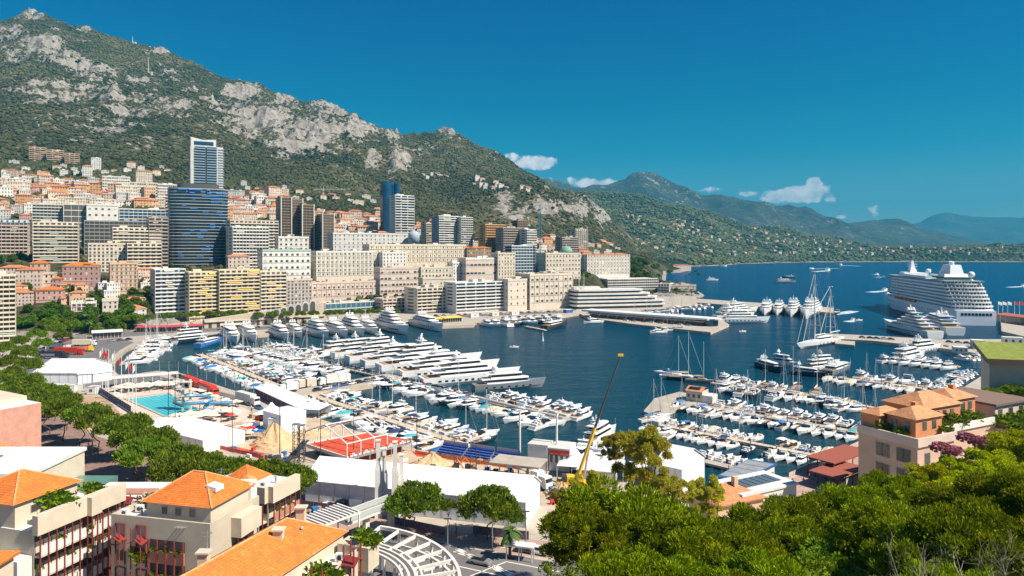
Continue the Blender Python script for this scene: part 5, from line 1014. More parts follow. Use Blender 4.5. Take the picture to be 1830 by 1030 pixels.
def wing():
    p, q = np.array(P(1048, 566, 2)), np.array(P(1262, 583, 2)); p[2] = q[2] = 1.8; d = q-p; L = np.linalg.norm(d); t = thing('club_wing', 'long low pier building with slanted white pillars and brown interior', 'building', tuple(p), math.atan2(d[1], d[0]))
    MB().box(2, L-4, 2, 11, 0, 3.2).build('ground_floor', mat('orange_brown', (.30, .14, .07), .7, var=.4, scale=.15), t); MB().box(1, L-8, 1.5, 12, 3.3, 4.55).build('glazing', W['bluegrey'], t)
    MB().box(-4, L+2, -1.5, 13.5, 4.6, 6.0).build('roof', OFFW, t); MB().box(0, L-2, -.5, 13, 2.9, 3.28).build('deck', W['white'], t)
    n = 11
    for i in range(n): x = 4+i*(L-14)/n; MB().beam((x, -1.0, 0), (x+3.2, -1.0, 4.5), .5, .5).build('slanted_pillar', W['white'], t)
    r = MB().rings([[(L+2+r*math.cos(a), 6+r*.8*math.sin(a), z) for a in [2*math.pi*i/14 for i in range(14)]] for r, z in ((7.5, 5.01), (7.5, 5.9))]); r.build('roof', OFFW, t)
    MB().rings([[(L+1+5.5*math.cos(a), 6+4.4*math.sin(a), z) for a in [2*math.pi*i/14 for i in range(14)]] for z in (0, 4.99)]).build('round_room', GLASSB, t)
wing()
# arched ramp climbing along the quay
def ramp():
    p, q = np.array(P(442, 583, 2)), np.array(P(580, 575, 2)); p[2] = q[2] = 2; d = q-p; L = np.linalg.norm(d); t = thing('arched_ramp', 'sloping stone ramp carried by round arches above the quay pines', 'bridge', tuple(p), math.atan2(d[1], d[0]))
    m = MB(); m.add([(-30, 0, 0), (L, 0, 0), (L, 0, 15), (-30, 0, 6), (-30, 7, 0), (L, 7, 0), (L, 7, 15), (-30, 7, 6)], [(0, 1, 2, 3), (3, 2, 6, 7), (4, 7, 6, 5), (0, 3, 7, 4), (1, 5, 6, 2)]); m.build('wall', W['stone'], t)
    for i in range(8): x = 10+i*(L-14)/8; h = 3.4+i*.75; inst(UA, 'arch', t, (x, 0, 6.6+i*.45-.2), 0, (5, 2.5, h))
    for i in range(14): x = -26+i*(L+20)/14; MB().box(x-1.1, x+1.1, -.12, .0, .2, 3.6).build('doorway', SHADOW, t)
    MB().box(-30, L, -1.2, -.003, 4.4, 5.0).build('ledge', W['sand'], t)
ramp()
def viaduct():
    Y = 520; a, b = XA(30, Y), XA(130, Y); z0 = ZA(548, Y); t = thing('road_bridge', 'concrete road bridge with a flat arch above the park', 'bridge', (a, Y, z0), R(6)); L = (b-a)
    MB().box(-8, L, 0, 9, 0, 1.6).build('deck', CONC, t); m = MB(); n = 12; m.rings([[(L*i/n, 1, -5+5*math.sin(math.pi*(.15+.8*i/n))-.6), (L*i/n, 1, -.01), (L*i/n, 8, -.01), (L*i/n, 8, -5+5*math.sin(math.pi*(.15+.8*i/n))-.6)] for i in range(n+1)]); m.build('arch', CONC, t)
    MB().box(-8, L, -.2, 0, 1.6, 2.5).build('parapet', W['white'], t)
viaduct()
# restaurants along the left quay and the yellow awnings
def strip(name, label, a, b, wd, h, m, m2=None, z=2., nseg=8, roof_over=.8):
    p, q = np.array(P(*a, z)), np.array(P(*b, z)); p[2] = q[2] = z; d = q-p; L = np.linalg.norm(d); t = thing(name, label, 'pavilion', tuple(p), math.atan2(d[1], d[0]))
    MB().box(0, L, 1, wd, 0, h-.3).build('glazed_front', m2 or GLASS, t)
    MB().add([(-.5, -roof_over, h-.3), (L+.5, -roof_over, h-.3), (L+.5, wd+.3, h+.5), (-.5, wd+.3, h+.5), (-.5, -roof_over, h-.5), (L+.5, -roof_over, h-.5), (L+.5, wd+.3, h+.3), (-.5, wd+.3, h+.3)], [(0, 1, 2, 3), (4, 7, 6, 5), (0, 4, 5, 1), (1, 5, 6, 2), (2, 6, 7, 3), (3, 7, 4, 0)]).build('awning_roof', m, t)
    for i in range(nseg+1): x = L*i/nseg; MB().box(x-.1, x+.1, .8, .99, 0, h-.4).build('post', OFFW, t)
    return t, L
AR = mat('awning_red', (.52, .06, .07), .8, var=.15, scale=.5)
strip('quay_restaurant', 'red awning of the restaurant row, left part behind the dark yacht', (243, 594), (297, 593), 5, 3.6, AR)
strip('quay_restaurant', 'red awning of the restaurant row, right part', (299, 593), (362, 590), 5, 3.6, AR)
strip('quay_restaurant', 'beige awning row right of the red ones', (395, 590), (440, 588), 5, 3.6, CANC)
strip('glass_pavilion', 'white glass pavilion above the quay wall behind the beige awnings', (370, 582), (438, 578), 8, 7.5, OFFW, GLASSB)
strip('quay_restaurant', 'yellow awnings at the water, left of two', (769, 578), (790, 577), 6, 3.4, YELC)
strip('quay_restaurant', 'yellow awnings at the water, larger one on the right', (794, 577), (826, 575), 8, 3.8, YELC)
tag(MB().prism([P(x, y, 1.6)[:2] for x, y in ((784, 578), (850, 572), (852, 578), (800, 583))], -1, 1.4).build('quay_platform', TEAK), kind='structure')
strip('bus_station', 'long glass pavilion with flat white roof by the curved road', (165, 606), (218, 603), 8, 4.2, OFFW)
# ---- houses climbing the slopes: gridded walls with openings, tiled or flat roofs
def house_mesh(w_, d, h, wm, seed):
    rn = random.Random(seed); m = MB(); nf = max(2, int(h/3)); nx, nd = max(2, int(w_/2.4)), max(2, int(d/2.6))
    def side(p, u, n, L):
        xs = [0]; 
        for i in range(n): a = L*i/n; b = L*(i+1)/n; xs += [a+(b-a)*.3, a+(b-a)*.7, b]
        zs = [0]
        for k in range(nf): a = h*k/nf; b = h*(k+1)/nf; zs += [a+(b-a)*.3, a+(b-a)*.78, b]
        vs = [(p[0]+u[0]*x, p[1]+u[1]*x, z) for z in zs for x in xs]; n_ = len(xs); fs = [[], []]
        for j in range(len(zs)-1):
            for i in range(n_-1):
                win = i % 3 == 1 and j % 3 == 1 and rn.random() < .9; f = (j*n_+i, j*n_+i+1, (j+1)*n_+i+1, (j+1)*n_+i); fs[win].append(f)
        b = len(m.v); m.v += vs
        for w2 in (0, 1):
            for f in fs[w2]: m.f.append(tuple(b+q for q in f)); m.m.append(w2)
    side((-w_/2, 0), (1, 0), nx, w_); side((w_/2, 0), (0, 1), nd, d); side((w_/2, d), (-1, 0), nx, w_); side((-w_/2, d), (0, -1), nd, d)
    b = len(m.v); m.v += [(-w_/2, 0, h), (w_/2, 0, h), (w_/2, d, h), (-w_/2, d, h)]; m.f.append((b, b+1, b+2, b+3)); m.m.append(2)
    o = m.build('wall', [W[wm], GLASS, FLAT]); me = o.data; bpy.data.objects.remove(o); return me
HS = []
for i, (w_, d, h, wm, rf) in enumerate([(13, 10, 14, 'peach', 1), (16, 11, 17, 'cream', 1), (11, 9, 13, 'orange', 1), (18, 11, 20, 'rose', 1), (14, 10, 17, 'white', 0), (20, 12, 14, 'sand', 1), (12, 10, 20, 'peach', 0), (15, 10, 13, 'pink', 1), (22, 11, 18, 'cream', 0), (13, 9, 16, 'ochre', 1), (17, 10, 12, 'white', 1), (12, 9, 17, 'light', 0), (16, 11, 20, 'orange', 1), (14, 11, 16, 'rose', 0)]):
    me = house_mesh(w_, d, h, wm, i)
    if rf: o = hip(w_, d, h, 1.9, .5).build('roof', TILED)
    else: o = MB().box(-w_/2-.3, w_/2+.3, -.3, .1, h-.3, h+.7).box(-w_/2-.3, -w_/2+.1, .1, d+.3, h-.3, h+.7).box(w_/2-.1, w_/2+.3, .1, d+.3, h-.3, h+.7).box(-w_*.2, w_*.1, d*.4, d*.7, h+.01, h+2.3).build('roof', W[wm])
    r = o.data; bpy.data.objects.remove(o); HS.append((me, r, wm, rf))
CN = dict(peach='peach', cream='cream', orange='orange', rose='rose', white='white', sand='sandy', pink='pink', ochre='ochre', light='pale grey')
def solveY(px, py, T=T1, lo=600, hi=2600):
    Ys = np.arange(lo, hi, 12.); z = tgrid(T, np.full(len(Ys), float(px)), Ys); row_ = HY+(CH-z)*F/Ys
    k = np.argmax(row_ < py); return Ys[k] if row_[k] < py else None
NH = {}
def house_at(px, py, zone, group, kinds=None, s=1., rn=BR, T=T1, lo=600, hi=2600, name='town_house'):
    Y = solveY(px, py, T, lo, hi)
    if Y is None: return
    X = XA(px, Y); z = float(height(T, [X], [Y], 45, 300, 50)[0][0]); me, rf, wm, tl = HS[rn.choice(kinds or range(len(HS)))]; NH[zone] = NH.get(zone, -1)+1
    t = thing(name, f"{CN[wm]} house with {'tiled' if tl else 'flat'} roof, {ordn(NH[zone] % 60)} {zone}", 'house', (X, Y, z-5*s), R(rn.uniform(15, 50)), group)
    sx = s*rn.uniform(.8, 1.2); t.scale = (sx, sx, s*rn.uniform(.75, 1.15)); inst(me, 'wall', t); inst(rf, 'roof', t)
def zone(n, xs, ys, zone_, group, **k):
    rn = random.Random(len(zone_)*31+n); pts = []
    tries = 0
    while len(pts) < n and tries < n*60:
        tries += 1; x = rn.uniform(*xs(0)) if callable(xs) else rn.uniform(*xs); y = rn.uniform(*(ys(x) if callable(ys) else ys)); dm = k.get('dmin', (11, 7))
        if all(abs(x-a)/dm[0]+abs(y-b)/dm[1] > 1 for a, b in pts): pts.append((x, y))
    kk = {a: b for a, b in k.items() if a != 'dmin'}
    for x, y in sorted(pts): house_at(x, y, zone_, group, rn=rn, **kk)
GH = 'houses climbing the town slope'
zone(75, (-5, 330), lambda x: (336+max(0, (x-150))*.06, 378), 'from left in the orange-roofed quarter', GH, dmin=(12, 9), s=1.25)
zone(18, (-5, 150), (376, 398), 'from left above the left blocks', GH, dmin=(14, 9))
zone(12, (0, 130), (318, 336), 'from left atop the left quarter', GH, s=.9)
zone(44, (404, 510), lambda x: (355, 402), 'from left, right of the round tower', GH, dmin=(12, 8), s=1.2)
zone(46, (556, 700), lambda x: (385+(x-560)*.05, 428), 'from left between dark and blue towers', GH, dmin=(12, 8), s=1.15, kinds=[0, 3, 7, 13, 4, 1, 6, 10])
zone(7, (4, 60), (505, 556), 'from left below the flat-roofed rose house', GH, dmin=(16, 12), lo=445, hi=640, s=.9, kinds=[0, 3, 7, 1])
zone(13, (118, 275), (505, 556), 'from left in the villa gardens', GH, dmin=(18, 11), lo=445, hi=640, s=.8, kinds=[0, 1, 3, 4, 5, 10])
zone(20, (5, 330), lambda x: (292+x*.03, 320), 'from left in the woods over the quarter', GH, s=.8, kinds=[1, 4, 10, 11], dmin=(20, 8))
zone(14, (742, 785), (400, 436), 'from left beside the slim beige tower', GH)
zone(16, (845, 1000), (430, 452), 'from left behind the quay hotels', GH)
zone(22, (430, 690), lambda x: (338+(x-430)*.08, 372+(x-430)*.03), 'from left scattered under the forest', GH, s=.8, kinds=[1, 4, 10, 11, 8], dmin=(22, 8))
zone(16, (845, 985), lambda x: (328+(x-845)*.12, 338+(x-845)*.14), 'from left on the mountain terrace road', GH, s=1.0, kinds=[1, 4, 10, 11, 5], dmin=(9, 3), hi=2600, lo=1500)
zone(30, (960, 1110), (440, 468), 'from left around the green dome quarter', GH, s=1.0, dmin=(12, 6), kinds=[0, 1, 4, 5, 10, 13])
zone(8, (755, 800), (318, 326), 'from left in the quarry village', GH, s=.7, kinds=[1, 4], lo=1400)
GF = 'villas on the far coast'
zone(60, (1040, 1250), lambda x: (405+(x-1040)*.03+8*math.sin(x/18), 462), 'from left on the village slope', GF, s=1.1, T=T2, lo=2400, hi=4300, name='far_villa', dmin=(10, 6), kinds=[0, 1, 4, 5, 10, 11])
zone(60, (1250, 1420), lambda x: (398+(x-1250)*.13, 462), 'from left on the middle far slope', GF, s=1.15, T=T2, lo=2400, hi=4300, name='far_villa', dmin=(10, 5.5), kinds=[1, 4, 10, 11, 5, 0])
zone(40, (1420, 1560), lambda x: (425+(x-1420)*.13, 458), 'from left where the slope meets the cape', GF, s=1.1, T=T2, lo=2700, hi=4300, name='far_villa', dmin=(10, 5), kinds=[1, 4, 10, 11])
zone(26, (1560, 1828), (447, 459), 'from left among the trees of the cape', GF, s=1.2, T=T2, lo=3200, hi=3700, name='far_villa', dmin=(12, 4), kinds=[1, 4, 5, 0])
zone(40, (1120, 1250), lambda x: (384+(x-1120)*.12, 400+(x-1120)*.12), 'from left in the high village', GF, s=1.0, T=T2, lo=2800, hi=4300, name='far_villa', dmin=(8, 4), kinds=[0, 1, 4, 5, 10])
B_('apartment_block', 'wide pale apartment block on the far cape slope', 1348, 1402, 434, 3560, 10, 30, 'grid', 'white', fh=5, base=50, nx=12)
# blue tower crane and the pale one on the slope
def tcrane(px, yt, Y, jib, m, label, H=None):
    X = XA(px, Y); g = ground(X, Y); zt = ZA(yt, Y); t = thing('tower_crane', label, 'crane', (X, Y, g)); H = zt-g; k = MB()
    for sx_, sy_ in ((-1, -1), (1, -1), (1, 1), (-1, 1)): k.tube((sx_, sy_, 0), (sx_, sy_, H), .22, n=4)
    for i in range(int(H/3)): s_ = (-1)**i; k.tube((-1, -1, i*3), (1, -1, i*3+3), .14, n=4); k.tube((1, 1, i*3), (-1, 1, i*3+3), .14, n=4); k.tube((-1, 1, i*3), (-1, -1, i*3+3), .14, n=4)
    k.build('mast', m, t); j = MB(); j.beam((-jib*.35, 0, H), (jib, 0, H), 1.2, 1.2); j.tube((0, 0, H), (0, 0, H+7), .3); j.tube((0, 0, H+7), (jib*.8, 0, H+1), .12, n=4); j.tube((0, 0, H+7), (-jib*.33, 0, H+1), .12, n=4); j.build('jib', m, t)
    MB().box(-1.4, 1.4, -2.2, -1.0, H-2.6, H-.4).build('cab', W['white'], t); MB().box(-jib*.38, -jib*.26, -1, 1, H-2, H-.01).build('counterweight', CONC, t); return t
tcrane(965, 376, 800, 12, mat('crane_blue', (.03, .22, .34), .6), 'blue tower crane above the casino').rotation_euler = (0, 0, R(100))
tcrane(578, 339, 1350, 52, W['light'], 'pale tower crane with a long horizontal jib on the forest edge')
# antennas on the ridge
for px, py, Y, h, lb in ((237, 76, 2780, 30, 'antenna mast on the ridge line, white equipment hut below'), (265, 100, 2500, 60, 'slim relay mast on the upper slope'), (52, 26, 2790, 22, 'antenna on the summit at top left')):
    X = XA(px, Y); z = ground(X, Y); t = thing('antenna_mast', lb, 'antenna', (X, Y, z-5)); MB().tube((0, 0, 0), (0, 0, h+5), 1.6, .6).build('mast', W['white'], t); MB().box(3, 13, -3, 5, 0, 13).build('equipment_hut', W['light'], t)
# ---------------------------------------------------------------- event grounds, pool, tents, vehicles on the near quay
def W2(a, z=QZ): return np.array(P(a[0], a[1], z))
def frame2(a, b, z=QZ):      # thing frame from two sighted ground points
    p, q = W2(a, z), W2(b, z); p[2] = q[2] = z; d = q-p; return tuple(p), math.atan2(d[1], d[0]), float(np.linalg.norm(d))
def tent(label, a, b, w_, h, rise, n=6, side=PVC, open_front=False, name='marquee', wall2=None):
    loc, rz, L = frame2(a, b); t = thing(name, label, 'tent', loc, rz)
    MB().rings([[(x, -.35, h-.15), (x, w_/2, h+rise), (x, w_+.35, h-.15), (x, w_+.35, h-.28), (x, w_/2, h+rise-.13), (x, -.35, h-.28)] for x in [-.3+(L+.6)*i/n for i in range(n+1)]]).build('roof', PVC, t)
    for i in range(n):
        if not open_front: MB().box(L*i/n+.07, L*(i+1)/n-.07, 0, .06, .05, h-.3).build('side_panel', side, t)
        MB().box(L*i/n+.07, L*(i+1)/n-.07, w_-.06, w_, .05, h-.3).build('side_panel', side, t)
    for x in (0, L):
        MB().add([(x, .1, .05), (x, w_-.1, .05), (x, w_-.1, h-.3), (x, w_/2, h+rise-.2), (x, .1, h-.3)], [(0, 1, 2, 3, 4)]).build('end_wall', wall2 or PVC, t)
    for i in range(n+1):
        x = L*i/n; MB().box(x-.06, x+.06, -.06, -.001, 0, h-.2).build('post', STEEL, t); MB().box(x-.06, x+.06, w_+.001, w_+.06, 0, h-.2).build('post', STEEL, t)
    m = MB()
    for i in range(1, n): x = -.3+(L+.6)*i/n; m.add([(x-.04, -.36, h-.13), (x+.04, -.36, h-.13), (x+.04, w_/2, h+rise+.03), (x-.04, w_/2, h+rise+.03), (x+.04, w_+.36, h-.13), (x-.04, w_+.36, h-.13)], [(0, 1, 2, 3), (3, 2, 4, 5)])
    m.build('roof_seam_lines', mat('seam', (.55, .55, .56), .6), t)
    return t
CLEAR = mat('clear_sheet', (.66, .72, .78), .35, spec=.5, var=.18, scale=.5)
tent('huge white marquee hall behind the street pines, with clear side sheets', (546, 900), (939, 944), 13, 5.6, 3.4, n=14, side=CLEAR)
tent('largest white tent of the group at left, beside the pines', (58, 687), (138, 687), 26, 5, 4, n=5)
tent('middle white tent joined to the largest left tent', (139, 687), (164, 685), 18, 4.5, 2.5, n=3)
tent('small low white tent at the right end of the left group', (166, 684), (200, 679), 11, 4, 1.4, n=3)
tent('long narrow white tent with dark purple sides beside the first pontoon', (456, 708), (530, 744), 8, 3.4, 1.6, n=9, side=mat('purple_sheet', (.10, .06, .10), .8))
tent('white hall tent among the pines beside the red lane', (300, 796), (362, 812), 14, 4.2, 2.8, n=5)
tent('grey-white shed tent between the pool and the pines', (258, 776), (300, 787), 10, 3.2, 1.0, n=4, side=OFFW)
tent('big white peaked hall behind the yellow-green tree, near the marina', (1172, 872), (1218, 883), 13, 6, 3.4, n=4)
def pagoda(label, c, s, h=3, rise=3.2):
    p = W2(c); t = thing('pagoda_tent', label, 'tent', (p[0], p[1], QZ), R(-12)); m = MB(); rg = []
    for k, z in ((1, h), (.55, h+rise*.22), (.22, h+rise*.55), (.04, h+rise)): rg.append([(-s/2*k, -s/2*k, z), (s/2*k, -s/2*k, z), (s/2*k, s/2*k, z), (-s/2*k, s/2*k, z)])
    m.rings(rg); m.build('roof', PVC, t)
    for x in (-s/2+.1, s/2-.1):
        for y in (-s/2+.1, s/2-.1): MB().tube((x, y, 0), (x, y, h), .07).build('post', OFFW, t)
    MB().box(-s/2+.15, s/2-.15, s/2-.12, s/2-.08, 0, h-.02).build('back_sheet', PVC, t)
for c, s, lb in (((560, 742), 9, 'white pointed tent at the seaward end of the purple-sided tent'), ((485, 752), 9, 'white pointed tent left of the site cabins'), ((1030, 846), 9, 'white pointed tent left of the crane boom'), ((1056, 848), 9, 'white pointed tent directly right of the crane boom'), ((1084, 851), 9, 'rightmost white pointed tent on the near quay'), ((1150, 856), 8, 'white pointed tent half behind the yellow-green tree')): pagoda(lb, c, s)
def cabin(name, label, a, b, w_, h, m=OFFW, z=QZ, cat='cabin', win=3, band=None):
    loc, rz, L = frame2(a, b, z); t = thing(name, label, cat, loc, rz); MB().box(0, L, 0, w_, .15, h).build('shell', m, t); MB().box(-.08, L+.08, -.08, w_+.08, h, h+.15).build('roof', OFFW if m is not OFFW else W['light'], t)
    for i in range(win): x = L*(i+.5)/win; inst(UW, 'window', t, (x, 0, h*.38), 0, (min(1.3, L/win*.6), .6, h*.4))
    if band: MB().box(0, L, -.05, -.001, h*.7, h*.95).build('stripe', band, t)
    return t
cabin('site_cabin', 'large white site cabin with ribbed walls near the sand pile', (470, 768), (502, 778), 9, 6, PVC, win=0)
cabin('site_cabin', 'white cabin facing the marina behind the large ribbed one', (505, 776), (520, 768), 5, 4.5, PVC, win=2)
cabin('stage_box', 'white two-storey control box with dark screen opening by the water', (943, 838), (979, 842), 5, 6.5, OFFW, win=0)
cabin('pavilion', 'white pavilion with red floor line right of the control box', (981, 842), (1018, 846), 7, 6, OFFW, win=4, band=RED)
cabin('trailer_cabin', 'long grey-white trailer under the pointed tents, right of the crane', (1030, 866), (1100, 872), 4, 3.6, W['light'], win=0)
cabin('kiosk', 'small white cabin on the brown terrace', (155, 706), (170, 706), 4, 3, OFFW, win=1)
for i, (a, b, m, c) in enumerate([((90, 699), (103, 700), OFFW, 'white'), ((105, 700), (117, 700), BLUE, 'blue'), ((119, 701), (133, 701), OFFW, 'white and long'), ((135, 700), (150, 699), W['light'], 'pale grey')]):
    cabin('container', f'{c} container, {ordn(i)} in the row below the left tents', a, b, 2.6, 2.6, m, cat='container', win=0)
cabin('container', 'red container at the left end under the white tents', (67, 699), (76, 700), 2.6, 2.8, RED, cat='container', win=0)
cabin('brown_box_container', 'tan container on the truck quay, left of two', (535, 694), (546, 692), 3, 3, CANC, cat='container', win=0)
cabin('brown_box_container', 'tan container on the truck quay, right of two', (549, 692), (566, 690), 3, 3.2, W['sand'], cat='container', win=0)
# long canopy and pool
def canopy(label, a, b, w_, h, z=QZ, m=OFFW, n=8, name='canopy_roof', cat='canopy'):
    loc, rz, L = frame2(a, b, z); t = thing(name, label, cat, loc, rz); MB().box(-.3, L+.3, -.3, w_+.3, h, h+.3).build('roof', m, t)
    for i in range(n+1):
        x = L*i/n
        for y in (0, w_): MB().box(x-.1, x+.1, y-.1, y+.1, 0, h-.002).build('post', m, t)
    return t
canopy('long low white canopy along the far side of the pool', (192, 694), (318, 683), 5, 3.6)
canopy('grey concrete frame canopy on the sand lot left of the white lorry', (876, 858), (962, 868), 7, 4.2, m=CONC, n=5)
sheet('pool_deck', [(182, 703), (205, 694), (318, 686), (350, 696), (450, 735), (440, 752), (300, 772), (215, 738)], QZ+.014, mat('pool_deck_stone', (.60, .50, .42), .85, var=.15, scale=.5))
PW = mat('pool_water', (.04, .60, .66), .06, var=.12, scale=.2, bump=.25, bscale=1.2)
sheet('pool_water', [(224, 714), (300, 704), (354, 734), (296, 744)], QZ+.03, PW)
mk = MB()
for i in range(1, 9):
    a = np.array(W2((224+76*i/9, 714-10*i/9), QZ+.034)); b = np.array(W2((296+58*i/9, 744-10*i/9), QZ+.034)); d = (b-a)/np.linalg.norm(b-a); u = np.array((-d[1], d[0], 0))*.12; mk.add([a-u, a+u, b+u, b-u], [(3, 2, 1, 0)])
tag(mk.build('lane_markings', BLUE), kind='structure')
def rim():
    pts = [W2(p) for p in ((222, 713), (300.5, 703), (357, 734), (296, 746))]; t = thing('pool_rim', 'pale raised edge around the turquoise swimming pool', 'pool edge', tuple(pts[0])); o = np.array(pts[0])
    for i in range(4): MB().beam(pts[i]-o, pts[(i+1) % 4]-o, .8, .25).build('kerb', CONC, t)
rim()
def diving():
    p = W2((327, 733)); t = thing('diving_tower', 'tall pale diving tower with spiral stairs beside the pool', 'diving tower', tuple(p)); OC = W['sand']
    for x in (0, 2.6): MB().box(x-.35, x+.35, -.35, .35, 0, 11).build('column', OC, t)
    for z in (3, 5, 7.5, 10): MB().box(-3.4, 3, -1, 1, z, z+.25).build('platform', OFFW, t)
    for k in range(26): a = k*.5; MB().add([(-2+0*math.cos(a), 0, k*.4), (-2+1.6*math.cos(a), 1.6*math.sin(a), k*.4), (-2+1.6*math.cos(a+.5), 1.6*math.sin(a+.5), k*.4), (-2+1.6*math.cos(a+.5), 1.6*math.sin(a+.5), k*.4+.9), (-2+1.6*math.cos(a), 1.6*math.sin(a), k*.4+.9)], [(0, 1, 2), (1, 2, 3, 4)]).build('spiral_stair', STEEL, t)
diving()
def slide():
    p = W2((372, 736)); t = thing('water_slide', 'looping blue and white water slide at the pool', 'slide', tuple(p)); m = MB(); pts = []
    for k in range(49): a = k/48*math.pi*4; r = 4.6; cx = -3.5 if k < 24 else 3.5; pts.append(np.array((cx+r*math.cos(a)*(-1 if k < 24 else 1)*1.0, r*.75*math.sin(a), 5.5-k*.1)))
    m.path(pts, [.55]*49, 6); m.build('slide_tube', mat('slide_blue', (.14, .38, .60), .3), t)
    for x in (-8, -3, 2, 7): MB().tube((x, 0, 0), (x, 0, 4.2), .14).build('support', OFFW, t)
slide()
# parasols around the pool
def parasol():
    t = thing('parasol', '', 'parasol'); m = MB(); n = 8; m.add([(0, 0, 2.7)]+[(1.6*math.cos(2*math.pi*i/n), 1.6*math.sin(2*math.pi*i/n), 2.1) for i in range(n)]+[(0, 0, 2.6)], [(0, 1+i, 1+(i+1) % n) for i in range(n)]+[(n+1, 1+(i+1) % n, 1+i) for i in range(n)]); m.build('shade', mat('parasol_cloth', (.72, .62, .50), .8, obj_rand=.15), t)
    MB().tube((0, 0, 0), (0, 0, 2.6), .05, n=5).build('pole', OFFW, t); return t
PROTO['parasol'] = pa = parasol()
rn = random.Random(11); k = 0
for i, (n, f, wh) in enumerate([(46, lambda s: (205+s*110+rn.uniform(-3, 3), 697-s*8+rn.uniform(0, 7)), 'from left in the rows above the pool'), (16, lambda s: (335+s*95, 703+s*28+rn.uniform(-3, 4)), 'from left along the road side of the pool'), (42, lambda s: (302+s*125, 758-s*14+rn.uniform(-7, 6)), 'from left on the sunbathing deck below the pool'), (6, lambda s: (205+s*15, 712+s*10), 'from the top beside the flagpoles')]):
    for j in range(n): p = W2(f((j+.5)/n)); dup(pa, tuple(p), 0, f'cream parasol, {ordn(j)} {wh}', 'parasols around the swimming pool')
# terrace furniture crowd right of the pool: coloured parasols of the fair
for i in range(22):
    p = W2((402+rn.uniform(0, 62), 752+rn.uniform(0, 36))); dup(pa, tuple(p), 0, f'{["white", "red", "blue", "cream"][i % 4]} parasol number-less in the packed fair ground, {ordn(i//4)} of its colour'.replace('number-less ', ''), 'parasols of the fair ground', 1.1, {'shade': [PVC, RED, BLUE, CANC][i % 4]})
# flagpoles
for i, (x, y, h, m, c) in enumerate([(183, 701, 18, PVC, 'white'), (189, 703, 18, RED, 'red'), (194, 705, 18, RED, 'red'), (205, 709, 18, PVC, 'white'), (217, 716, 17, RED, 'red'), (230, 723, 17, PVC, 'white'), (237, 728, 17, RED, 'red'), (243, 732, 17, PVC, 'white')]):
    p = W2((x, y)); t = thing('flagpole', f'white flagpole with {c} flag, {ordn(i)} from the left by the pool', 'flagpole', tuple(p), 0, 'flagpoles by the pool'); MB().tube((0, 0, 0), (0, 0, h), .17, .1).build('pole', OFFW, t)
    f = MB(); n = 6; f.rings([[(-.1-.26*k, .12*math.sin(k*1.3), h-.3-k*.36), (-.1-.26*k-.1, .12*math.sin(k*1.3+.5), h-2.3-k*.55), (-.1-.26*k-.1, .12*math.sin(k*1.3+.5)+.03, h-2.3-k*.55), (-.1-.26*k, .12*math.sin(k*1.3)+.03, h-.3-k*.36)] for k in range(n)]); f.build('flag', [m], t)
def fence(name, label, pts, h, m, z=QZ, n=1, post=3.0, pm=None):
    q = [W2(p, z) for p in pts]; o = q[0].copy(); t = thing(name, label, 'fence', tuple(o))
    for i in range(len(q)-1): MB().beam(q[i]-o+(0, 0, .12), q[i+1]-o+(0, 0, .12), .06, h-.12).build('panel', m, t)
    for i in range(len(q)-1):
        D = np.linalg.norm(q[i+1]-q[i]); k = max(1, int(D/post))
        for j in range(k): c = q[i]-o+(q[i+1]-q[i])*j/k; MB().tube(c, c+(0, 0, h+.12), .07, n=4).build('post', pm or STEEL, t)
    return t
fence('banner_fence', 'blue banner fence between the brown terrace and the flagpoles', [(170, 698), (234, 738)], 2.4, mat('banner_blue', (.05, .07, .18), .7, var=.5, scale=.8))
fence('banner_fence', 'purple mesh fence in front of the huge marquee, left part', [(512, 905), (610, 918)], 1.8, mat('mesh_purple', (.13, .10, .16), .8, var=.3, scale=.8))
fence('banner_fence', 'purple mesh fence under the street pines, middle part', [(700, 938), (795, 958)], 1.8, MATS['mesh_purple'])
fence('banner_fence', 'purple mesh fence at the right end near the palm', [(845, 955), (945, 966)], 1.8, MATS['mesh_purple'])
fence('barrier', 'red barrier band along the race lane beside the pines', [(380, 800), (430, 812), (478, 822)], 1.2, RED)
fence('barrier', 'orange-red barrier in front of the blue grandstand', [(742, 812), (800, 822), (925, 840)], 1.1, ORG)
sheet('red_lane', [(388, 795), (400, 793), (480, 812), (470, 822)], QZ+.03, REDC)
sheet('red_floor', [(735, 806), (760, 808), (775, 818), (745, 816)], QZ+.03, REDC)
fence('quay_railing', 'white railing along the promenade at right', [(1410, 853), (1480, 821), (1556, 785)], 1.1, mat('rail_pale', (.55, .42, .36), .7), post=2.2)
sheet('quay_road', [(1400, 862), (1480, 826), (1560, 788), (1640, 748), (1640, 800), (1500, 850), (1400, 905), (1330, 925), (1310, 905)], QZ+.012, PAVE)
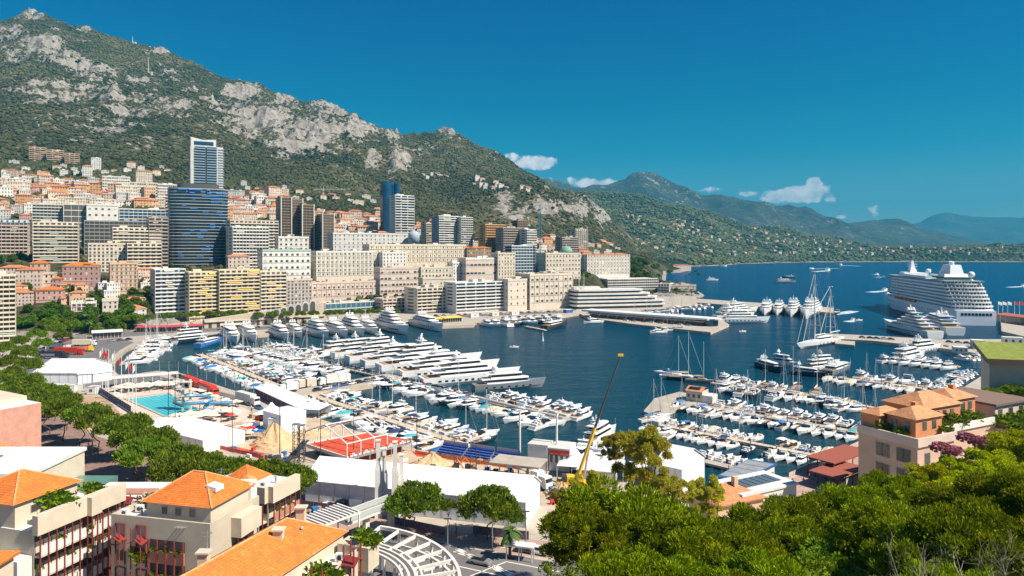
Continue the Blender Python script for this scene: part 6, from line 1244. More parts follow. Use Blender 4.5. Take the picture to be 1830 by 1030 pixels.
# red platform hall frame
def platform():
    A, B, C, D = W2((546, 794), 5), W2((655, 774), 5), W2((736, 788), 5), W2((620, 818), 5); o = np.array((A[0], A[1], QZ)); A, B, C, D = [p-o for p in (A, B, C, D)]
    t = thing('platform_hall', 'raised red-carpeted platform with bare white hall frame above it', 'platform', tuple(o))
    m = MB().prism([A[:2], D[:2], C[:2], B[:2]], 2.2, 3.0, 0, 1); m.build('floor', [STEEL, REDC], t)
    for i in range(7):
        for s in (0, 1): p = (A+(B-A)*i/6)*(1-s)+(D+(C-D)*i/6)*s; MB().tube((p[0], p[1], 0), (p[0], p[1], 2.2), .15).build('leg', STEEL, t)
    MB().prism([(A*.9+C*.1)[:2], (D*.9+B*.1)[:2], (C*.9+A*.1)[:2], (B*.9+D*.1)[:2]], 0, 2.1).build('undercroft', mat('dark_red_cloth', (.16, .03, .03), .8), t)
    FR = OFFW
    for i in range(6):
        f = i/5; a = A+(B-A)*f+(0, 0, 0); d = D+(C-D)*f; a = np.array((a[0], a[1], 3.0)); d = np.array((d[0], d[1], 3.0)); mid = (a+d)/2+(0, 0, 7.0); u = np.array((0, 0, 3.6))
        if i > 3: continue
        k = MB().tube(a, a+u, .16).tube(a+u, mid, .2).tube(mid, d+u, .2).tube(d+u, d, .16); k.build('portal_frame', FR, t)
    for s, zz in ((0, 3.6), (1, 3.6)):
        a, b = (A, B) if s == 0 else (D, C); a = np.array((a[0], a[1], 3+zz)); b = np.array((b[0], b[1], 3+zz)); MB().tube(a, a+(b-a)*.62, .14).build('eave_beam', FR, t)
    mA = (A+D)/2; mB = (B+C)/2; mA = np.array((mA[0], mA[1], 10)); mB = np.array((mB[0], mB[1], 10)); MB().tube(mA, mA+(mB-mA)*.62, .16).build('ridge_beam', FR, t)
    for i in range(16):
        f = (i+.5)/16; p = D+(C-D)*f; MB().box(p[0]-.3, p[0]+.3, p[1]-.3, p[1]+.3, 3.0, 3.7).build('crate', [RED, OFFW, STEEL][i % 3], t)
    for a, b in ((A, D), (D, C), (C, B), (B, A)): MB().beam(np.array((a[0], a[1], 2.9)), np.array((b[0], b[1], 2.9)), .3, .35).build('edge_beam', OFFW, t)
platform()
def heap(label, c, r, h, m=SAND):
    p = W2(c); o = MB(); rn = random.Random(int(c[0])); rg = []
    for k in range(18):
        f = 1-k/18; rg.append([(r*f*(1+.14*math.sin(3*a+c[0])+.05*math.sin(11*a+k*.4)+rn.uniform(-.05, .05))*math.cos(a)*1.15+(1-f)*.8*math.sin(c[0]), r*f*(1+.1*math.cos(2*a)+rn.uniform(-.04, .04))*math.sin(a), h*(1-f)**.95*(1+.10*math.sin(5*a+c[1]))+rn.uniform(-.16, .16)*(k > 0)-.05) for a in [2*math.pi*i/44 for i in range(44)]])
    o.rings(rg); q = o.build('sand_pile', m, None, False); q.location = tuple(p); tag(q, label, 'sand pile')
heap('tall cone of sand beside the lattice tower', (490, 797), 6.2, 6.5); heap('wide low sand pile behind the marquee roof', (768, 838), 6.5, 4); heap('small sand heap right of the marquee end', (1000, 884), 3.6, 3)
heap('low sand ridge left of the red platform', (560, 775), 5, 1.6)
def lattice(label, c, h, s=1.4, name='lattice_tower', m=DARKM):
    p = W2(c); t = thing(name, label, 'tower', tuple(p)); k = MB()
    for x, y in ((0, 0), (s, 0), (s, s), (0, s)): k.tube((x, y, 0), (x, y, h), .09, n=4)
    for i in range(int(h/1.6)):
        z = i*1.6; k.tube((0, 0, z), (s, 0, z+1.6), .06, n=4); k.tube((s, 0, z), (s, s, z+1.6), .06, n=4); k.tube((0, s, z), (0, 0, z+1.6), .06, n=4); k.tube((0, 0, z), (s, 0, z), .06, n=4)
    k.build('lattice', m, t); MB().box(-.2, s+.2, -.2, s+.2, h, h+.3).build('platform', STEEL, t); return t
lattice('dark lattice tower left of the red platform', (523, 826), 10); lattice('twin of the lattice tower, just right of it', (533, 828), 10)
def stairs(label, a, b, h):
    p, q = W2(a), W2(b); t = thing('stair_ramp', label, 'stairs', tuple(p)); d = q-p; MB().beam((0, 0, 0), tuple(d+(0, 0, h)), 1.6, .2).build('flight', STEEL, t); MB().beam((0, 0, 1), tuple(d+(0, 0, h+1)), 1.7, .1).build('handrail', DARKM, t)
stairs('dark steel stair leading up to the red platform', (512, 832), (548, 812), 3)
# blue grandstand
def stand(label, a, b, rows=4):
    loc, rz, L = frame2(a, b); t = thing('grandstand', label, 'grandstand', loc, rz)
    for k in range(rows):
        MB().box(0, L, k*.95, k*.95+.9, 0, .9+k*.42).build('step', STEEL, t); s = MB()
        n = int(L/.9)
        MB().box(.1, L-.1, k*.95+.3, k*.95+.75, .9+k*.42+.02, .9+k*.42+.5).build('seat_row', mat('seat_blue', (.01, .08, .42), .5, var=.5, scale=1.5, detail=1), t)
    MB().box(0, L, rows*.95, rows*.95+.1, 0, .9+rows*.42+1).build('back_rail', STEEL, t)
stand('blue seat grandstand facing the lane, left block', (780, 815), (824, 822)); stand('blue seat grandstand facing the lane, middle block', (828, 822), (872, 829)); stand('blue seat grandstand facing the lane, right block', (876, 829), (918, 836))
# vehicles
def car_proto():
    t = thing('parked_car', '', 'car'); m = MB(); sec = [(-2.1, .35, .62), (-2.0, .3, .9), (-1.2, .3, .95), (1.0, .3, .9), (1.9, .3, .75), (2.1, .35, .55)]
    m.rings([[(x, -.86, a), (x, -.9, (a+b)/2), (x, -.8, b), (x, .8, b), (x, .9, (a+b)/2), (x, .86, a)] for x, a, b in sec]); m.build('body', mat('car_paint', (.5, .5, .5), .25, coat=1), t)
    MB().rings([[(-1.7, -.78, .92), (1.0, -.78, .9), (1.0, .78, .9), (-1.7, .78, .92)], [(-1.2, -.62, 1.42), (.35, -.62, 1.42), (.35, .62, 1.42), (-1.2, .62, 1.42)]]).build('windows', BGLASS, t)
    MB().box(-1.15, .3, -.6, .6, 1.42, 1.46).build('roof', mat('car_paint', (.5,)*3), t)
    for x in (-1.3, 1.35):
        for y in (-.82, .82): MB().tube((x, y-.1, .33), (x, y+.1, .33), .33, n=10).build('wheel', DARKM, t)
    return t
PROTO['car'] = cp = car_proto()
CC = [(mat('car_black', (.02, .02, .025), .2, coat=1), 'black'), (mat('car_white', (.75, .75, .75), .25, coat=1), 'white'), (mat('car_silver', (.35, .36, .38), .3, metal=.5), 'silver'), (mat('car_red', (.5, .03, .02), .25, coat=1), 'red'), (mat('car_blue', (.03, .10, .30), .25, coat=1), 'blue'), (mat('car_grey', (.12, .13, .14), .25, coat=1), 'dark grey'), (mat('car_green', (.03, .25, .18), .25, coat=1), 'teal')]
def cars(a, b, n, where, z=QZ, off=0, group='parked cars', jit=.1, side=0, rnd=random.Random(9), pick=None):
    p, q = W2(a, z), W2(b, z); p[2] = q[2] = z; d = (q-p)/np.linalg.norm(q-p); rz = math.atan2(d[1], d[0])
    for i in range(n):
        c = p+(q-p)*(i+.5+rnd.uniform(-jit, jit))/n; m, cn = CC[pick[i % len(pick)]] if pick else rnd.choice(CC)
        dup(cp, (c[0], c[1], z), rz+(R(90) if side else 0)+rnd.uniform(-.06, .06), f'{cn} car, {ordn(i)} {where}', group, 1., {'body': m, 'roof': m})
PB_z = 1.11
cars((722, 679), (840, 708), 13, 'from the truck quay on the car pontoon', PB_z, side=1, pick=[0, 5, 0, 4, 3, 6, 0, 5, 2, 0, 3, 0, 5]); cars((590, 649), (690, 672), 14, 'from the far end on the superyacht quay', PB_z, side=1, pick=[0, 5, 2, 0, 0, 4, 2, 0, 1, 0])
cars((310, 672), (332, 678), 3, 'along the quay kerb right of the curve', pick=[3, 0, 0]); cars((190, 612), (240, 607), 3, 'on the road by the curved quay', pick=[2, 5, 0]); cars((380, 766), (430, 772), 5, 'beside the fair ground', pick=[2, 1, 0]); cars((440, 722), (470, 734), 2, 'on the lane beside the purple tent')
cars((60, 632), (130, 605), 10, 'from the left under the pines of the curved road'); cars((1535, 604), (1600, 608), 5, 'from the left on the mole', 1.81, pick=[2, 0, 4, 1, 5]); cars((1690, 612), (1780, 618), 6, 'from the left near the ship on the mole', 1.81)
cars((760, 574), (450, 587), 16, 'from the right on the harbour road', pick=[1, 0, 2, 5, 3, 0]); cars((470, 702), (520, 698), 3, 'at the root of the truck quay'); cars((1530, 812), (1550, 800), 2, 'on the promenade beside the pink building', pick=[0, 5])
def lorry(label, a, b, m, cabm=OFFW, h=3.0, z=QZ, stripe=None, L0=None, name='lorry'):
    loc, rz, L = frame2(a, b, z); L = L0 or L; t = thing(name, label, 'lorry', loc, rz); MB().box(0, L-3, -1.25, 1.25, 1.0, 1.0+h).build('trailer', m, t)
    c = MB().box(L-2.6, L-.4, -1.2, 1.2, .6, 3.3); c.rings([[(L-.4, -1.2, .6), (L-.4, 1.2, .6), (L-.4, 1.2, 3.2), (L-.4, -1.2, 3.2)], [(L, -1.1, .6), (L, 1.1, .6), (L-.15, 1.1, 2.0), (L-.15, -1.1, 2.0)]]); c.build('cab', cabm, t)
    MB().box(L-.36, L-.1, -1.0, 1.0, 2.05, 2.9).build('windscreen', BGLASS, t)
    for x in (1.2, 2.6, L-4, L-1.6):
        for y in (-1.1, 1.1): MB().tube((x, y-.18, .5), (x, y+.18, .5), .5, n=10).build('wheel', DARKM, t)
    if stripe: MB().box(L*.15, L*.6, -1.29, -1.251, 1.6, 2.7).build('stripe', stripe, t)
lorry('silver lorry driving towards the purple tent', (426, 717), (460, 727), W['light'], OFFW); lorry('dark blue race lorry on the apron behind the left tents', (67, 641), (122, 641), DARKH, DARKM, stripe=STEEL); lorry('red and white race lorry behind the dark one', (98, 634), (150, 634), RED, RED, stripe=None)
lorry('white race lorry at the back of the apron', (82, 629), (128, 627), OFFW, OFFW, stripe=RED); lorry('small orange lorry right of the race lorries', (150, 629), (168, 628), ORG, YEL, h=2); lorry('cream lorries parked by the bus pavilion', (130, 619), (172, 618), CANC, OFFW)
lorry('white long lorry on the truck quay', (625, 684), (570, 690), OFFW, OFFW, z=1.91); lorry('white lorry with red lettering patch at the quay root', (532, 699), (498, 703), OFFW, OFFW, z=1.91, stripe=RED); lorry('white lorry cab facing the sand heap, right of the concrete canopy', (955, 868), (982, 878), OFFW, OFFW)
for a, b, lb in (((332, 687), (356, 697), 'left'), ((358, 698), (387, 710), 'right')): lorry(f'red race transporter beside the pool, {lb} of two', a, b, RED, RED, h=2.9, stripe=OFFW, name='race_transporter')
def digger(label, c, rz):
    p = W2(c); t = thing('excavator', label, 'excavator', tuple(p), R(rz))
    for y in (-.9, .9): MB().rings([[(-1.4, y-.25, .1), (1.4, y-.25, .1), (1.7, y-.25, .5), (1.4, y-.25, .8), (-1.4, y-.25, .8), (-1.7, y-.25, .5)], [(-1.4, y+.25, .1), (1.4, y+.25, .1), (1.7, y+.25, .5), (1.4, y+.25, .8), (-1.4, y+.25, .8), (-1.7, y+.25, .5)]]).build('track', DARKM, t)
    MB().box(-1.6, .9, -1.1, 1.1, .85, 1.7).build('body', ORG, t); MB().box(-.2, 1.0, -1.1, -.1, 1.7, 2.8).build('cab', BGLASS, t)
    MB().beam((.9, .3, 1.5), (3.0, .3, 3.6), .35, .4).beam((3.0, .3, 3.6), (4.6, .3, 1.6), .3, .35).build('arm', ORG, t); MB().rings([[(4.3, -.2, 1.5), (4.3, .8, 1.5), (5, .8, 1.6), (5, -.2, 1.6)], [(4.5, -.2, .7), (4.5, .8, .7), (4.9, .8, .8), (4.9, -.2, .8)]]).build('bucket', DARKM, t)
digger('orange excavator beside the wide sand pile', (812, 847), 20); digger('orange excavator with raised arm right of the first', (836, 851), 150); digger('small orange digger by the white cabins', (466, 752), 70)
# mobile crane
def mcrane():
    p = W2((1032, 872)); t = thing('mobile_crane', 'yellow mobile crane with long dark telescopic boom over the water', 'crane', tuple(p)); b = np.array((0, 0, 2.5)); tip = np.array((XA(1105, 178)-p[0], 4, ZA(629, 178)-QZ)); d = tip-b
    MB().box(-5, 5, -1.4, 1.4, .7, 1.7).box(3.4, 5.2, -1.3, 1.3, 1.7, 2.9).build('chassis', YEL, t)
    for x in (-4, -2, 1.5, 3.5):
        for y in (-1.2, 1.2): MB().tube((x, y-.2, .6), (x, y+.2, .6), .6, n=10).build('wheel', DARKM, t)
    MB().box(-2.6, 1.2, -1.3, 1.3, 1.72, 3.0).build('turntable', YEL, t); MB().box(-3.8, -2.62, -1.3, 1.3, 1.8, 3.2).build('counterweight', DARKM, t)
    bo = MB().tube(b, b+d*.40, .46, .42, 4).build('boom_base', YEL, t); MB().tube(b+d*.40, b+d*.66, .33, .31, 6).build('boom_section', DARKM, bo); MB().tube(b+d*.66, b+d*.985, .25, .23, 6).build('boom_section', DARKM, bo)
    MB().box(tip[0]-.7, tip[0]+.6, tip[1]-.3, tip[1]+.3, tip[2]-.5, tip[2]+.1).build('boom_head', YEL, bo); MB().tube(b+(1.5, 0, -.5), b+d*.28, .28, n=6).build('lift_ram', STEEL, t)
mcrane()
# four white pylons and the footbridge
for i, (x, y, h) in enumerate([(676, 925, 16.5), (687, 922, 14.5), (706, 929, 16.5), (717, 926, 13.5)]):
    p = W2((x, y)); t = thing('concrete_pylon', f'tall pale concrete pylon, {ordn(i)} from the left of the footbridge four', 'pylon', tuple(p), R(10), 'footbridge pylons'); MB().rings([[(-.75, -.55, 0), (.75, -.55, 0), (.75, .55, 0), (-.75, .55, 0)], [(-.7, -.5, h*.62), (.7, -.5, h*.62), (.7, .5, h*.62), (-.7, .5, h*.62)], [(-.42, -.4, h*.7), (.42, -.4, h*.7), (.42, .4, h*.7), (-.42, .4, h*.7)], [(-.4, -.4, h), (.4, -.4, h), (.4, .4, h), (-.4, .4, h)]]).build('shaft', W['white'], t)
    MB().box(-.55, .55, -.5, .5, h, h+.3).build('cap', W['white'], t)
def footbridge():
    p, q = np.array(P(612, 932, 8)), np.array(P(702, 898, 8)); d = q-p; L = np.linalg.norm(d); t = thing('footbridge', 'white footbridge with glass sides leading to the four pylons', 'bridge', (p[0], p[1], 8), math.atan2(d[1], d[0]))
    MB().box(0, L, -1.6, 1.6, -.5, 0).build('girder', W['light'], t); MB().box(0, L, -1.4, 1.4, .003, .06).build('walkway', mat('walkway_brown', (.24, .17, .13), .9), t)
    for y in (-1.55, 1.55): MB().box(0, L, y-.04, y+.04, .1, 1.15).build('glass_side', mat('rail_glass', (.45, .50, .50), .2), t); MB().tube((0, y, 1.2), (L, y, 1.2), .06).build('handrail', OFFW, t)
    MB().box(L-3, L+3, -2.6, 2.6, -.6, -.51).build('landing', W['light'], t)
    for x in (L*.45, L-.5): MB().box(x-.5, x+.5, -.5, .5, -6, -.62).build('support', W['light'], t)
    t2 = thing('slatted_canopy', 'white slatted canopy at the roof end of the footbridge', 'canopy', (p[0], p[1], 8.6), math.atan2(d[1], d[0]))
    for i in range(12): MB().box(-9+i*.9, -8.7+i*.9, -3.5, 3, 1.6, 1.9).build('slat', OFFW, t2)
    for y in (-3.4, 2.9): MB().box(-9.2, 1.6, y-.12, y+.12, 1.3, 1.598).build('side_beam', OFFW, t2)
    for x in (-9, 1.2):
        for y in (-3.4, 2.9): MB().box(x-.12, x+.12, y-.12, y+.12, -4, 1.298).build('post', OFFW, t2)
footbridge()
def pergola():
    cx, cy, zt = -31., 104., 10.; t = thing('curved_pergola', 'white quarter-round concrete pergola with radial beams above the garden', 'pergola', (cx, cy, 0))
    def arc(r, a0, a1, z0, z1, w_, nm, n=18):
        MB().rings([[((r-w_/2)*math.cos(a), (r-w_/2)*math.sin(a), z0), ((r+w_/2)*math.cos(a), (r+w_/2)*math.sin(a), z0), ((r+w_/2)*math.cos(a), (r+w_/2)*math.sin(a), z1), ((r-w_/2)*math.cos(a), (r-w_/2)*math.sin(a), z1)] for a in [a0+(a1-a0)*i/n for i in range(n+1)]]).build(nm, W['white'], t)
    a0, a1 = R(-18), R(72); arc(23.2, a0, a1, 9.5, 10.1, .5, 'outer_beam'); arc(23.2, a0, a1, 7.0, 7.4, .4, 'lower_beam')
    for r in (17.6, 16.6, 15.6, 14.6): arc(r, a0, a1, 9.3, 9.7, .35, 'inner_rail')
    arc(16.8, a0, a1, 8.6, 9.1, .4, 'inner_beam')
    for i in range(10):
        a = a0+(a1-a0)*i/9; c, s = math.cos(a), math.sin(a); MB().beam((16.6*c, 16.6*s, 9.15), (23*c, 23*s, 9.55), .35, .5).build('radial_beam', W['white'], t); MB().tube((23.2*c, 23.2*s, 2), (23.2*c, 23.2*s, 9.49), .3).build('column', W['white'], t)
        MB().beam((19.5*c, 19.5*s, 7.2), (22.8*c, 22.8*s, 7.2), .25, .3).build('radial_strut', W['white'], t)
        MB().tube((15.8*c, 15.8*s, 2), (15.8*c, 15.8*s, 8.6), .25).build('column', W['white'], t)
pergola()
# street lamps along the quay and tall light masts
def lamp(label, c, h, group, z=QZ, m=STEEL):
    p = W2(c, z); t = thing('light_mast', label, 'light mast', tuple(p), 0, group); MB().tube((0, 0, 0), (0, 0, h), .14, .08).build('pole', m, t); MB().box(-.7, .7, -.15, .15, h, h+.18).build('lamp_head', DARKM, t)
for i, (c, h) in enumerate([((313, 764), 16), ((301, 748), 16), ((395, 792), 14), ((415, 800), 14), ((500, 815), 14), ((573, 830), 13), ((632, 824), 14), ((745, 812), 15), ((812, 850), 9), ((851, 852), 9)]): lamp(f'slim dark light mast, {ordn(i)} from the left across the fair ground', c, h, 'light masts of the fair ground', m=DARKM)
for c, h, lb in (((929, 826), 14, 'thick white light mast standing at the water edge, left'), ((995, 836), 14.5, 'thick white light mast at the water edge, right')):
    p = W2(c); t = thing('light_mast', lb, 'light mast', tuple(p)); MB().tube((0, 0, 0), (0, 0, h), .3, .26, 8).build('pole', OFFW, t); MB().box(-.5, .5, -.3, .3, h, h+.3).build('lamp_head', OFFW, t)
for i in range(12):
    f = i/11; lamp(f'small quay lamp, {ordn(i)} from the left along the pool quay', (285+f*185, 663+max(0, f-.15)*54), 5, 'small quay lamps', m=STEEL)
tag(MB().tube((0, 0, 0), (0, 0, 3), .7, .35, 8).tube((0, 0, 3), (0, 0, 6), .25, .2, 6).build('channel_marker', OFFW), 'white channel marker standing in the open basin', 'marker').location = P(970, 610, 0)
# building with blue-edged solar roof, hut with grass, pier house
def bluebar():
    pts = [P(1283, 850, 6.5)[:2], P(1326, 858, 6.5)[:2], P(1384, 829, 6.5)[:2], P(1337, 821, 6.5)[:2]]; t = thing('boat_club', 'low white building with grey panel roof edged in blue at the marina', 'building', (*pts[0], QZ)); o = pts[0]; q = [(a-o[0], b-o[1]) for a, b in pts]
    MB().prism(q, 0, 4.0).build('wall', W['white'], t); c = np.mean(q, 0); MB().prism([tuple(c+(np.array(a)-c)*1.08) for a in q], 4.0, 4.4).build('roof_edge', BLUE, t); MB().prism([tuple(c+(np.array(a)-c)*.97) for a in q], 4.4, 4.5).build('panel_roof', mat('solar_grey', (.30, .31, .33), .4, var=.2, scale=.8), t)
    e = (np.array(q[2])-np.array(q[1])); L = np.linalg.norm(e); a = math.atan2(e[1], e[0])
    for i in range(6): pp = np.array(q[1])+e*(i+.5)/6; inst(UW, 'window', t, (pp[0], pp[1], 1.4), a, (1.5, 1, 1.4))
    for i in range(5):
        p0 = np.array(q[0])*(1-i/4)+np.array(q[3])*i/4; p1 = np.array(q[1])*(1-i/4)+np.array(q[2])*i/4; p0 = c+(p0-c)*.95; p1 = c+(p1-c)*.95; MB().beam((*p0, 4.52), (*p1, 4.52), .14, .06).build('roof_rib', STEEL, t)
bluebar()
cabin('white_annex', 'plain white annex in front of the blue-edged building', (1296, 888), (1330, 900), 5, 3.4, OFFW, win=2, cat='building')
def pierhouse():
    loc, rz, L = frame2((1226, 716), (1273, 722), 1.3); t = thing('pier_house', 'small beige pier house with tiled roof and white hull-like side', 'building', loc, rz); MB().box(0, L*.62, 0, 7, 0, 4).build('wall', W['sand'], t); MB().box(L*.62, L, 0, 6, 0, 2.8).build('annex', W['white'], t)
    MB().add([(-.3, -.4, 4), (L*.64, -.4, 4), (L*.64, 3.5, 5.4), (-.3, 3.5, 5.4), (L*.64, 7.4, 4), (-.3, 7.4, 4)], [(0, 1, 2, 3), (3, 2, 4, 5)]).build('roof', TILE3, t); MB().box(L*.1, L*.5, .8, 2.6, 4.62, 5.3).build('solar_panel', BGLASS, t)
    for i in range(3): inst(UW, 'window', t, (L*(.1+.2*i), 0, 1.4), 0, (1, 1, 1.4))
pierhouse()
# small fair ground clutter and people
def person_proto(name):
    t = MB(); bones = [(0, -.12, .05), (0, -.1, .48), (0, -.09, .9), (0, .12, .05), (.12, .11, .48), (0, .09, .9), (0, 0, .95), (0, 0, 1.2), (0, 0, 1.42), (0, 0, 1.52), (0, -.2, 1.4), (.03, -.26, 1.12), (.12, -.25, .86), (0, .2, 1.4), (.0, .26, 1.12), (.06, .27, .86), (.02, 0, 1.68)]
    t.tube(bones[0], bones[1], .055, .075, 6).tube(bones[1], bones[2], .075, .1, 6).tube(bones[3], bones[4], .055, .075, 6).tube(bones[4], bones[5], .075, .1, 6); t.rings([[(.12*math.cos(a)*k, .19*math.sin(a)*k, z) for a in [2*math.pi*i/8 for i in range(8)]] for z, k in ((.85, .85), (1.0, .85), (1.2, .9), (1.4, 1.05), (1.47, .4), (1.54, .3))])
    t.tube(bones[10], bones[11], .055, .045, 5).tube(bones[11], bones[12], .045, .035, 5).tube(bones[13], bones[14], .055, .045, 5).tube(bones[14], bones[15], .045, .035, 5); t.ball((.02, 0, 1.65), .115, 8, sz=1.2)
    return t.build(name, mat('clothing', (.25, .18, .15), .8, obj_rand=.9))
pp = person_proto('person'); rn = random.Random(4); first = True
GP = ['in dark clothes', 'in pale clothes', 'in blue clothes', 'in red clothes', 'in grey clothes']; GM = [mat('cloth_'+str(i), c, .85) for i, c in enumerate([(.03, .03, .035), (.6, .56, .5), (.04, .08, .25), (.45, .05, .04), (.2, .2, .2)])]
for (x0, y0, x1, y1, n, wh, z) in [(1395, 878, 1420, 868, 6, 'of the group by the blue-edged building', QZ), (1430, 868, 1545, 812, 10, 'along the promenade railing', QZ), (448, 728, 452, 740, 3, 'near the silver lorry', QZ), (300, 752, 420, 742, 16, 'from left below the pool', QZ), (225, 704, 330, 694, 14, 'from left above the pool', QZ), (560, 905, 690, 930, 5, 'from left by the marquee fence', QZ), (760, 812, 920, 838, 9, 'from left beside the barrier', QZ), (1230, 732, 1400, 757, 5, 'from left on the wide pontoon', 1.12), (935, 850, 1000, 868, 6, 'from left near the control box', QZ), (800, 955, 930, 975, 4, 'from left on the pavement by the palms', QZ)]:
    for i in range(n):
        f = (i+.5)/n; p = W2((x0+(x1-x0)*f+rn.uniform(-2, 2), y0+(y1-y0)*f+rn.uniform(-2, 2)), z); q = pp if first else pp.copy()
        if not first: COL.objects.link(q)
        first = False; k = rn.randrange(5); q.location = tuple(p); q.rotation_euler = (0, 0, rn.uniform(0, 6)); q.material_slots[0].link = 'OBJECT'; q.material_slots[0].material = GM[k]; tag(q, f'person {GP[k]}, {ordn(i)} {wh}', 'person', 'people by the harbour')
# ship quay building with red roof and flags
t, L = strip('quay_terminal', 'long low terminal with red roof right of the cruise ship', (1778, 574), (1850, 584), 9, 6, mat('terminal_red', (.42, .10, .06), .8), z=2.4)
for i, x in enumerate((1784, 1792, 1801, 1813, 1822)):
    p = P(x, 572, 2.4); t = thing('flagpole', f'flagpole {["white", "white", "white", "red", "red"][i]} flag, {ordn(i)} along the red-roofed terminal', 'flagpole', p, 0, 'terminal flagpoles'); MB().tube((0, 0, 0), (0, 0, 15), .2, .12).build('pole', OFFW, t); MB().add([(0, 0, 15), (3.2, 0, 14), (3.2, 0, 11.6), (0, 0, 12.6), (0, .05, 15), (3.2, .05, 14), (3.2, .05, 11.6), (0, .05, 12.6)], [(0, 1, 2, 3), (4, 7, 6, 5)]).build('flag', RED if i > 2 else PVC, t)
for a, b, h, m, lb in (((1706, 632), (1730, 633), 3.4, W['light'], 'grey cabin at the left on the mole end'), ((1738, 624), (1760, 625), 5, W['bluegrey'], 'taller blue-grey cabin on the mole end'), ((1766, 632), (1800, 633), 4, OFFW, 'long white cabin on the mole end'), ((1792, 618), (1830, 620), 5, OFFW, 'white cabin at the right edge of the mole')): cabin('mole_cabin', lb, a, b, 6, h, m, z=1.8, win=3)

# clutter of the building site: crates, pallets, barrier blocks, and more cars and vans on the quays
rn = random.Random(21); CL = [('crate', 'wooden crate', TEAK, (1.2, 1.2, 1.0)), ('crate', 'blue plastic crate', CANB, (1.4, 1.0, 1.1)), ('barrier_block', 'red and white barrier block', RED, (2.0, .6, .9)), ('barrier_block', 'white barrier block', OFFW, (2.0, .6, .9)), ('pallet_stack', 'stack of grey panels', STEEL, (2.4, 1.3, .8)), ('steel_box', 'dark steel box', DARKM, (1.8, 1.6, 1.6))]
CNT = {}
for (x0, y0, x1, y1, n, wh) in [(410, 800, 520, 836, 16, 'left of the lattice towers'), (560, 834, 640, 846, 10, 'under the edge of the red platform'), (700, 825, 940, 855, 22, 'behind the marquee roof'), (985, 872, 1020, 905, 8, 'right of the marquee end'), (560, 905, 660, 922, 9, 'before the marquee side sheets'), (445, 745, 480, 765, 8, 'near the site cabins')]:
    for i in range(n):
        nm, d, m, (a, b, c) = CL[rn.randrange(6)]; p = W2((rn.uniform(x0, x1), rn.uniform(y0, y1))); s = rn.uniform(.8, 1.3); k = CNT[(d, wh)] = CNT.get((d, wh), -1)+1
        t = thing(nm, f'{d}, {ordn(k)} of its kind {wh}', 'site clutter', tuple(p), rn.uniform(0, 3), 'building site clutter'); mb = MB().box(-a/2*s, a/2*s, -b/2*s, b/2*s, .12, c*s); mb.build('box', m, t); MB().box(-a/2*s, a/2*s, -b/2*s, b/2*s, 0, .118).build('skid', TEAK, t)
        if c > .95: MB().box(-a/2*s-.04, a/2*s+.04, -b/2*s-.04, b/2*s+.04, c*s, c*s+.08).build('lid', m, t)
cars((760, 566), (1010, 557), 20, 'from left on the lane before the stone buildings', QZ, pick=[1, 0, 2, 1, 5, 3, 0, 2]); cars((860, 571), (990, 564), 9, 'from left beside the yachts of the north quay', QZ, side=1, pick=[0, 1, 2, 4])
cars((1110, 573), (1240, 583), 8, 'from left on the outer edge of the club wing', 1.81, pick=[1, 2, 0]); cars((560, 700), (690, 676), 9, 'from left on the truck quay', 1.91, pick=[0, 2, 5, 4, 1]); cars((830, 1002), (880, 1012), 1, 'waiting on the street by the checkered marking', QZ+.02, pick=[2]); cars((930, 985), (975, 992), 2, 'on the street half hidden by the near pine', QZ+.02, pick=[0, 1])
for i, (a, b, m, c) in enumerate([((842, 568), (856, 567), OFFW, 'white kiosk tent'), ((880, 566), (892, 565), CANC, 'beige kiosk tent'), ((915, 564), (928, 563), OFFW, 'pale kiosk tent'), ((1012, 560), (1024, 559), BLUE, 'blue kiosk')]): cabin('kiosk', f'{c} on the north quay, {ordn(i)} from the left', a, b, 4, 3, m, win=1)
fence('quay_railing', 'white railing along the car pontoon edge', [(730, 684), (860, 716), (1005, 751)], .9, STEEL, z=1.12, post=4)
canopy('pale bus shelter on the street, half hidden by the near pine', (905, 1000), (950, 1006), 1.6, 2.6, m=OFFW, n=2, name='bus_shelter', cat='shelter')
for i, c in enumerate(((880, 985), (940, 985), (800, 1000))): lamp(f'slim street lamp, {ordn(i)} of three around the street corner', c, 7.5, 'street lamps')
# ---------------------------------------------------------------- near buildings
CRM = mat('stucco_cream', (.60, .52, .40), .9, var=.1, scale=.5, detail=8, bump=.15, bscale=12); WHP = mat('panel_white', (.66, .65, .63), .6, var=.08, scale=1.2)
TER = mat('terracotta_panel', (.42, .20, .13), .85, var=.12, scale=.8); RST = mat('red_steel', (.24, .035, .03), .5); PNK = mat('pink_stucco', (.62, .42, .31), .9, var=.1, scale=.5, detail=8, bump=.15, bscale=12); ORS = mat('orange_stucco', (.64, .27, .12), .9, var=.12, scale=.4, detail=8, bump=.15, bscale=12)
WTR = mat('roof_white', (.66, .66, .64), .7, var=.12, scale=.6, detail=7)
def face_frame(o, d):     # returns f(u, out, z) -> local point for a facade running along d from o, outward on the right-hand side
    d = np.array(d, float)/np.linalg.norm(d); n = np.array((d[1], -d[0])); return lambda u, out, z: (o[0]+d[0]*u+n[0]*out, o[1]+d[1]*u+n[1]*out, z)
def fbox(m, fr, u0, u1, o0, o1, z0, z1, mi=0):
    return m.add([fr(u0, o1, z0), fr(u1, o1, z0), fr(u1, o0, z0), fr(u0, o0, z0), fr(u0, o1, z1), fr(u1, o1, z1), fr(u1, o0, z1), fr(u0, o0, z1)], [(0, 3, 2, 1), (4, 5, 6, 7), (0, 1, 5, 4), (1, 2, 6, 5), (2, 3, 7, 6), (3, 0, 4, 7)], mi)
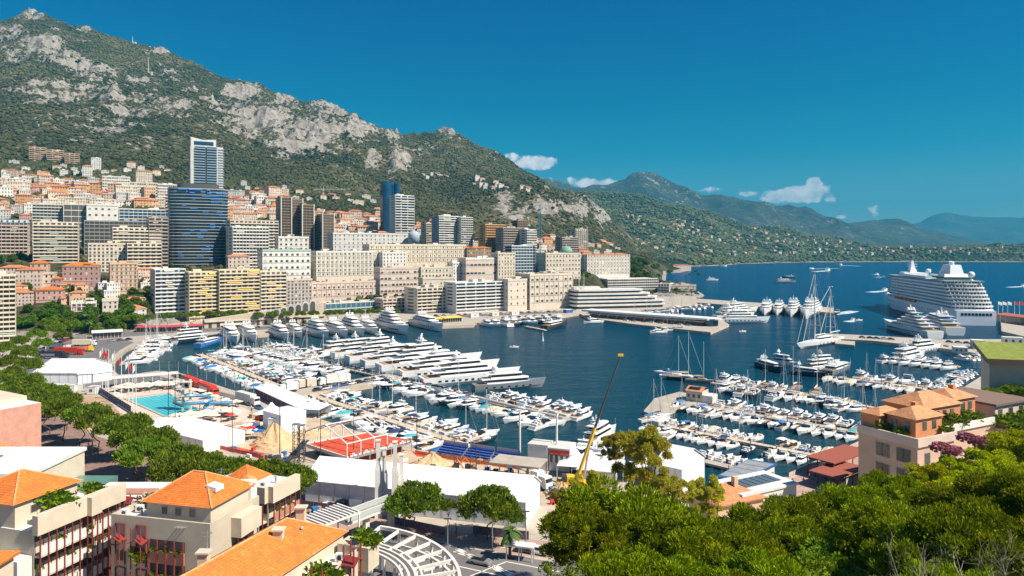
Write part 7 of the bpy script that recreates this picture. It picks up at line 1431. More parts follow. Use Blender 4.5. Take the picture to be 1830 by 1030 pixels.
def balcony_face(t, fr, u0, u1, ztop, nf, panel, step=1.25, fh=2.95, post=RST, plants=True, out=.9, seed=1):
    rn = random.Random(seed); n = max(2, int(round((u1-u0)/step)))
    for k in range(nf):
        z = ztop-(k+1)*fh
        fbox(MB(), fr, u0, u1, -.05, .04, z+1.2, z+fh-.02).build('window_band', GLASS, t)
        fbox(MB(), fr, u0, u1, .05, out+.05, z-.2, z+.05).build('balcony_slab', CRM, t)
        for i in range(n): a = u0+(u1-u0)*i/n; b = u0+(u1-u0)*(i+1)/n; fbox(MB(), fr, a+.05, b-.05, out, out+.1, z+.0, z+1.35).build('parapet_panel', panel, t)
        if plants:
            for q in range(2):
                if rn.random() < .7: u = rn.uniform(u0, u1-1); inst(BUSHM, 'planter_plant', t, fr(u, out-.35, z+1.25), 0, (.45, .3, .35))
    for i in range(n+1): a = u0+(u1-u0)*i/n; fbox(MB(), fr, a-.07, a+.07, out+.11, out+.27, ztop-nf*fh-.3, ztop-.05).build('steel_post', post, t)
def caps(t, A, B, C, D, E, G):
    m = MB()
    for p, q in ((A, E), (D, E), (B, G), (C, G), (E, G)):
        p, q = np.array(p), np.array(q); n = max(1, int(np.linalg.norm(q-p)/.42))
        for i in range(n): a = p+(q-p)*i/n; b = p+(q-p)*(i+1.15)/n; m.tube(a+(0, 0, .04), b+(0, 0, .0), .10, .14, 6)
    m.build('ridge_tiles', mat('ridge_tile', (.74, .34, .14), .85, var=.3, scale=3), t)
def near_left():
    # block A: white stepped terraces, facade towards the right with red posts
    o = (-65.5, 95.9); t = thing('terrace_apartments', 'cream terraced apartment building with rows of white balcony panels and red posts, bottom left', 'apartment building', (o[0], o[1], QZ)); f = face_frame((0, 0), (.29, .957)); zt = 21.4
    MB().prism([f(0, 0, 0)[:2], f(14, 0, 0)[:2], f(14, -16, 0)[:2], f(0, -16, 0)[:2]], 0, zt-2.3, 0, 1).build('wall', [CRM, WTR], t)
    MB().prism([f(.2, -3.8, 0)[:2], f(10, -3.8, 0)[:2], f(10, -14, 0)[:2], f(.2, -14, 0)[:2]], zt-2.3, zt+1.2).build('attic', CRM, t)
    b = MB(); fbox(b, f, -.3, 7.4, .0, 1.0, zt-2.6, zt+.1); fbox(b, f, 7.4, 9.2, .0, 1.9, zt-2.6, zt+.1); fbox(b, f, 9.2, 14.2, .0, 1.2, zt-2.6, zt+.1); b.build('parapet', CRM, t)
    fbox(MB(), f, -.3, 14.2, -.9, -.002, zt-1.2, zt-.6).build('terrace_kerb', CRM, t)
    balcony_face(t, f, 0, 7.4, zt-2.62, 6, WHP, seed=3); balcony_face(t, f, 7.5, 9.3, zt-2.62, 6, WHP, step=.9, out=1.7, seed=4); balcony_face(t, f, 9.6, 13.9, zt-2.62, 6, WHP, seed=6)
    # front wall toward the viewer with a projecting stack
    g = face_frame((0, 0), (-.957, .29)); 
    hi = lambda u0, u1, o0, o1, z, h, ax: None
    r = MB(); A, B, C, D = f(-.5, -3.2, zt+1.2), f(10.5, -3.2, zt+1.2), f(10.5, -14.6, zt+1.2), f(-.5, -14.6, zt+1.2); E, G = f(4.8, -8.9, zt+3.9), f(5.4, -8.9, zt+3.9); r.add([A, B, C, D, E, G], [(0, 1, 5, 4), (1, 2, 5), (2, 3, 4, 5), (3, 0, 4), (0, 3, 2, 1)]); r.build('roof', TILE, t); caps(t, A, B, C, D, E, G)
    for u in (3, 6.5): inst(UW, 'vent_grille', t, f(u, -3.8, zt-.9), math.atan2(.957, .29), (1.1, 1, 1.1))
    p = fbox(MB(), f, 10.2, 12.4, -2.6, -.95, zt-2.25, zt-1.0); p.build('planter', CRM, t)
    for u, s in ((5.2, 2.2), (11.3, 1.6)): inst(BUSHM, 'terrace_shrub', t, f(u, -2.2, zt-1.2+s*.5), 0, (s*1.1, s*.8, s*.75))
    for k in range(3):
        fr_ = MB(); a = f(14.4, .3, 14-k*5.5); b_ = f(14.4, 1.6, 14-k*5.5)
        for q in ((14.3, .3), (14.3, 1.7), (15.9, .3), (15.9, 1.7)): fr_.tube(f(q[0], q[1], 13-k*5.6), f(q[0], q[1], 19-k*5.6), .11, n=4)
        fr_.build('steel_frame', RST, t); MB().beam(f(14.0, 1, 18.2-k*5.6), f(15.1, 1, 18.9-k*5.6), 1.9, .15).beam(f(15.1, 1, 18.9-k*5.6), f(16.2, 1, 18.2-k*5.6), 1.9, .15).build('steel_hood', RST, t)
    s = MB(); fbox(s, f, -2.2, -.1, -9.0, -.3, 0, zt-5.5); s.build('front_stack', WHP, t)
    # second orange roof at the left edge, nearer
    t2 = thing('tiled_house', 'orange tiled roof cropped by the left edge in the bottom corner', 'house', (-62, 80, QZ)); MB().box(-14, 0, -4, 7, 0, 20.2).build('wall', CRM, t2); o2 = hip(15, 11, 20.2, 2.8).build('roof', TILE, t2); o2.location = (-7.5, -4, 0)
    tag(bpy.data.objects.new('bush', BUSHM), 'yellow-green bush in the bottom left corner', 'bush'); bb = bpy.data.objects['bush']; COL.objects.link(bb); bb.location = (-59, 74, 21); bb.scale = (2.6, 2.2, 1.8)
    # block B: shaded front, orange hip roof
    o = (-57.2, 99.8); t = thing('courtyard_apartments', 'beige apartment building with orange hip roof and red steel window frames, centre left', 'apartment building', (o[0], o[1], QZ)); d = np.array((15.8, -3.8)); d /= np.linalg.norm(d); f = face_frame((0, 0), d); zt = 20.2; BG = mat('stucco_beige', (.50, .43, .34), .9, var=.08, scale=.4, detail=8)
    MB().prism([f(0, 0, 0)[:2], f(16.2, 0, 0)[:2], f(16.2, -11.5, 0)[:2], f(0, -11.5, 0)[:2]], 0, zt-1, 0, 1).build('wall', [BG, WTR], t)
    p = MB(); fbox(p, f, 0, 16.2, -.3, .003, zt-1.5, zt); fbox(p, f, 0, .3, -11.5, -.31, zt-1.5, zt); fbox(p, f, 15.9, 16.203, -11.5, -.31, zt-1.5, zt); p.build('parapet', BG, t)
    MB().prism([f(5, -1.2, 0)[:2], f(15.4, -1.2, 0)[:2], f(15.4, -10.5, 0)[:2], f(5, -10.5, 0)[:2]], zt-.99, zt+1.9).build('attic', CRM, t)
    r = MB(); A, B, C, D = f(4.4, -.6, zt+1.9), f(16, -.6, zt+1.9), f(16, -11, zt+1.9), f(4.4, -11, zt+1.9); E, G = f(9, -5.8, zt+5), f(11, -5.8, zt+5); r.add([A, B, C, D, E, G], [(0, 1, 5, 4), (1, 2, 5), (2, 3, 4, 5), (3, 0, 4), (0, 3, 2, 1)]); r.build('roof', TILE, t); caps(t, A, B, C, D, E, G)
    sk = MB(); sk.add([f(13.0, -3.4, zt+3.5), f(14.6, -3.4, zt+3.05), f(14.6, -5.2, zt+3.05), f(13, -5.2, zt+3.5), f(13.0, -3.4, zt+4.0), f(14.6, -3.4, zt+3.7), f(14.6, -5.2, zt+3.7), f(13, -5.2, zt+4.0)], [(0, 1, 5, 4), (1, 2, 6, 5), (2, 3, 7, 6), (3, 0, 4, 7), (4, 5, 6, 7)]); sk.build('skylight', OFFW, t)
    for u in (8, 10.2, 12.5): inst(UW, 'window', t, f(u, -1.2, zt+.2), math.atan2(d[1], d[0]), (1.0, 1, 1.1))
    # loggia: recess shade painted as dark strips, with terracotta parapets
    for k in range(4):
        z = zt-2.9-k*3.3; fbox(MB(), f, 6.6, 12.2, .004, .05, z-2.2, z).build('painted_loggia_shade', SHADOW, t); fbox(MB(), f, 6.6, 12.2, .06, .35, z-3.2, z-1.5).build('loggia_parapet', TER, t)
        for q in range(3): inst(BUSHM, 'planter_plant', t, f(7.3+q*1.9, .3, z-1.4), 0, (.5, .3, .3))
    for i in range(5): u = 6.6+5.6*i/4; fbox(MB(), f, u-.09, u+.09, .36, .52, 2, zt-2.8).build('steel_post', RST, t)
    for u in (.8, 4.3):
        for k in range(3):
            z = zt-1.2-k*6.2; m = MB()
            for a, b in ((0, .1), (1.6, .1), (0, 1.1), (1.6, 1.1)): m.tube(f(u+a, b, z-5.8), f(u+a, b, z), .1, n=4)
            m.tube(f(u, .1, z), f(u+1.6, .1, z), .1, n=4).tube(f(u, 1.1, z-2.6), f(u+1.6, 1.1, z-2.6), .1, n=4); m.build('steel_frame', RST, t); MB().beam(f(u-.3, .7, z-2.2), f(u+.8, .7, z-1.6), 1.4, .14).beam(f(u+.8, .7, z-1.6), f(u+1.9, .7, z-2.2), 1.4, .14).build('steel_hood', RST, t)
            inst(UW, 'window', t, f(u+.8, 0, z-5.3), math.atan2(d[1], d[0]), (1.1, 1, 1.6))
        if u > 3: inst(BUSHM, 'hanging_plant', t, f(u+.8, .8, zt-5.2), 0, (.9, .7, 1.3))
    for i in range(3): MB().tube(f(11.2+i*.55, .0, zt-.8), f(11.2+i*.55, 1.0, zt-.55), .09).build('spout', STEEL, t)
    e = face_frame(f(16.2, 0, 0)[:2], (-f(0, 1, 0)[0], -f(0, 1, 0)[1])); b = MB(); fbox(b, e, 4.6, 9.6, .0, 1.7, zt-3.6, zt-.8); b.build('balcony_box', CRM, t); balcony_face(t, e, 4.8, 9.5, zt-3.62, 3, TER, seed=8, out=.9)
    q = f(15, -11, 0); MB().box(q[0]-1.8, q[0]+.6, q[1]-1.2, q[1]+1.2, zt-1, zt+2.2).build('chimney_block', OFFW, t)
    inst(BUSHM, 'terrace_shrub', t, f(3.2, -6, zt-.1), 0, (2.6, 1.6, 1.2))
    # block C: big orange roof in the foreground
    a_ = np.array((.35, .937)); b_ = np.array((.937, -.35)); o = np.array((-28.7, 85.5)); t = thing('tiled_apartments', 'long building with the largest orange tiled roof at the bottom', 'apartment building', (o[0], o[1], QZ))
    L = lambda al, rt, z: (a_[0]*al+b_[0]*rt, a_[1]*al+b_[1]*rt, z)
    MB().prism([L(-20, -5, 0)[:2], L(-20, 8.5, 0)[:2], L(7, 8.5, 0)[:2], L(7, -5, 0)[:2]], 0, 19.6, 0, 1).build('wall', [CRM, WTR], t); MB().prism([L(-20, -4.9, 0)[:2], L(-20, 5.0, 0)[:2], L(6.6, 5.0, 0)[:2], L(6.6, -4.9, 0)[:2]], 19.6, 21.5).build('attic', CRM, t)
    r = MB(); A, B, C, D = L(-20, 5.4, 21.5), L(7.2, 5.4, 21.5), L(7.2, -5.4, 21.5), L(-20, -5.4, 21.5); E, G = L(-20, 0, 24.4), L(1.8, 0, 24.4); r.add([A, B, C, D, E, G], [(0, 1, 5, 4), (1, 2, 5), (2, 3, 4, 5), (0, 3, 2, 1)]); r.build('roof', TILE, t); caps(t, A, B, C, D, E, G)
    for al, rt in ((-1.5, 1.4), (5.4, -.6), (-9.5, -2.2)): x, y, z = L(al, rt, 23.2); c = MB().box(x-.55, x+.55, y-.45, y+.45, z-1, z+1.2).box(x-.75, x+.75, y-.65, y+.65, z+1.202, z+1.4); c.build('chimney', CRM, t)
    fr = face_frame(L(-20, 8.5, 0)[:2], a_); balcony_face(t, fr, 6, 19, 18.3, 5, TER, seed=12); 
    for al in (-9, -2.2): q = MB(); fbox(q, fr, al+20-3, al+20, .0, 3.0, 17.5, 20.9); q.build('bay_box', CRM, t); inst(BUSHM, 'terrace_shrub', t, L(al-1.5, 9.4, 21.3), 0, (1.7, 1.3, 1.4))
    q = MB(); fbox(q, fr, 24.6, 27.1, -3, 1.5, 18, 21); q.build('bay_box', CRM, t); inst(BUSHM, 'terrace_shrub', t, L(5.8, 9.0, 21.6), 0, (1.5, 1.2, 1.4))
    m = MB(); fbox(m, fr, .5, 27, -.25, .004, 19.6, 20.7); m.build('parapet', CRM, t)
    for al in (-6.5, 1.2):
        m = MB()
        for q, w in ((0, .2), (1.5, .2), (0, 1.6), (1.5, 1.6)): m.tube(fr(al+20+q, w, 12), fr(al+20+q, w, 22.5), .12, n=4)
        m.build('steel_frame', RST, t); MB().beam(fr(al+19.7, .9, 20.2), fr(al+20.8, .9, 20.9), 2, .15).beam(fr(al+20.8, .9, 20.9), fr(al+21.9, .9, 20.2), 2, .15).build('steel_hood', RST, t)
    # block D: balcony block behind the big roof
    o = np.array((-39., 111.8)); t = thing('terracotta_balcony_block', 'small block with terracotta balcony panels left of the big marquee', 'apartment building', (o[0], o[1], QZ)); f = face_frame((0, 0), (.33, .944)); zt = 20
    MB().prism([f(0, 0, 0)[:2], f(7, 0, 0)[:2], f(7, -12, 0)[:2], f(0, -12, 0)[:2]], 0, zt-.8, 0, 1).build('wall', [CRM, WTR], t); b = MB(); fbox(b, f, 0, 7, .0, 1.0, zt-2.6, zt); b.build('parapet', CRM, t); balcony_face(t, f, .1, 6.9, zt-2.62, 4, TER, seed=9)
    g = face_frame(f(0, -12, 0)[:2], (np.array(f(0, 0, 0)[:2])-np.array(f(0, -12, 0)[:2]))); b = MB(); fbox(b, g, 0, 12, .0, .8, zt-2.6, zt); b.build('parapet', CRM, t); balcony_face(t, g, 6, 11.8, zt-2.62, 4, TER, seed=19)
    MB().rings([[f(1.5, -5, zt-.8), f(7.5, -5, zt-.8), f(7.5, -11, zt-.8), f(1.5, -11, zt-.8)], [f(4.4, -7.9, zt+1.4), f(4.6, -7.9, zt+1.4), f(4.6, -8.1, zt+1.4), f(4.4, -8.1, zt+1.4)]]).build('roof', TILE, t)
    # flat white roofs behind
    t = thing('flat_roof_building', 'white flat-roofed building with green glass terrace left of the pines', 'building', (-150, 127, QZ)); MB().box(0, 62, 0, 17, 0, 16.5, 0).build('wall', CRM, t); MB().box(-.3, 62.3, -.3, 17.3, 16.5, 17.2).build('roof', WTR, t)
    MB().box(12, 18, 5, 9, 17.21, 18.8).build('roof_box', CRM, t); MB().box(14, 16, 6, 8, 18.81, 20.4).build('chimney', W['taupe'], t); MB().box(38, 50, 8, 10.5, 17.21, 17.5).build('glass_strip', mat('green_glass', (.12, .20, .10), .3), t); MB().box(62.31, 70, 3, 15, 0, 12).build('terrace_wing', mat('green_roof_glass', (.10, .22, .17), .3), t); MB().box(0, 20, 2, 4, 17.21, 18.2).build('roof_box', WTR, t)
    for i in range(9): MB().box(62.4+i*.9, 62.5+i*.9, 2.7, 2.8, 12.01, 13.2).build('railing_post', OFFW, t)
    t = thing('flat_roof_annex', 'low white roof with rusty skylight strip between the two cream buildings', 'building', (-73, 118, QZ)); MB().box(0, 21, 0, 9, 0, 15).build('wall', CRM, t); MB().box(-.2, 21.2, -.2, 9.2, 15, 15.6).build('roof', WTR, t); MB().box(4, 11, 2.5, 5, 15.61, 15.9).build('skylight', TER, t); MB().box(13, 15, 5, 7, 15.61, 16.6).build('roof_box', CRM, t)
    # pink building at the left edge
    t = thing('pink_building', 'salmon-pink blank-walled building at the left edge with a small white storey', 'building', (-127.3, 173, QZ)); MB().prism([(0, 0), (4.8, 9), (-30, 28), (-34, 18)], 0, 18, 0, 1).build('wall', [mat('salmon_wall', (.58, .30, .22), .9, var=.14, scale=.6, detail=8), WTR], t)
    MB().prism([(-.7, .4), (-34.7, 18.4), (-35.4, 17), (-1.6, -1.4)], 0, 17.5).build('front_storey', CRM, t); fr = face_frame((-35.4, 17), (33.8, -18.4))
    for i in range(8):
        for k in range(3): inst(UW, 'window', t, fr(5+i*4, 0, 13.3-k*3.6), math.atan2(-18.4, 33.8), (1.6, 1, 1.6))
    MB().prism([(-4, 6), (-1, 12), (-24, 25), (-27, 19)], 18.01, 19.2).build('roof_parapet', CRM, t)
    t = thing('tiled_house', 'small terracotta roof in front of the salmon-pink building', 'house', (-122, 152, QZ), R(-20)); MB().box(-9, 7, 0, 9, 0, 13.5).build('wall', PNK, t); o = hip(16, 9, 13.5, 2.4).build('roof', TILE2, t); o.location = (-1, 0, 0)
near_left()
def roof_bits(pts, label_obj):
    t = label_obj; rn = random.Random(5)
    for (x, y, z, k) in pts:
        x, y = x-t.location.x, y-t.location.y; z -= t.location.z
        if k == 'ac': MB().box(x-.5, x+.5, y-.35, y+.35, z+.1, z+.95).build('air_conditioner', OFFW, t); MB().tube((x, y-.36, z+.52), (x, y-.352, z+.52), .3, n=10).build('fan_grille', DARKM, t)
        elif k == 'an': MB().tube((x, y, z), (x, y, z+3.4), .05, n=4).tube((x-.7, y, z+3.1), (x+.7, y, z+3.1), .03, n=4).tube((x-.5, y, z+2.7), (x+.5, y, z+2.7), .03, n=4).build('aerial', STEEL, t)
        elif k == 'fl': MB().tube((x, y, z), (x, y, z+1.1), .16, n=8).tube((x, y, z+1.1), (x, y, z+1.3), .26, .05, 8).build('flue', STEEL, t)
        elif k == 'di': MB().tube((x, y, z), (x, y, z+1.0), .05, n=4).rings([[(x+r*math.cos(a), y-.1-.15*(1-r/.5), z+1.2+r*math.sin(a)) for a in [2*math.pi*i/10 for i in range(10)]] for r in (.5, .3, .05)], caps=False).build('dish_aerial', OFFW, t)
ob = {o.name.split('.')[0]: o for o in COL.objects if o.get('category') == 'apartment building'}
roof_bits([(-64.2, 104.6, 21.1, 'ac'), (-63.9, 106.2, 21.1, 'ac'), (-63.2, 108, 21.1, 'di'), (-66, 108.5, 21.1, 'an'), (-65.2, 107.6, 21.1, 'fl')], ob['terrace_apartments'])
roof_bits([(-56.2, 101.5, 21.3, 'ac'), (-54.8, 103, 21.3, 'ac'), (-53.6, 101.2, 21.3, 'fl'), (-43.6, 108, 22, 'an'), (-42.8, 106, 22, 'fl'), (-55.8, 106.5, 21.3, 'di')], ob['courtyard_apartments'])
roof_bits([(-31.5, 80, 24.6, 'fl'), (-26, 86.5, 24.4, 'fl'), (-34, 78, 25.2, 'an'), (-22.6, 83, 21.6, 'ac'), (-21.2, 86, 21.6, 'ac')], ob['tiled_apartments'])
roof_bits([(-40.5, 113.8, 21.2, 'ac'), (-39.2, 116, 21.2, 'fl'), (-47, 113, 21.2, 'an')], ob['terracotta_balcony_block'])
def near_right():
    # pink building with terracotta tiled roofs above the quay, its terrace corner towards the marina
    Y0 = 133.5; cx = 77.4; t = thing('pink_quay_building', 'pink and orange building with stepped terracotta tiled roofs on the right', 'building', (cx, Y0, QZ)); ya = R(27); c, s = math.cos(ya), math.sin(ya); L = lambda x, y, z: (x*c-y*s, x*s+y*c, z)
    def bx(m, x0, x1, y0, y1, z0, z1, mi=0, mt=None): return m.prism([L(x0, y0, 0)[:2], L(x1, y0, 0)[:2], L(x1, y1, 0)[:2], L(x0, y1, 0)[:2]], z0, z1, mi, mi if mt is None else mt)
    zt = 25.8-QZ-2.0
    bx(MB(), 0, 11.5, 0, 12.6, 0, zt-1.2, 0, 1).build('wall', [PNK, CONC], t)
    p = MB(); bx(p, -.4, 11.9, -.4, 0, zt-1.7, zt); bx(p, -.4, 0, 0, 12.6, zt-1.7, zt); p.build('terrace_parapet', W['rose'], t)
    bx(MB(), 11.51, 31, 3, 15, 0, zt-1.2, 0, 1).build('rear_wing', [PNK, CONC], t)
    p = MB(); bx(p, 11.9, 31, 2.6, 3, zt-1.2, zt+.2); p.build('terrace_balustrade', W['white'], t)
    for k in range(4):
        for y in (2.8, 7.2): w_ = inst(UW, 'window', t, L(0, y, zt-5.3-k*4.0), ya-R(90), (2.9, 1.2, 2.6), SHUTG)
        for x in (3.0, 8.0): inst(UW, 'window', t, L(x, 0, zt-5.3-k*4.0), ya, (1.6, 1, 2.2), SHUTG)
    for k in range(4):
        for y in (2.8, 7.2): MB().prism([L(-.2, y-.06, 0)[:2], L(-.2, y+.06, 0)[:2], L(-.13, y+.06, 0)[:2], L(-.13, y-.06, 0)[:2]], zt-5.2-k*4.0, zt-2.6-k*4).build('mullion', DARKM, t)
    # upper storeys
    def gable(x0, x1, y0, y1, h, rise, nm, low='y0'):
        bx(MB(), x0, x1, y0, y1, zt-1.2, zt+h).build('upper_storey', ORS, t); ov = .5; A, B, C, D = L(x0-ov, y0-ov, zt+h), L(x1+ov, y0-ov, zt+h), L(x1+ov, y1+ov, zt+h), L(x0-ov, y1+ov, zt+h); m = MB()
        if low == 'y0': E, G = L((x0+x1)/2-(x1-x0)*.12, (y0+y1)/2, zt+h+rise), L((x0+x1)/2+(x1-x0)*.18, (y0+y1)/2, zt+h+rise)
        else: E, G = L((x0+x1)/2, (y0+y1)/2, zt+h+rise), L((x0+x1)/2, (y0+y1)/2, zt+h+rise)
        m.add([A, B, C, D, E, G], [(0, 1, 5, 4), (1, 2, 5), (2, 3, 4, 5), (3, 0, 4), (0, 3, 2, 1)]); m.build(nm, TILE3, t)
    gable(2.2, 10.5, 1.8, 7.8, 3.0, 1.7, 'roof'); gable(.5, 8, 8.3, 12.4, 2.6, 1.1, 'roof'); gable(10.8, 23, 5.5, 14.5, 3.4, 2.4, 'roof'); gable(23.4, 31, 7, 15, 3.8, 1.6, 'roof')
    for x in (5, 8): inst(UW, 'window', t, L(x, 1.8, zt+.6), ya, (1.2, 1, 1.7), SHUTG)
    for y in (3.4, 6.2): inst(UW, 'window', t, L(2.2, y, zt+.5), ya-R(90), (1.1, 1, 1.7), SHUTG)
    for x in (12.5, 15, 17.5, 20): inst(UW, 'window', t, L(x, 5.5, zt+1.0), ya, (1.2, 1, 1.6), SHUTG)
    for x in (24, 26.5, 29): inst(UW, 'window', t, L(x, 7, zt+1.2), ya, (1.4, 1, 1.8), SHUTG)
    for x, y, h in ((7, 5, 5.2), (28, 10, 6.0)): m = MB(); bx(m, x, x+1, y, y+1, zt+3, zt+h); m.build('chimney', ORS, t)
    for x, y, q in ((1.3, 4, 1.2), (1.4, 8, 1.5), (10.5, 1.2, 1.3), (14, 3.9, 1.6), (19, 4.0, 2.0), (25, 4.6, 2.0)): inst(BUSHM, 'terrace_shrub', t, L(x, y, zt-.4+q*.5), 0, (q, q*.8, q*.75))
    bx(MB(), 31.01, 46, 2, 20, 0, zt-2.2).build('side_wing', PNK, t); bx(MB(), 33, 46, 4, 18, zt-2.19, zt+2.0).build('side_storey', W['rose'], t); bx(MB(), 32.4, 46.5, 3.4, 18.6, zt+2.01, zt+2.5).build('side_roof', mat('roof_brown', (.20, .13, .10), .8), t)
    for x in (35, 39, 43): inst(UW, 'window', t, L(x, 4, zt-.6), ya, (1.5, 1, 1.8), SHUTG)
    for x, y in ((33, 1), (37, .6), (42, .8)): inst(BUSHM, 'terrace_shrub', t, L(x, y, zt-1.2), 0, (3.0, 2.2, 2.2))
    # grass-roofed building
    Yg = 175.; x0 = XA(1768, Yg); t = thing('grass_roof_building', 'beige building with bright grass roof at the right edge', 'building', (x0, Yg, QZ)); zg = ZA(640, Yg)-QZ; G = mat('roof_grass', (.15, .21, .02), .95, col2=(.27, .29, .05), scale=.8, detail=8, bump=.8, bscale=6)
    MB().prism([(0, 0), (60, -18), (70, 14), (18, 30)], 0, zg-1.3).build('wall', W['beige'], t); MB().prism([(-1.2, -1), (61, -20), (72, 16), (17, 32)], zg-1.3, zg, 0, 1).build('roof', [mat('roof_brown', (.10, .06, .04), .7), G], t)
    MB().prism([(9, -10), (40, -20), (44, -7), (13, -2.8)], 0, zg-4.5).build('lower_wing', W['beige'], t); MB().prism([(8, -11), (41, -21.5), (45, -6.5), (12.5, -2.8)], zg-4.5, zg-3.6, 0, 1).build('lower_roof', [MATS['roof_brown'], G], t)
    # terracotta canopy, small roofs among the trees
    for (a, b, w_, h, m, lb, nm) in (((1490, 862), (1556, 838), 7, 4.5, mat('awning_rust', (.30, .08, .05), .85), 'rust-red canopy roof at the foot of the pink building', 'canopy'), ((1498, 882), (1548, 862), 7, 3.4, MATS['awning_rust'], 'lower rust-red canopy in front of the first', 'canopy')):
        canopy(lb, a, b, w_, h, m=m, n=4)
    t = thing('tiled_house', 'old tiled roof house between the trees, left of the marina building', 'house', P(1300, 940, QZ), R(25)); MB().box(-6, 6, -4, 5, 0, 6.5).build('wall', W['peach'], t); o = hip(12, 9, 6.5, 2.4).build('roof', TILE2, t); o.location = (0, -4, 0); MB().box(1, 2, -1, 0, 7.5, 10.3).build('chimney', W['peach'], t)
    t = thing('flat_roof_house', 'white roof with rows of solar panels above the tree tops', 'house', P(1350, 925, QZ), R(28)); MB().box(-8, 8, -4, 5, 0, 7).build('wall', W['white'], t); MB().box(-8.3, 8.3, -4.3, 5.3, 7, 7.5).build('roof', WTR, t)
    for i in range(7): MB().box(-6+i*1.8, -4.6+i*1.8, -1.5, 3, 7.51, 7.65).build('solar_panel', mat('solar_cells', (.10, .14, .16), .3), t)
    t = thing('garden_wall', 'long low pale wall beside the promenade road', 'wall', P(1440, 905, QZ), R(38)); MB().box(0, 26, 0, .5, 0, 2.2).build('wall', W['sand'], t); MB().box(-.1, 26.1, -.1, .6, 2.2, 2.4).build('coping', CONC, t)
near_right()
# ---------------------------------------------------------------- the planted slope below the viewpoint, trees
gx, gy = np.meshgrid(np.linspace(-14, 260, 120), np.linspace(2, 150, 70)); X_, Y_ = gx.ravel(), gy.ravel()
sm = lambda t: np.clip(t, 0, 1)**2*(3-2*np.clip(t, 0, 1))
zz = 1.0+38*sm((X_+6)/34)*sm((112+np.clip(X_-60, 0, 90)*.25-Y_)/95)+(fbm(X_/9, Y_/9, 4, 5)-.5)*3*sm((X_-2)/20)*sm((105-Y_)/30); zz = np.where(zz < 2.3, .5, zz)
i = (np.arange(69)[:, None]*120+np.arange(119)[None, :]).ravel(); o = mesh_np('rock_hillside', np.stack([X_, Y_, zz], 1), np.stack([i, i+1, i+121, i+120], 1), mat('undergrowth_soil', (.05, .06, .025), .95, col2=(.12, .09, .05), scale=.5, detail=8), smooth=True); tag(o, kind='structure')  # soil colour darkened to stand for the shadows between the crowns
def hillz(x, y): return float(1.0+38*sm(np.array((x+6)/34))*sm(np.array((112+max(0, min(90, x-60))*.25-y)/95)))
# crowns (unit scale in metres)
PF = []      # foreground pines
for s in range(3):
    c, r = blobs(54, 6.9, .65, 1.6, 20+s, .62); c2, r2 = blobs(22, 4.6, .8, 1.3, 50+s, .35); c = np.concatenate([c, c2-(0, 0, 1.2)]); r = np.concatenate([r, r2]); PF.append(crown('pine_crown', c, r, 38000, .42, .085, PINE, 30+s, up=.55, core=.6, shell=.6))
PB_ = []
for s in range(3): c, r = blobs(60, 6.0, 1.0, 2.0, 80+s, .85, 'ball'); PB_.append(crown('broadleaf_crown', c, r, 17000, .22, .17, BUSHL, 90+s, core=.66, shell=.7))
c, r = blobs(55, 5.6, .9, 1.7, 101, .8, 'ball'); LIM = crown('lime_crown', c, r, 19000, .24, .20, LIMEL, 102, core=.6, shell=.65)
c, r = blobs(46, 6.2, .6, 1.3, 111, 1.0, 'ball'); EUC = crown('loose_crown', c, r, 30000, .38, .11, EUCL, 112, up=-.5, core=0, shell=.2)
SP = []      # umbrella pines at middle distance
for s in range(3): c, r = blobs(34, 5.2, 1.1, 1.9, 130+s, .5); SP.append(crown('umbrella_crown', c, r, 5200, .55, .22, PINEF, 140+s, up=.5, core=.7, shell=.6))
RT = []
for s in range(3): c, r = blobs(22, 3.0, .9, 1.6, 150+s, .85, 'ball'); RT.append(crown('round_crown', c, r, 2600, .5, .3, DARKL if s else BUSHL, 160+s, core=.8, shell=.75))
def trunk_mesh(h, r, sp, seed, n=5, lean=.6):
    rn = random.Random(seed); m = MB(); p = np.array((0, 0, -1.5)); pts = [p]; rs = [r*1.25]
    for k in range(1, 5): pts.append(np.array((rn.uniform(-lean, lean)*k/4, rn.uniform(-lean, lean)*k/4, h*.8*k/4))); rs.append(r*(1-.11*k))
    m.path(pts, rs, 8); top = pts[-1]
    for i in range(n):
        a = 2*math.pi*i/n+rn.uniform(-.3, .3); b = pts[-2]*.3+top*.7; q = b+np.array((math.cos(a)*sp*.5, math.sin(a)*sp*.5, h*.16)); e = b+np.array((math.cos(a)*sp, math.sin(a)*sp, h*.30)); m.path([b-(0, 0, h*.1), q, e], [r*.5, r*.32, r*.12], 6)
    o = m.build('trunk', BARK); me = o.data; bpy.data.objects.remove(o); return me
TR = [trunk_mesh(1, .03, .42, s) for s in range(3)]
def tree(name, label, cm, x, y, zg, h, s, tm, group=None, rz=None, rn=random.Random(2), flat=1., cz=None):
    t = thing(name, label, 'tree', (x, y, zg), rn.uniform(0, 6.28) if rz is None else rz, group); cz = h if cz is None else cz
    inst(cm, 'crown', t, (0, 0, cz), 0, (s, s, s*flat)); o = inst(tm, 'trunk', t, (0, 0, 0), 0, (s*6 if s*6 < h*1.6 else h, s*6 if s*6 < h*1.6 else h, h)); return t
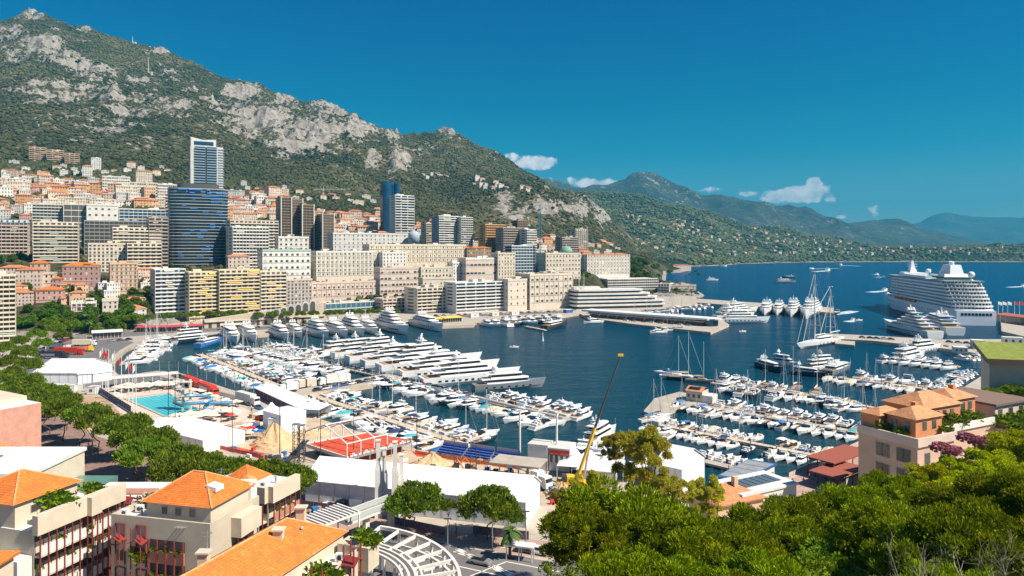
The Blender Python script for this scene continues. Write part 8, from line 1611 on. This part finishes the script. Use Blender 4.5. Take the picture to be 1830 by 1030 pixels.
# foreground: (column, top row, distance, radius, kind)
fg = [(1120, 868, 66, 8.6, 'p0'), (1045, 905, 60, 4.6, 'p1'), (1225, 912, 58, 6.0, 'p2'), (1310, 936, 60, 5.0, 'p1'), (1380, 912, 64, 6.2, 'p0'), (1455, 896, 68, 6.4, 'p2'), (1535, 872, 74, 6.2, 'p1'), (1604, 846, 78, 6.0, 'p0'), (1700, 872, 66, 6.4, 'b1'), (1785, 862, 62, 6.4, 'p2'), (1860, 850, 58, 6.0, 'p1'),
      (1130, 990, 46, 5.0, 'p1'), (1215, 1000, 44, 5.0, 'p0'), (1330, 1000, 46, 5.4, 'p2'), (1420, 950, 50, 5.6, 'b0'), (1510, 925, 54, 5.6, 'b1'), (1600, 905, 56, 5.8, 'p1'), (1690, 930, 48, 5.4, 'p2'), (1790, 900, 48, 5.8, 'p0'), (1480, 1010, 40, 4.8, 'b1'), (1600, 1000, 42, 4.8, 'b0'), (1720, 1020, 38, 4.4, 'p1'), (1820, 990, 38, 4.4, 'b2'), (1010, 985, 52, 3.6, 'b0'), (1385, 1035, 38, 4, 'p0'),
      (1662, 800, 92, 4.6, 'l'), (1710, 782, 96, 5.4, 'l'), (1768, 766, 94, 5.8, 'l'), (1828, 738, 98, 5.8, 'l'), (1790, 750, 104, 4.6, 'l'), (1735, 808, 80, 5.4, 'l'), (1800, 790, 80, 5.4, 'l'), (1672, 832, 76, 4.2, 'l'), (1848, 800, 74, 4.6, 'l')]
KN = {'p': ('pine_tree', 'bright green pine'), 'b': ('broadleaf_tree', 'dark green leafy tree'), 'l': ('lime_tree', 'yellow-green leafy tree')}
KC = {}
for x, yt, Y, r, k in fg:
    cm = PF[int(k[1])] if k[0] == 'p' else PB_[int(k[1])] if k[0] == 'b' else LIM; br = 6.6 if k[0] == 'p' else 6.4; s = r/br; X = XA(x, Y); topz = ZA(yt, Y); cz = topz-(r*.80 if k[0] == 'p' else r*1.05); zg = hillz(X, Y); zg = min(zg, cz-2); KC[k[0]] = KC.get(k[0], -1)+1
    side = 'filling the bottom centre' if x == 1120 else f"{ordn(KC[k[0]])} such crown on the slope at right"
    s *= .93; tree(KN[k[0]][0], f'{KN[k[0]][1]} on the near slope, '+side, cm, X, Y, zg, cz-zg, s, TR[int(x) % 3], 'trees on the near slope', flat=1.15 if k[0] == 'p' else 1)
for x, yt, Y, r, lb in ((1150, 750, 112, 6.2, 'tall loose yellow-green tree in front of the marina tents'), (1195, 835, 108, 4, 'loose yellow-green tree low right of the tall one'), (1048, 838, 104, 3.4, 'loose yellow-green tree at the foot of the crane boom'), (1262, 845, 100, 3.6, 'loose yellow-green tree above the old tiled roof'), (1095, 770, 114, 2.6, 'thin branch-like tree crown left of the tall loose one'), (1000, 870, 108, 1.6, 'thin sapling left of the crane base')):
    X = XA(x, Y); s = r/6.6; cz = ZA(yt, Y)-r*1.05; zg = min(hillz(X, Y), cz-4); tree('loose_tree', lb, EUC, X, Y, zg, cz-zg+r*.3, s, TR[1], 'loose trees near the marina', flat=1.2, cz=cz-zg)
for x, yt, Y, r, lb in ((1792, 694, 162, 6.5, 'leafy tree under the grass roof, left of two'), (1838, 690, 158, 7, 'leafy tree under the grass roof at the right edge'), (1786, 676, 171, 4.6, 'small round tree against the beige wall under the grass roof'), (1822, 672, 170, 5, 'larger round tree against the beige wall under the grass roof')):
    tree('broadleaf_tree', lb, PB_[1], XA(x, Y), Y, QZ, ZA(yt, Y)-r*1.05-QZ, r/6.4, TR[0], 'trees on the near slope')
for x, y, Y, lb in ((1690, 795, 88, 'pink flowering bush under the pink building, left'), (1735, 777, 96, 'pink flowering bush under the pink building, right')):
    o = bpy.data.objects.new('flowering_bush', crown('flowering_bush', c_*1.0, r_, 900, .3, .22, BOUG, 7, core=.7)); COL.objects.link(o); o.location = (XA(x, Y), Y, ZA(y+8, Y)); o.scale = (1.5, 1.2, .9); tag(o, lb, 'bush')
def bare(label, x, y, Y, h, seed):
    rn = random.Random(seed); t = thing('bare_tree', label, 'tree', (XA(x, Y), Y, ZA(y, Y)-h*.5)); m = MB()
    def grow(p, d, L, r, k):
        q = p+d*L; m.tube(p, q, r*.6, r*.36, 5 if k < 2 else 3)
        if k < 5:
            for _ in range(3 if k < 3 else 2):
                e = d+np.array([rn.gauss(0, .5), rn.gauss(0, .5), rn.gauss(.1, .35)]); e /= np.linalg.norm(e); grow(p+(q-p)*rn.uniform(.6, 1), e, L*rn.uniform(.6, .85), r*.6, k+1)
    grow(np.array((0., 0., -2.)), np.array((0, 0, 1.)), h*.42, .11, 0); m.build('branches', mat('dead_wood', (.26, .22, .17), .9), t)
bare('bare twiggy tree among the leaves in the bottom right corner', 1740, 985, 32, 6, 3); bare('bare twiggy shrub left of the bottom right corner tree', 1650, 1010, 31, 4.5, 5)
# umbrella pines of the boulevard at left
rn = random.Random(6); sp = [(128, 581), (98, 587), (66, 597), (36, 609), (112, 599), (8, 622), (78, 614), (44, 630), (14, 646), (50, 652), (22, 668), (-6, 680), (48, 682), (20, 698), (-10, 712), (60, 702), (84, 722), (52, 730), (112, 734), (146, 740), (176, 752), (206, 766), (238, 784), (266, 798), (296, 812), (326, 822), (358, 832), (392, 840), (424, 842), (458, 846), (492, 850), (526, 856), (232, 760), (284, 786), (118, 716), (92, 702), (168, 738), (312, 842), (252, 812)]
for i, (x, y) in enumerate(sp):
    r = rn.uniform(4.6, 5.8); z = 11.5; Y = F*(CH-z)/(y-HY); X = XA(x, Y); tree('umbrella_pine', f'umbrella pine, {ordn(i)} counting down the curved boulevard at left', SP[i % 3], X, Y, QZ, 9.8-QZ, r/5.4, TR[i % 3], 'umbrella pines of the boulevard', flat=1.35)
for i, (x, y, r, lb) in enumerate([(746, 892, 5.6, 'large umbrella pine left, in front of the marquee hall'), (872, 905, 6.0, 'large umbrella pine right, in front of the marquee hall'), (716, 900, 3.6, 'small pine joined to the left large pine'), (912, 915, 2.8, 'small pine joined to the right large pine'), (800, 895, 2.0, 'small leafy sapling between the two large pines')]):
    z = 9; Y = F*(CH-z)/(y-HY); tree('umbrella_pine', lb, SP[i % 3], XA(x, Y), Y, QZ, 7.4-QZ, r/5.4, TR[i % 3], 'street pines by the marquee', flat=1.35)
for i, x in enumerate([461, 488, 512, 536, 560, 588, 604, 626, 642, 662, 682, 704]): Y = P(x, 582-(x-460)*.035, 2)[1]; tree('umbrella_pine', f'small umbrella pine, {ordn(i)} from left along the north quay', SP[i % 3], XA(x, Y), Y, QZ, 6.6, .86, TR[i % 3], 'umbrella pines of the north quay', flat=1.2)
for i, (x, y) in enumerate([(238, 600), (262, 598), (285, 596), (300, 594), (322, 593), (345, 592), (372, 590), (392, 590), (412, 588), (432, 588)]): Y = P(x, y-8, 2)[1]; tree('umbrella_pine', f'quay pine, {ordn(i)} from left behind the restaurant awnings', SP[(i+1) % 3], XA(x, Y), Y, QZ, 7.4, .95 if i else 1.3, TR[i % 3], 'pines behind the restaurants', flat=1.1)
# palms
def palm_mesh(seed):
    rn = random.Random(seed); m = MB()
    for i in range(22):
        a = 2*math.pi*i/22+rn.uniform(-.1, .1); e = rn.uniform(-.2, 1.1); L = rn.uniform(2.2, 2.9); pts = []
        for k in range(6): q = k/5*L; pts.append((q*math.cos(e)*math.cos(a), q*math.cos(e)*math.sin(a), q*math.sin(e)-.28*q*q))
        wv = (-math.sin(a), math.cos(a)); vs = []
        for k, p in enumerate(pts): w_ = .42*math.sin(math.pi*(k+.6)/6.4); vs += [(p[0]-wv[0]*w_, p[1]-wv[1]*w_, p[2]-.12), p, (p[0]+wv[0]*w_, p[1]+wv[1]*w_, p[2]-.12)]
        m.add(vs, [f for k in range(5) for f in ((3*k, 3*k+1, 3*k+4, 3*k+3), (3*k+1, 3*k+2, 3*k+5, 3*k+4))])
    o = m.build('palm_crown', PALML); me = o.data; bpy.data.objects.remove(o); return me
PM = palm_mesh(1)
def palm(label, x, y, zg, h, s=1., group='palms'):
    t = thing('palm_tree', label, 'palm', (x, y, zg), x % 3, group); inst(PM, 'crown', t, (0, 0, h), 0, (s, s, s)); m = MB().path([(0, 0, -.5), (.1, 0, h*.5), (0, 0, h+.1)], [.3*s, .22*s, .2*s], 7); m.build('trunk', BARK, t)
p = W2((912, 998)); palm('small palm standing alone on the street corner', p[0], p[1], QZ, 5.2)
rn = random.Random(8)
for i, (x, y, h, z) in enumerate([(8, 455, 8, 0), (28, 452, 8, 0), (44, 453, 8, 0), (122, 462, 9, 0), (228, 470, 9, 0), (246, 480, 8, 0), (160, 600, 9, 0), (150, 585, 9, 0), (488, 420, 8, 0), (760, 492, 7, 0), (768, 490, 8, 0), (778, 490, 8, 0), (788, 492, 7, 0), (740, 505, 7, 0), (775, 510, 7, 0), (935, 505, 9, 0), (948, 478, 10, 0), (968, 560, 7, 0), (540, 575, 6, 0), (560, 560, 7, 0), (930, 548, 7, 0), (958, 548, 8, 0), (585, 560, 6, 0), (640, 545, 6, 0), (705, 545, 6, 0), (1226, 530, 7, 0), (1236, 532, 7, 0), (1215, 530, 6, 0)]):
    Y = solveY(x, y, T1, 440, 1500) or 700; X = XA(x, Y); palm(f'distant palm, {ordn(i)} of those among the city buildings', X, Y, ground(X, Y), h, 1.2, 'palms among the buildings')
# round trees in parks, gardens and on terraces
def grove(n, xs, ys, where, group, s=(.8, 1.3), lo=440, hi=1400, h=3.2, T=T1, cms=None):
    rn = random.Random(n*7+len(where)); P_ = []
    for i in range(n): P_.append((rn.uniform(*xs), rn.uniform(*(ys(0) if callable(ys) else ys))))
    for i, (x, y) in enumerate(sorted(P_)):
        Y = solveY(x, y, T, lo, hi)
        if Y is None: continue
        X = XA(x, Y); z = float(height(T, [X], [Y], 45, 300, 50)[0][0]); s_ = rn.uniform(*s); tree('garden_tree', f'dark green tree, {ordn(i)} {where}', (cms or RT)[i % 3], X, Y, z-.5, h*s_, s_, TR[i % 3], group, rn=rn)
GG = 'garden and park trees'
grove(48, (36, 245), (560, 604), 'from left in the park behind the curved road', GG, (1.0, 1.7), lo=445)
grove(34, (120, 275), (505, 560), 'from left in the villa gardens', GG, (.8, 1.5), lo=445)
grove(14, (-5, 60), (460, 540), 'from left on the crag at the left edge', GG, (.9, 1.5))
grove(16, (250, 300), (470, 560), 'from left in the gully beside the stone steps', GG, (.8, 1.4), lo=480)
grove(14, (285, 470), (462, 480), 'from left at the foot of the round tower', GG, (.8, 1.3))
grove(30, (0, 330), (335, 385), 'from left between the orange roofs', GG, (.8, 1.2), lo=700)
grove(26, (405, 700), (350, 425), 'from left between the central houses', GG, (.8, 1.2), lo=700, hi=1600)
grove(26, (560, 960), (480, 560), 'from left among the grand hotels', GG, (.6, 1.0), lo=600)
grove(36, (1052, 1190), (470, 494), 'from left in the roof garden wood above the yacht club', GG, (1.4, 2.2), lo=800, hi=1500, cms=[RT[1], RT[0], RT[2]])
grove(16, (1120, 1250), (475, 505), 'from left near the point', GG, (1.2, 2), lo=850, hi=2200)
grove(14, (970, 1060), (462, 500), 'from left in the casino gardens', GG, (.9, 1.5), lo=760)
# woods that read as one mass: the far slopes
def wood(name, T, n, px0, px1, Y0, Y1, smin, smax, seed, m, cond):
    rng = np.random.default_rng(seed); px = rng.uniform(px0, px1, n*4); Y = rng.uniform(Y0**.5, Y1**.5, n*4)**2; X = (px-CX)/F*Y; z, rk, py = height(T, X, Y, 45, 300, 50); nn = fbm(X/70, Y/70, 3, 200); ok = cond(px, py, rk, nn, z, rng) & (z > 3); X, Y, z, px = X[ok][:n], Y[ok][:n], z[ok][:n], px[ok][:n]; k = len(X)
    s = rng.uniform(smin, smax, k); v = IV[None]*s[:, None, None]*rng.uniform(.65, 1.2, (k, 12, 1))*np.array((1, 1, .85)); th = rng.uniform(0, 6.3, k); c, s_ = np.cos(th)[:, None], np.sin(th)[:, None]
    v = np.stack([v[..., 0]*c-v[..., 1]*s_+X[:, None], v[..., 0]*s_+v[..., 1]*c+Y[:, None], v[..., 2]+(z+s*.35)[:, None]], 2).reshape(-1, 3); f = (IF[None]+12*np.arange(k)[:, None, None]).reshape(-1, 3)
    o = mesh_np(name, v, f, m); tag(o, kind='stuff')
wood('mountain_wood', T1, 30000, -60, 1240, 900, 2300, 2.2, 5.2, 1, FARL, lambda px, py, rk, nn, z, rng: (rk+(rng.random(len(px))-.5)*.8 < .40) & (nn+rng.random(len(px))*.35 > .62) & (py < 470))
wood('mountain_scrub', T1, 9000, -60, 1100, 2000, 2900, 2.5, 5.5, 3, FARL, lambda px, py, rk, nn, z, rng: (rk+(rng.random(len(px))-.5)*.8 < .5) & (nn+rng.random(len(px))*.5 > .72))
wood('slope_trees', T1, 5000, -60, 1260, 640, 1150, 1.6, 3.4, 2, FARL, lambda px, py, rk, nn, z, rng: nn > .42)
wood('cape_wood', T2, 17000, 1000, 1900, 2400, 4300, 5.5, 11, 4, FARL, lambda px, py, rk, nn, z, rng: nn+rng.random(len(px))*.3 > .52)
# the boat patterns were only there to be copied
for r in PROTO.values():
    for c in list(r.children_recursive): bpy.data.objects.remove(c)
    bpy.data.objects.remove(r)
# ---------------------------------------------------------------- haze (air between the port and the far hills)
hz = MB().box(-6500, 11500, -120, 17500, -12, 1250)
hm = bpy.data.materials.new('haze_air'); hm.use_nodes = True; nt = hm.node_tree; nt.nodes.clear()
pv = N(nt, 'ShaderNodeVolumePrincipled', i_Density=7e-5, i_Anisotropy=.0); pv.inputs['Color'].default_value = (.05, .50, .80, 1)
ou = N(nt, 'ShaderNodeOutputMaterial'); nt.links.new(pv.outputs[0], ou.inputs['Volume'])
ho = hz.build('haze', hm); tag(ho, kind='stuff')
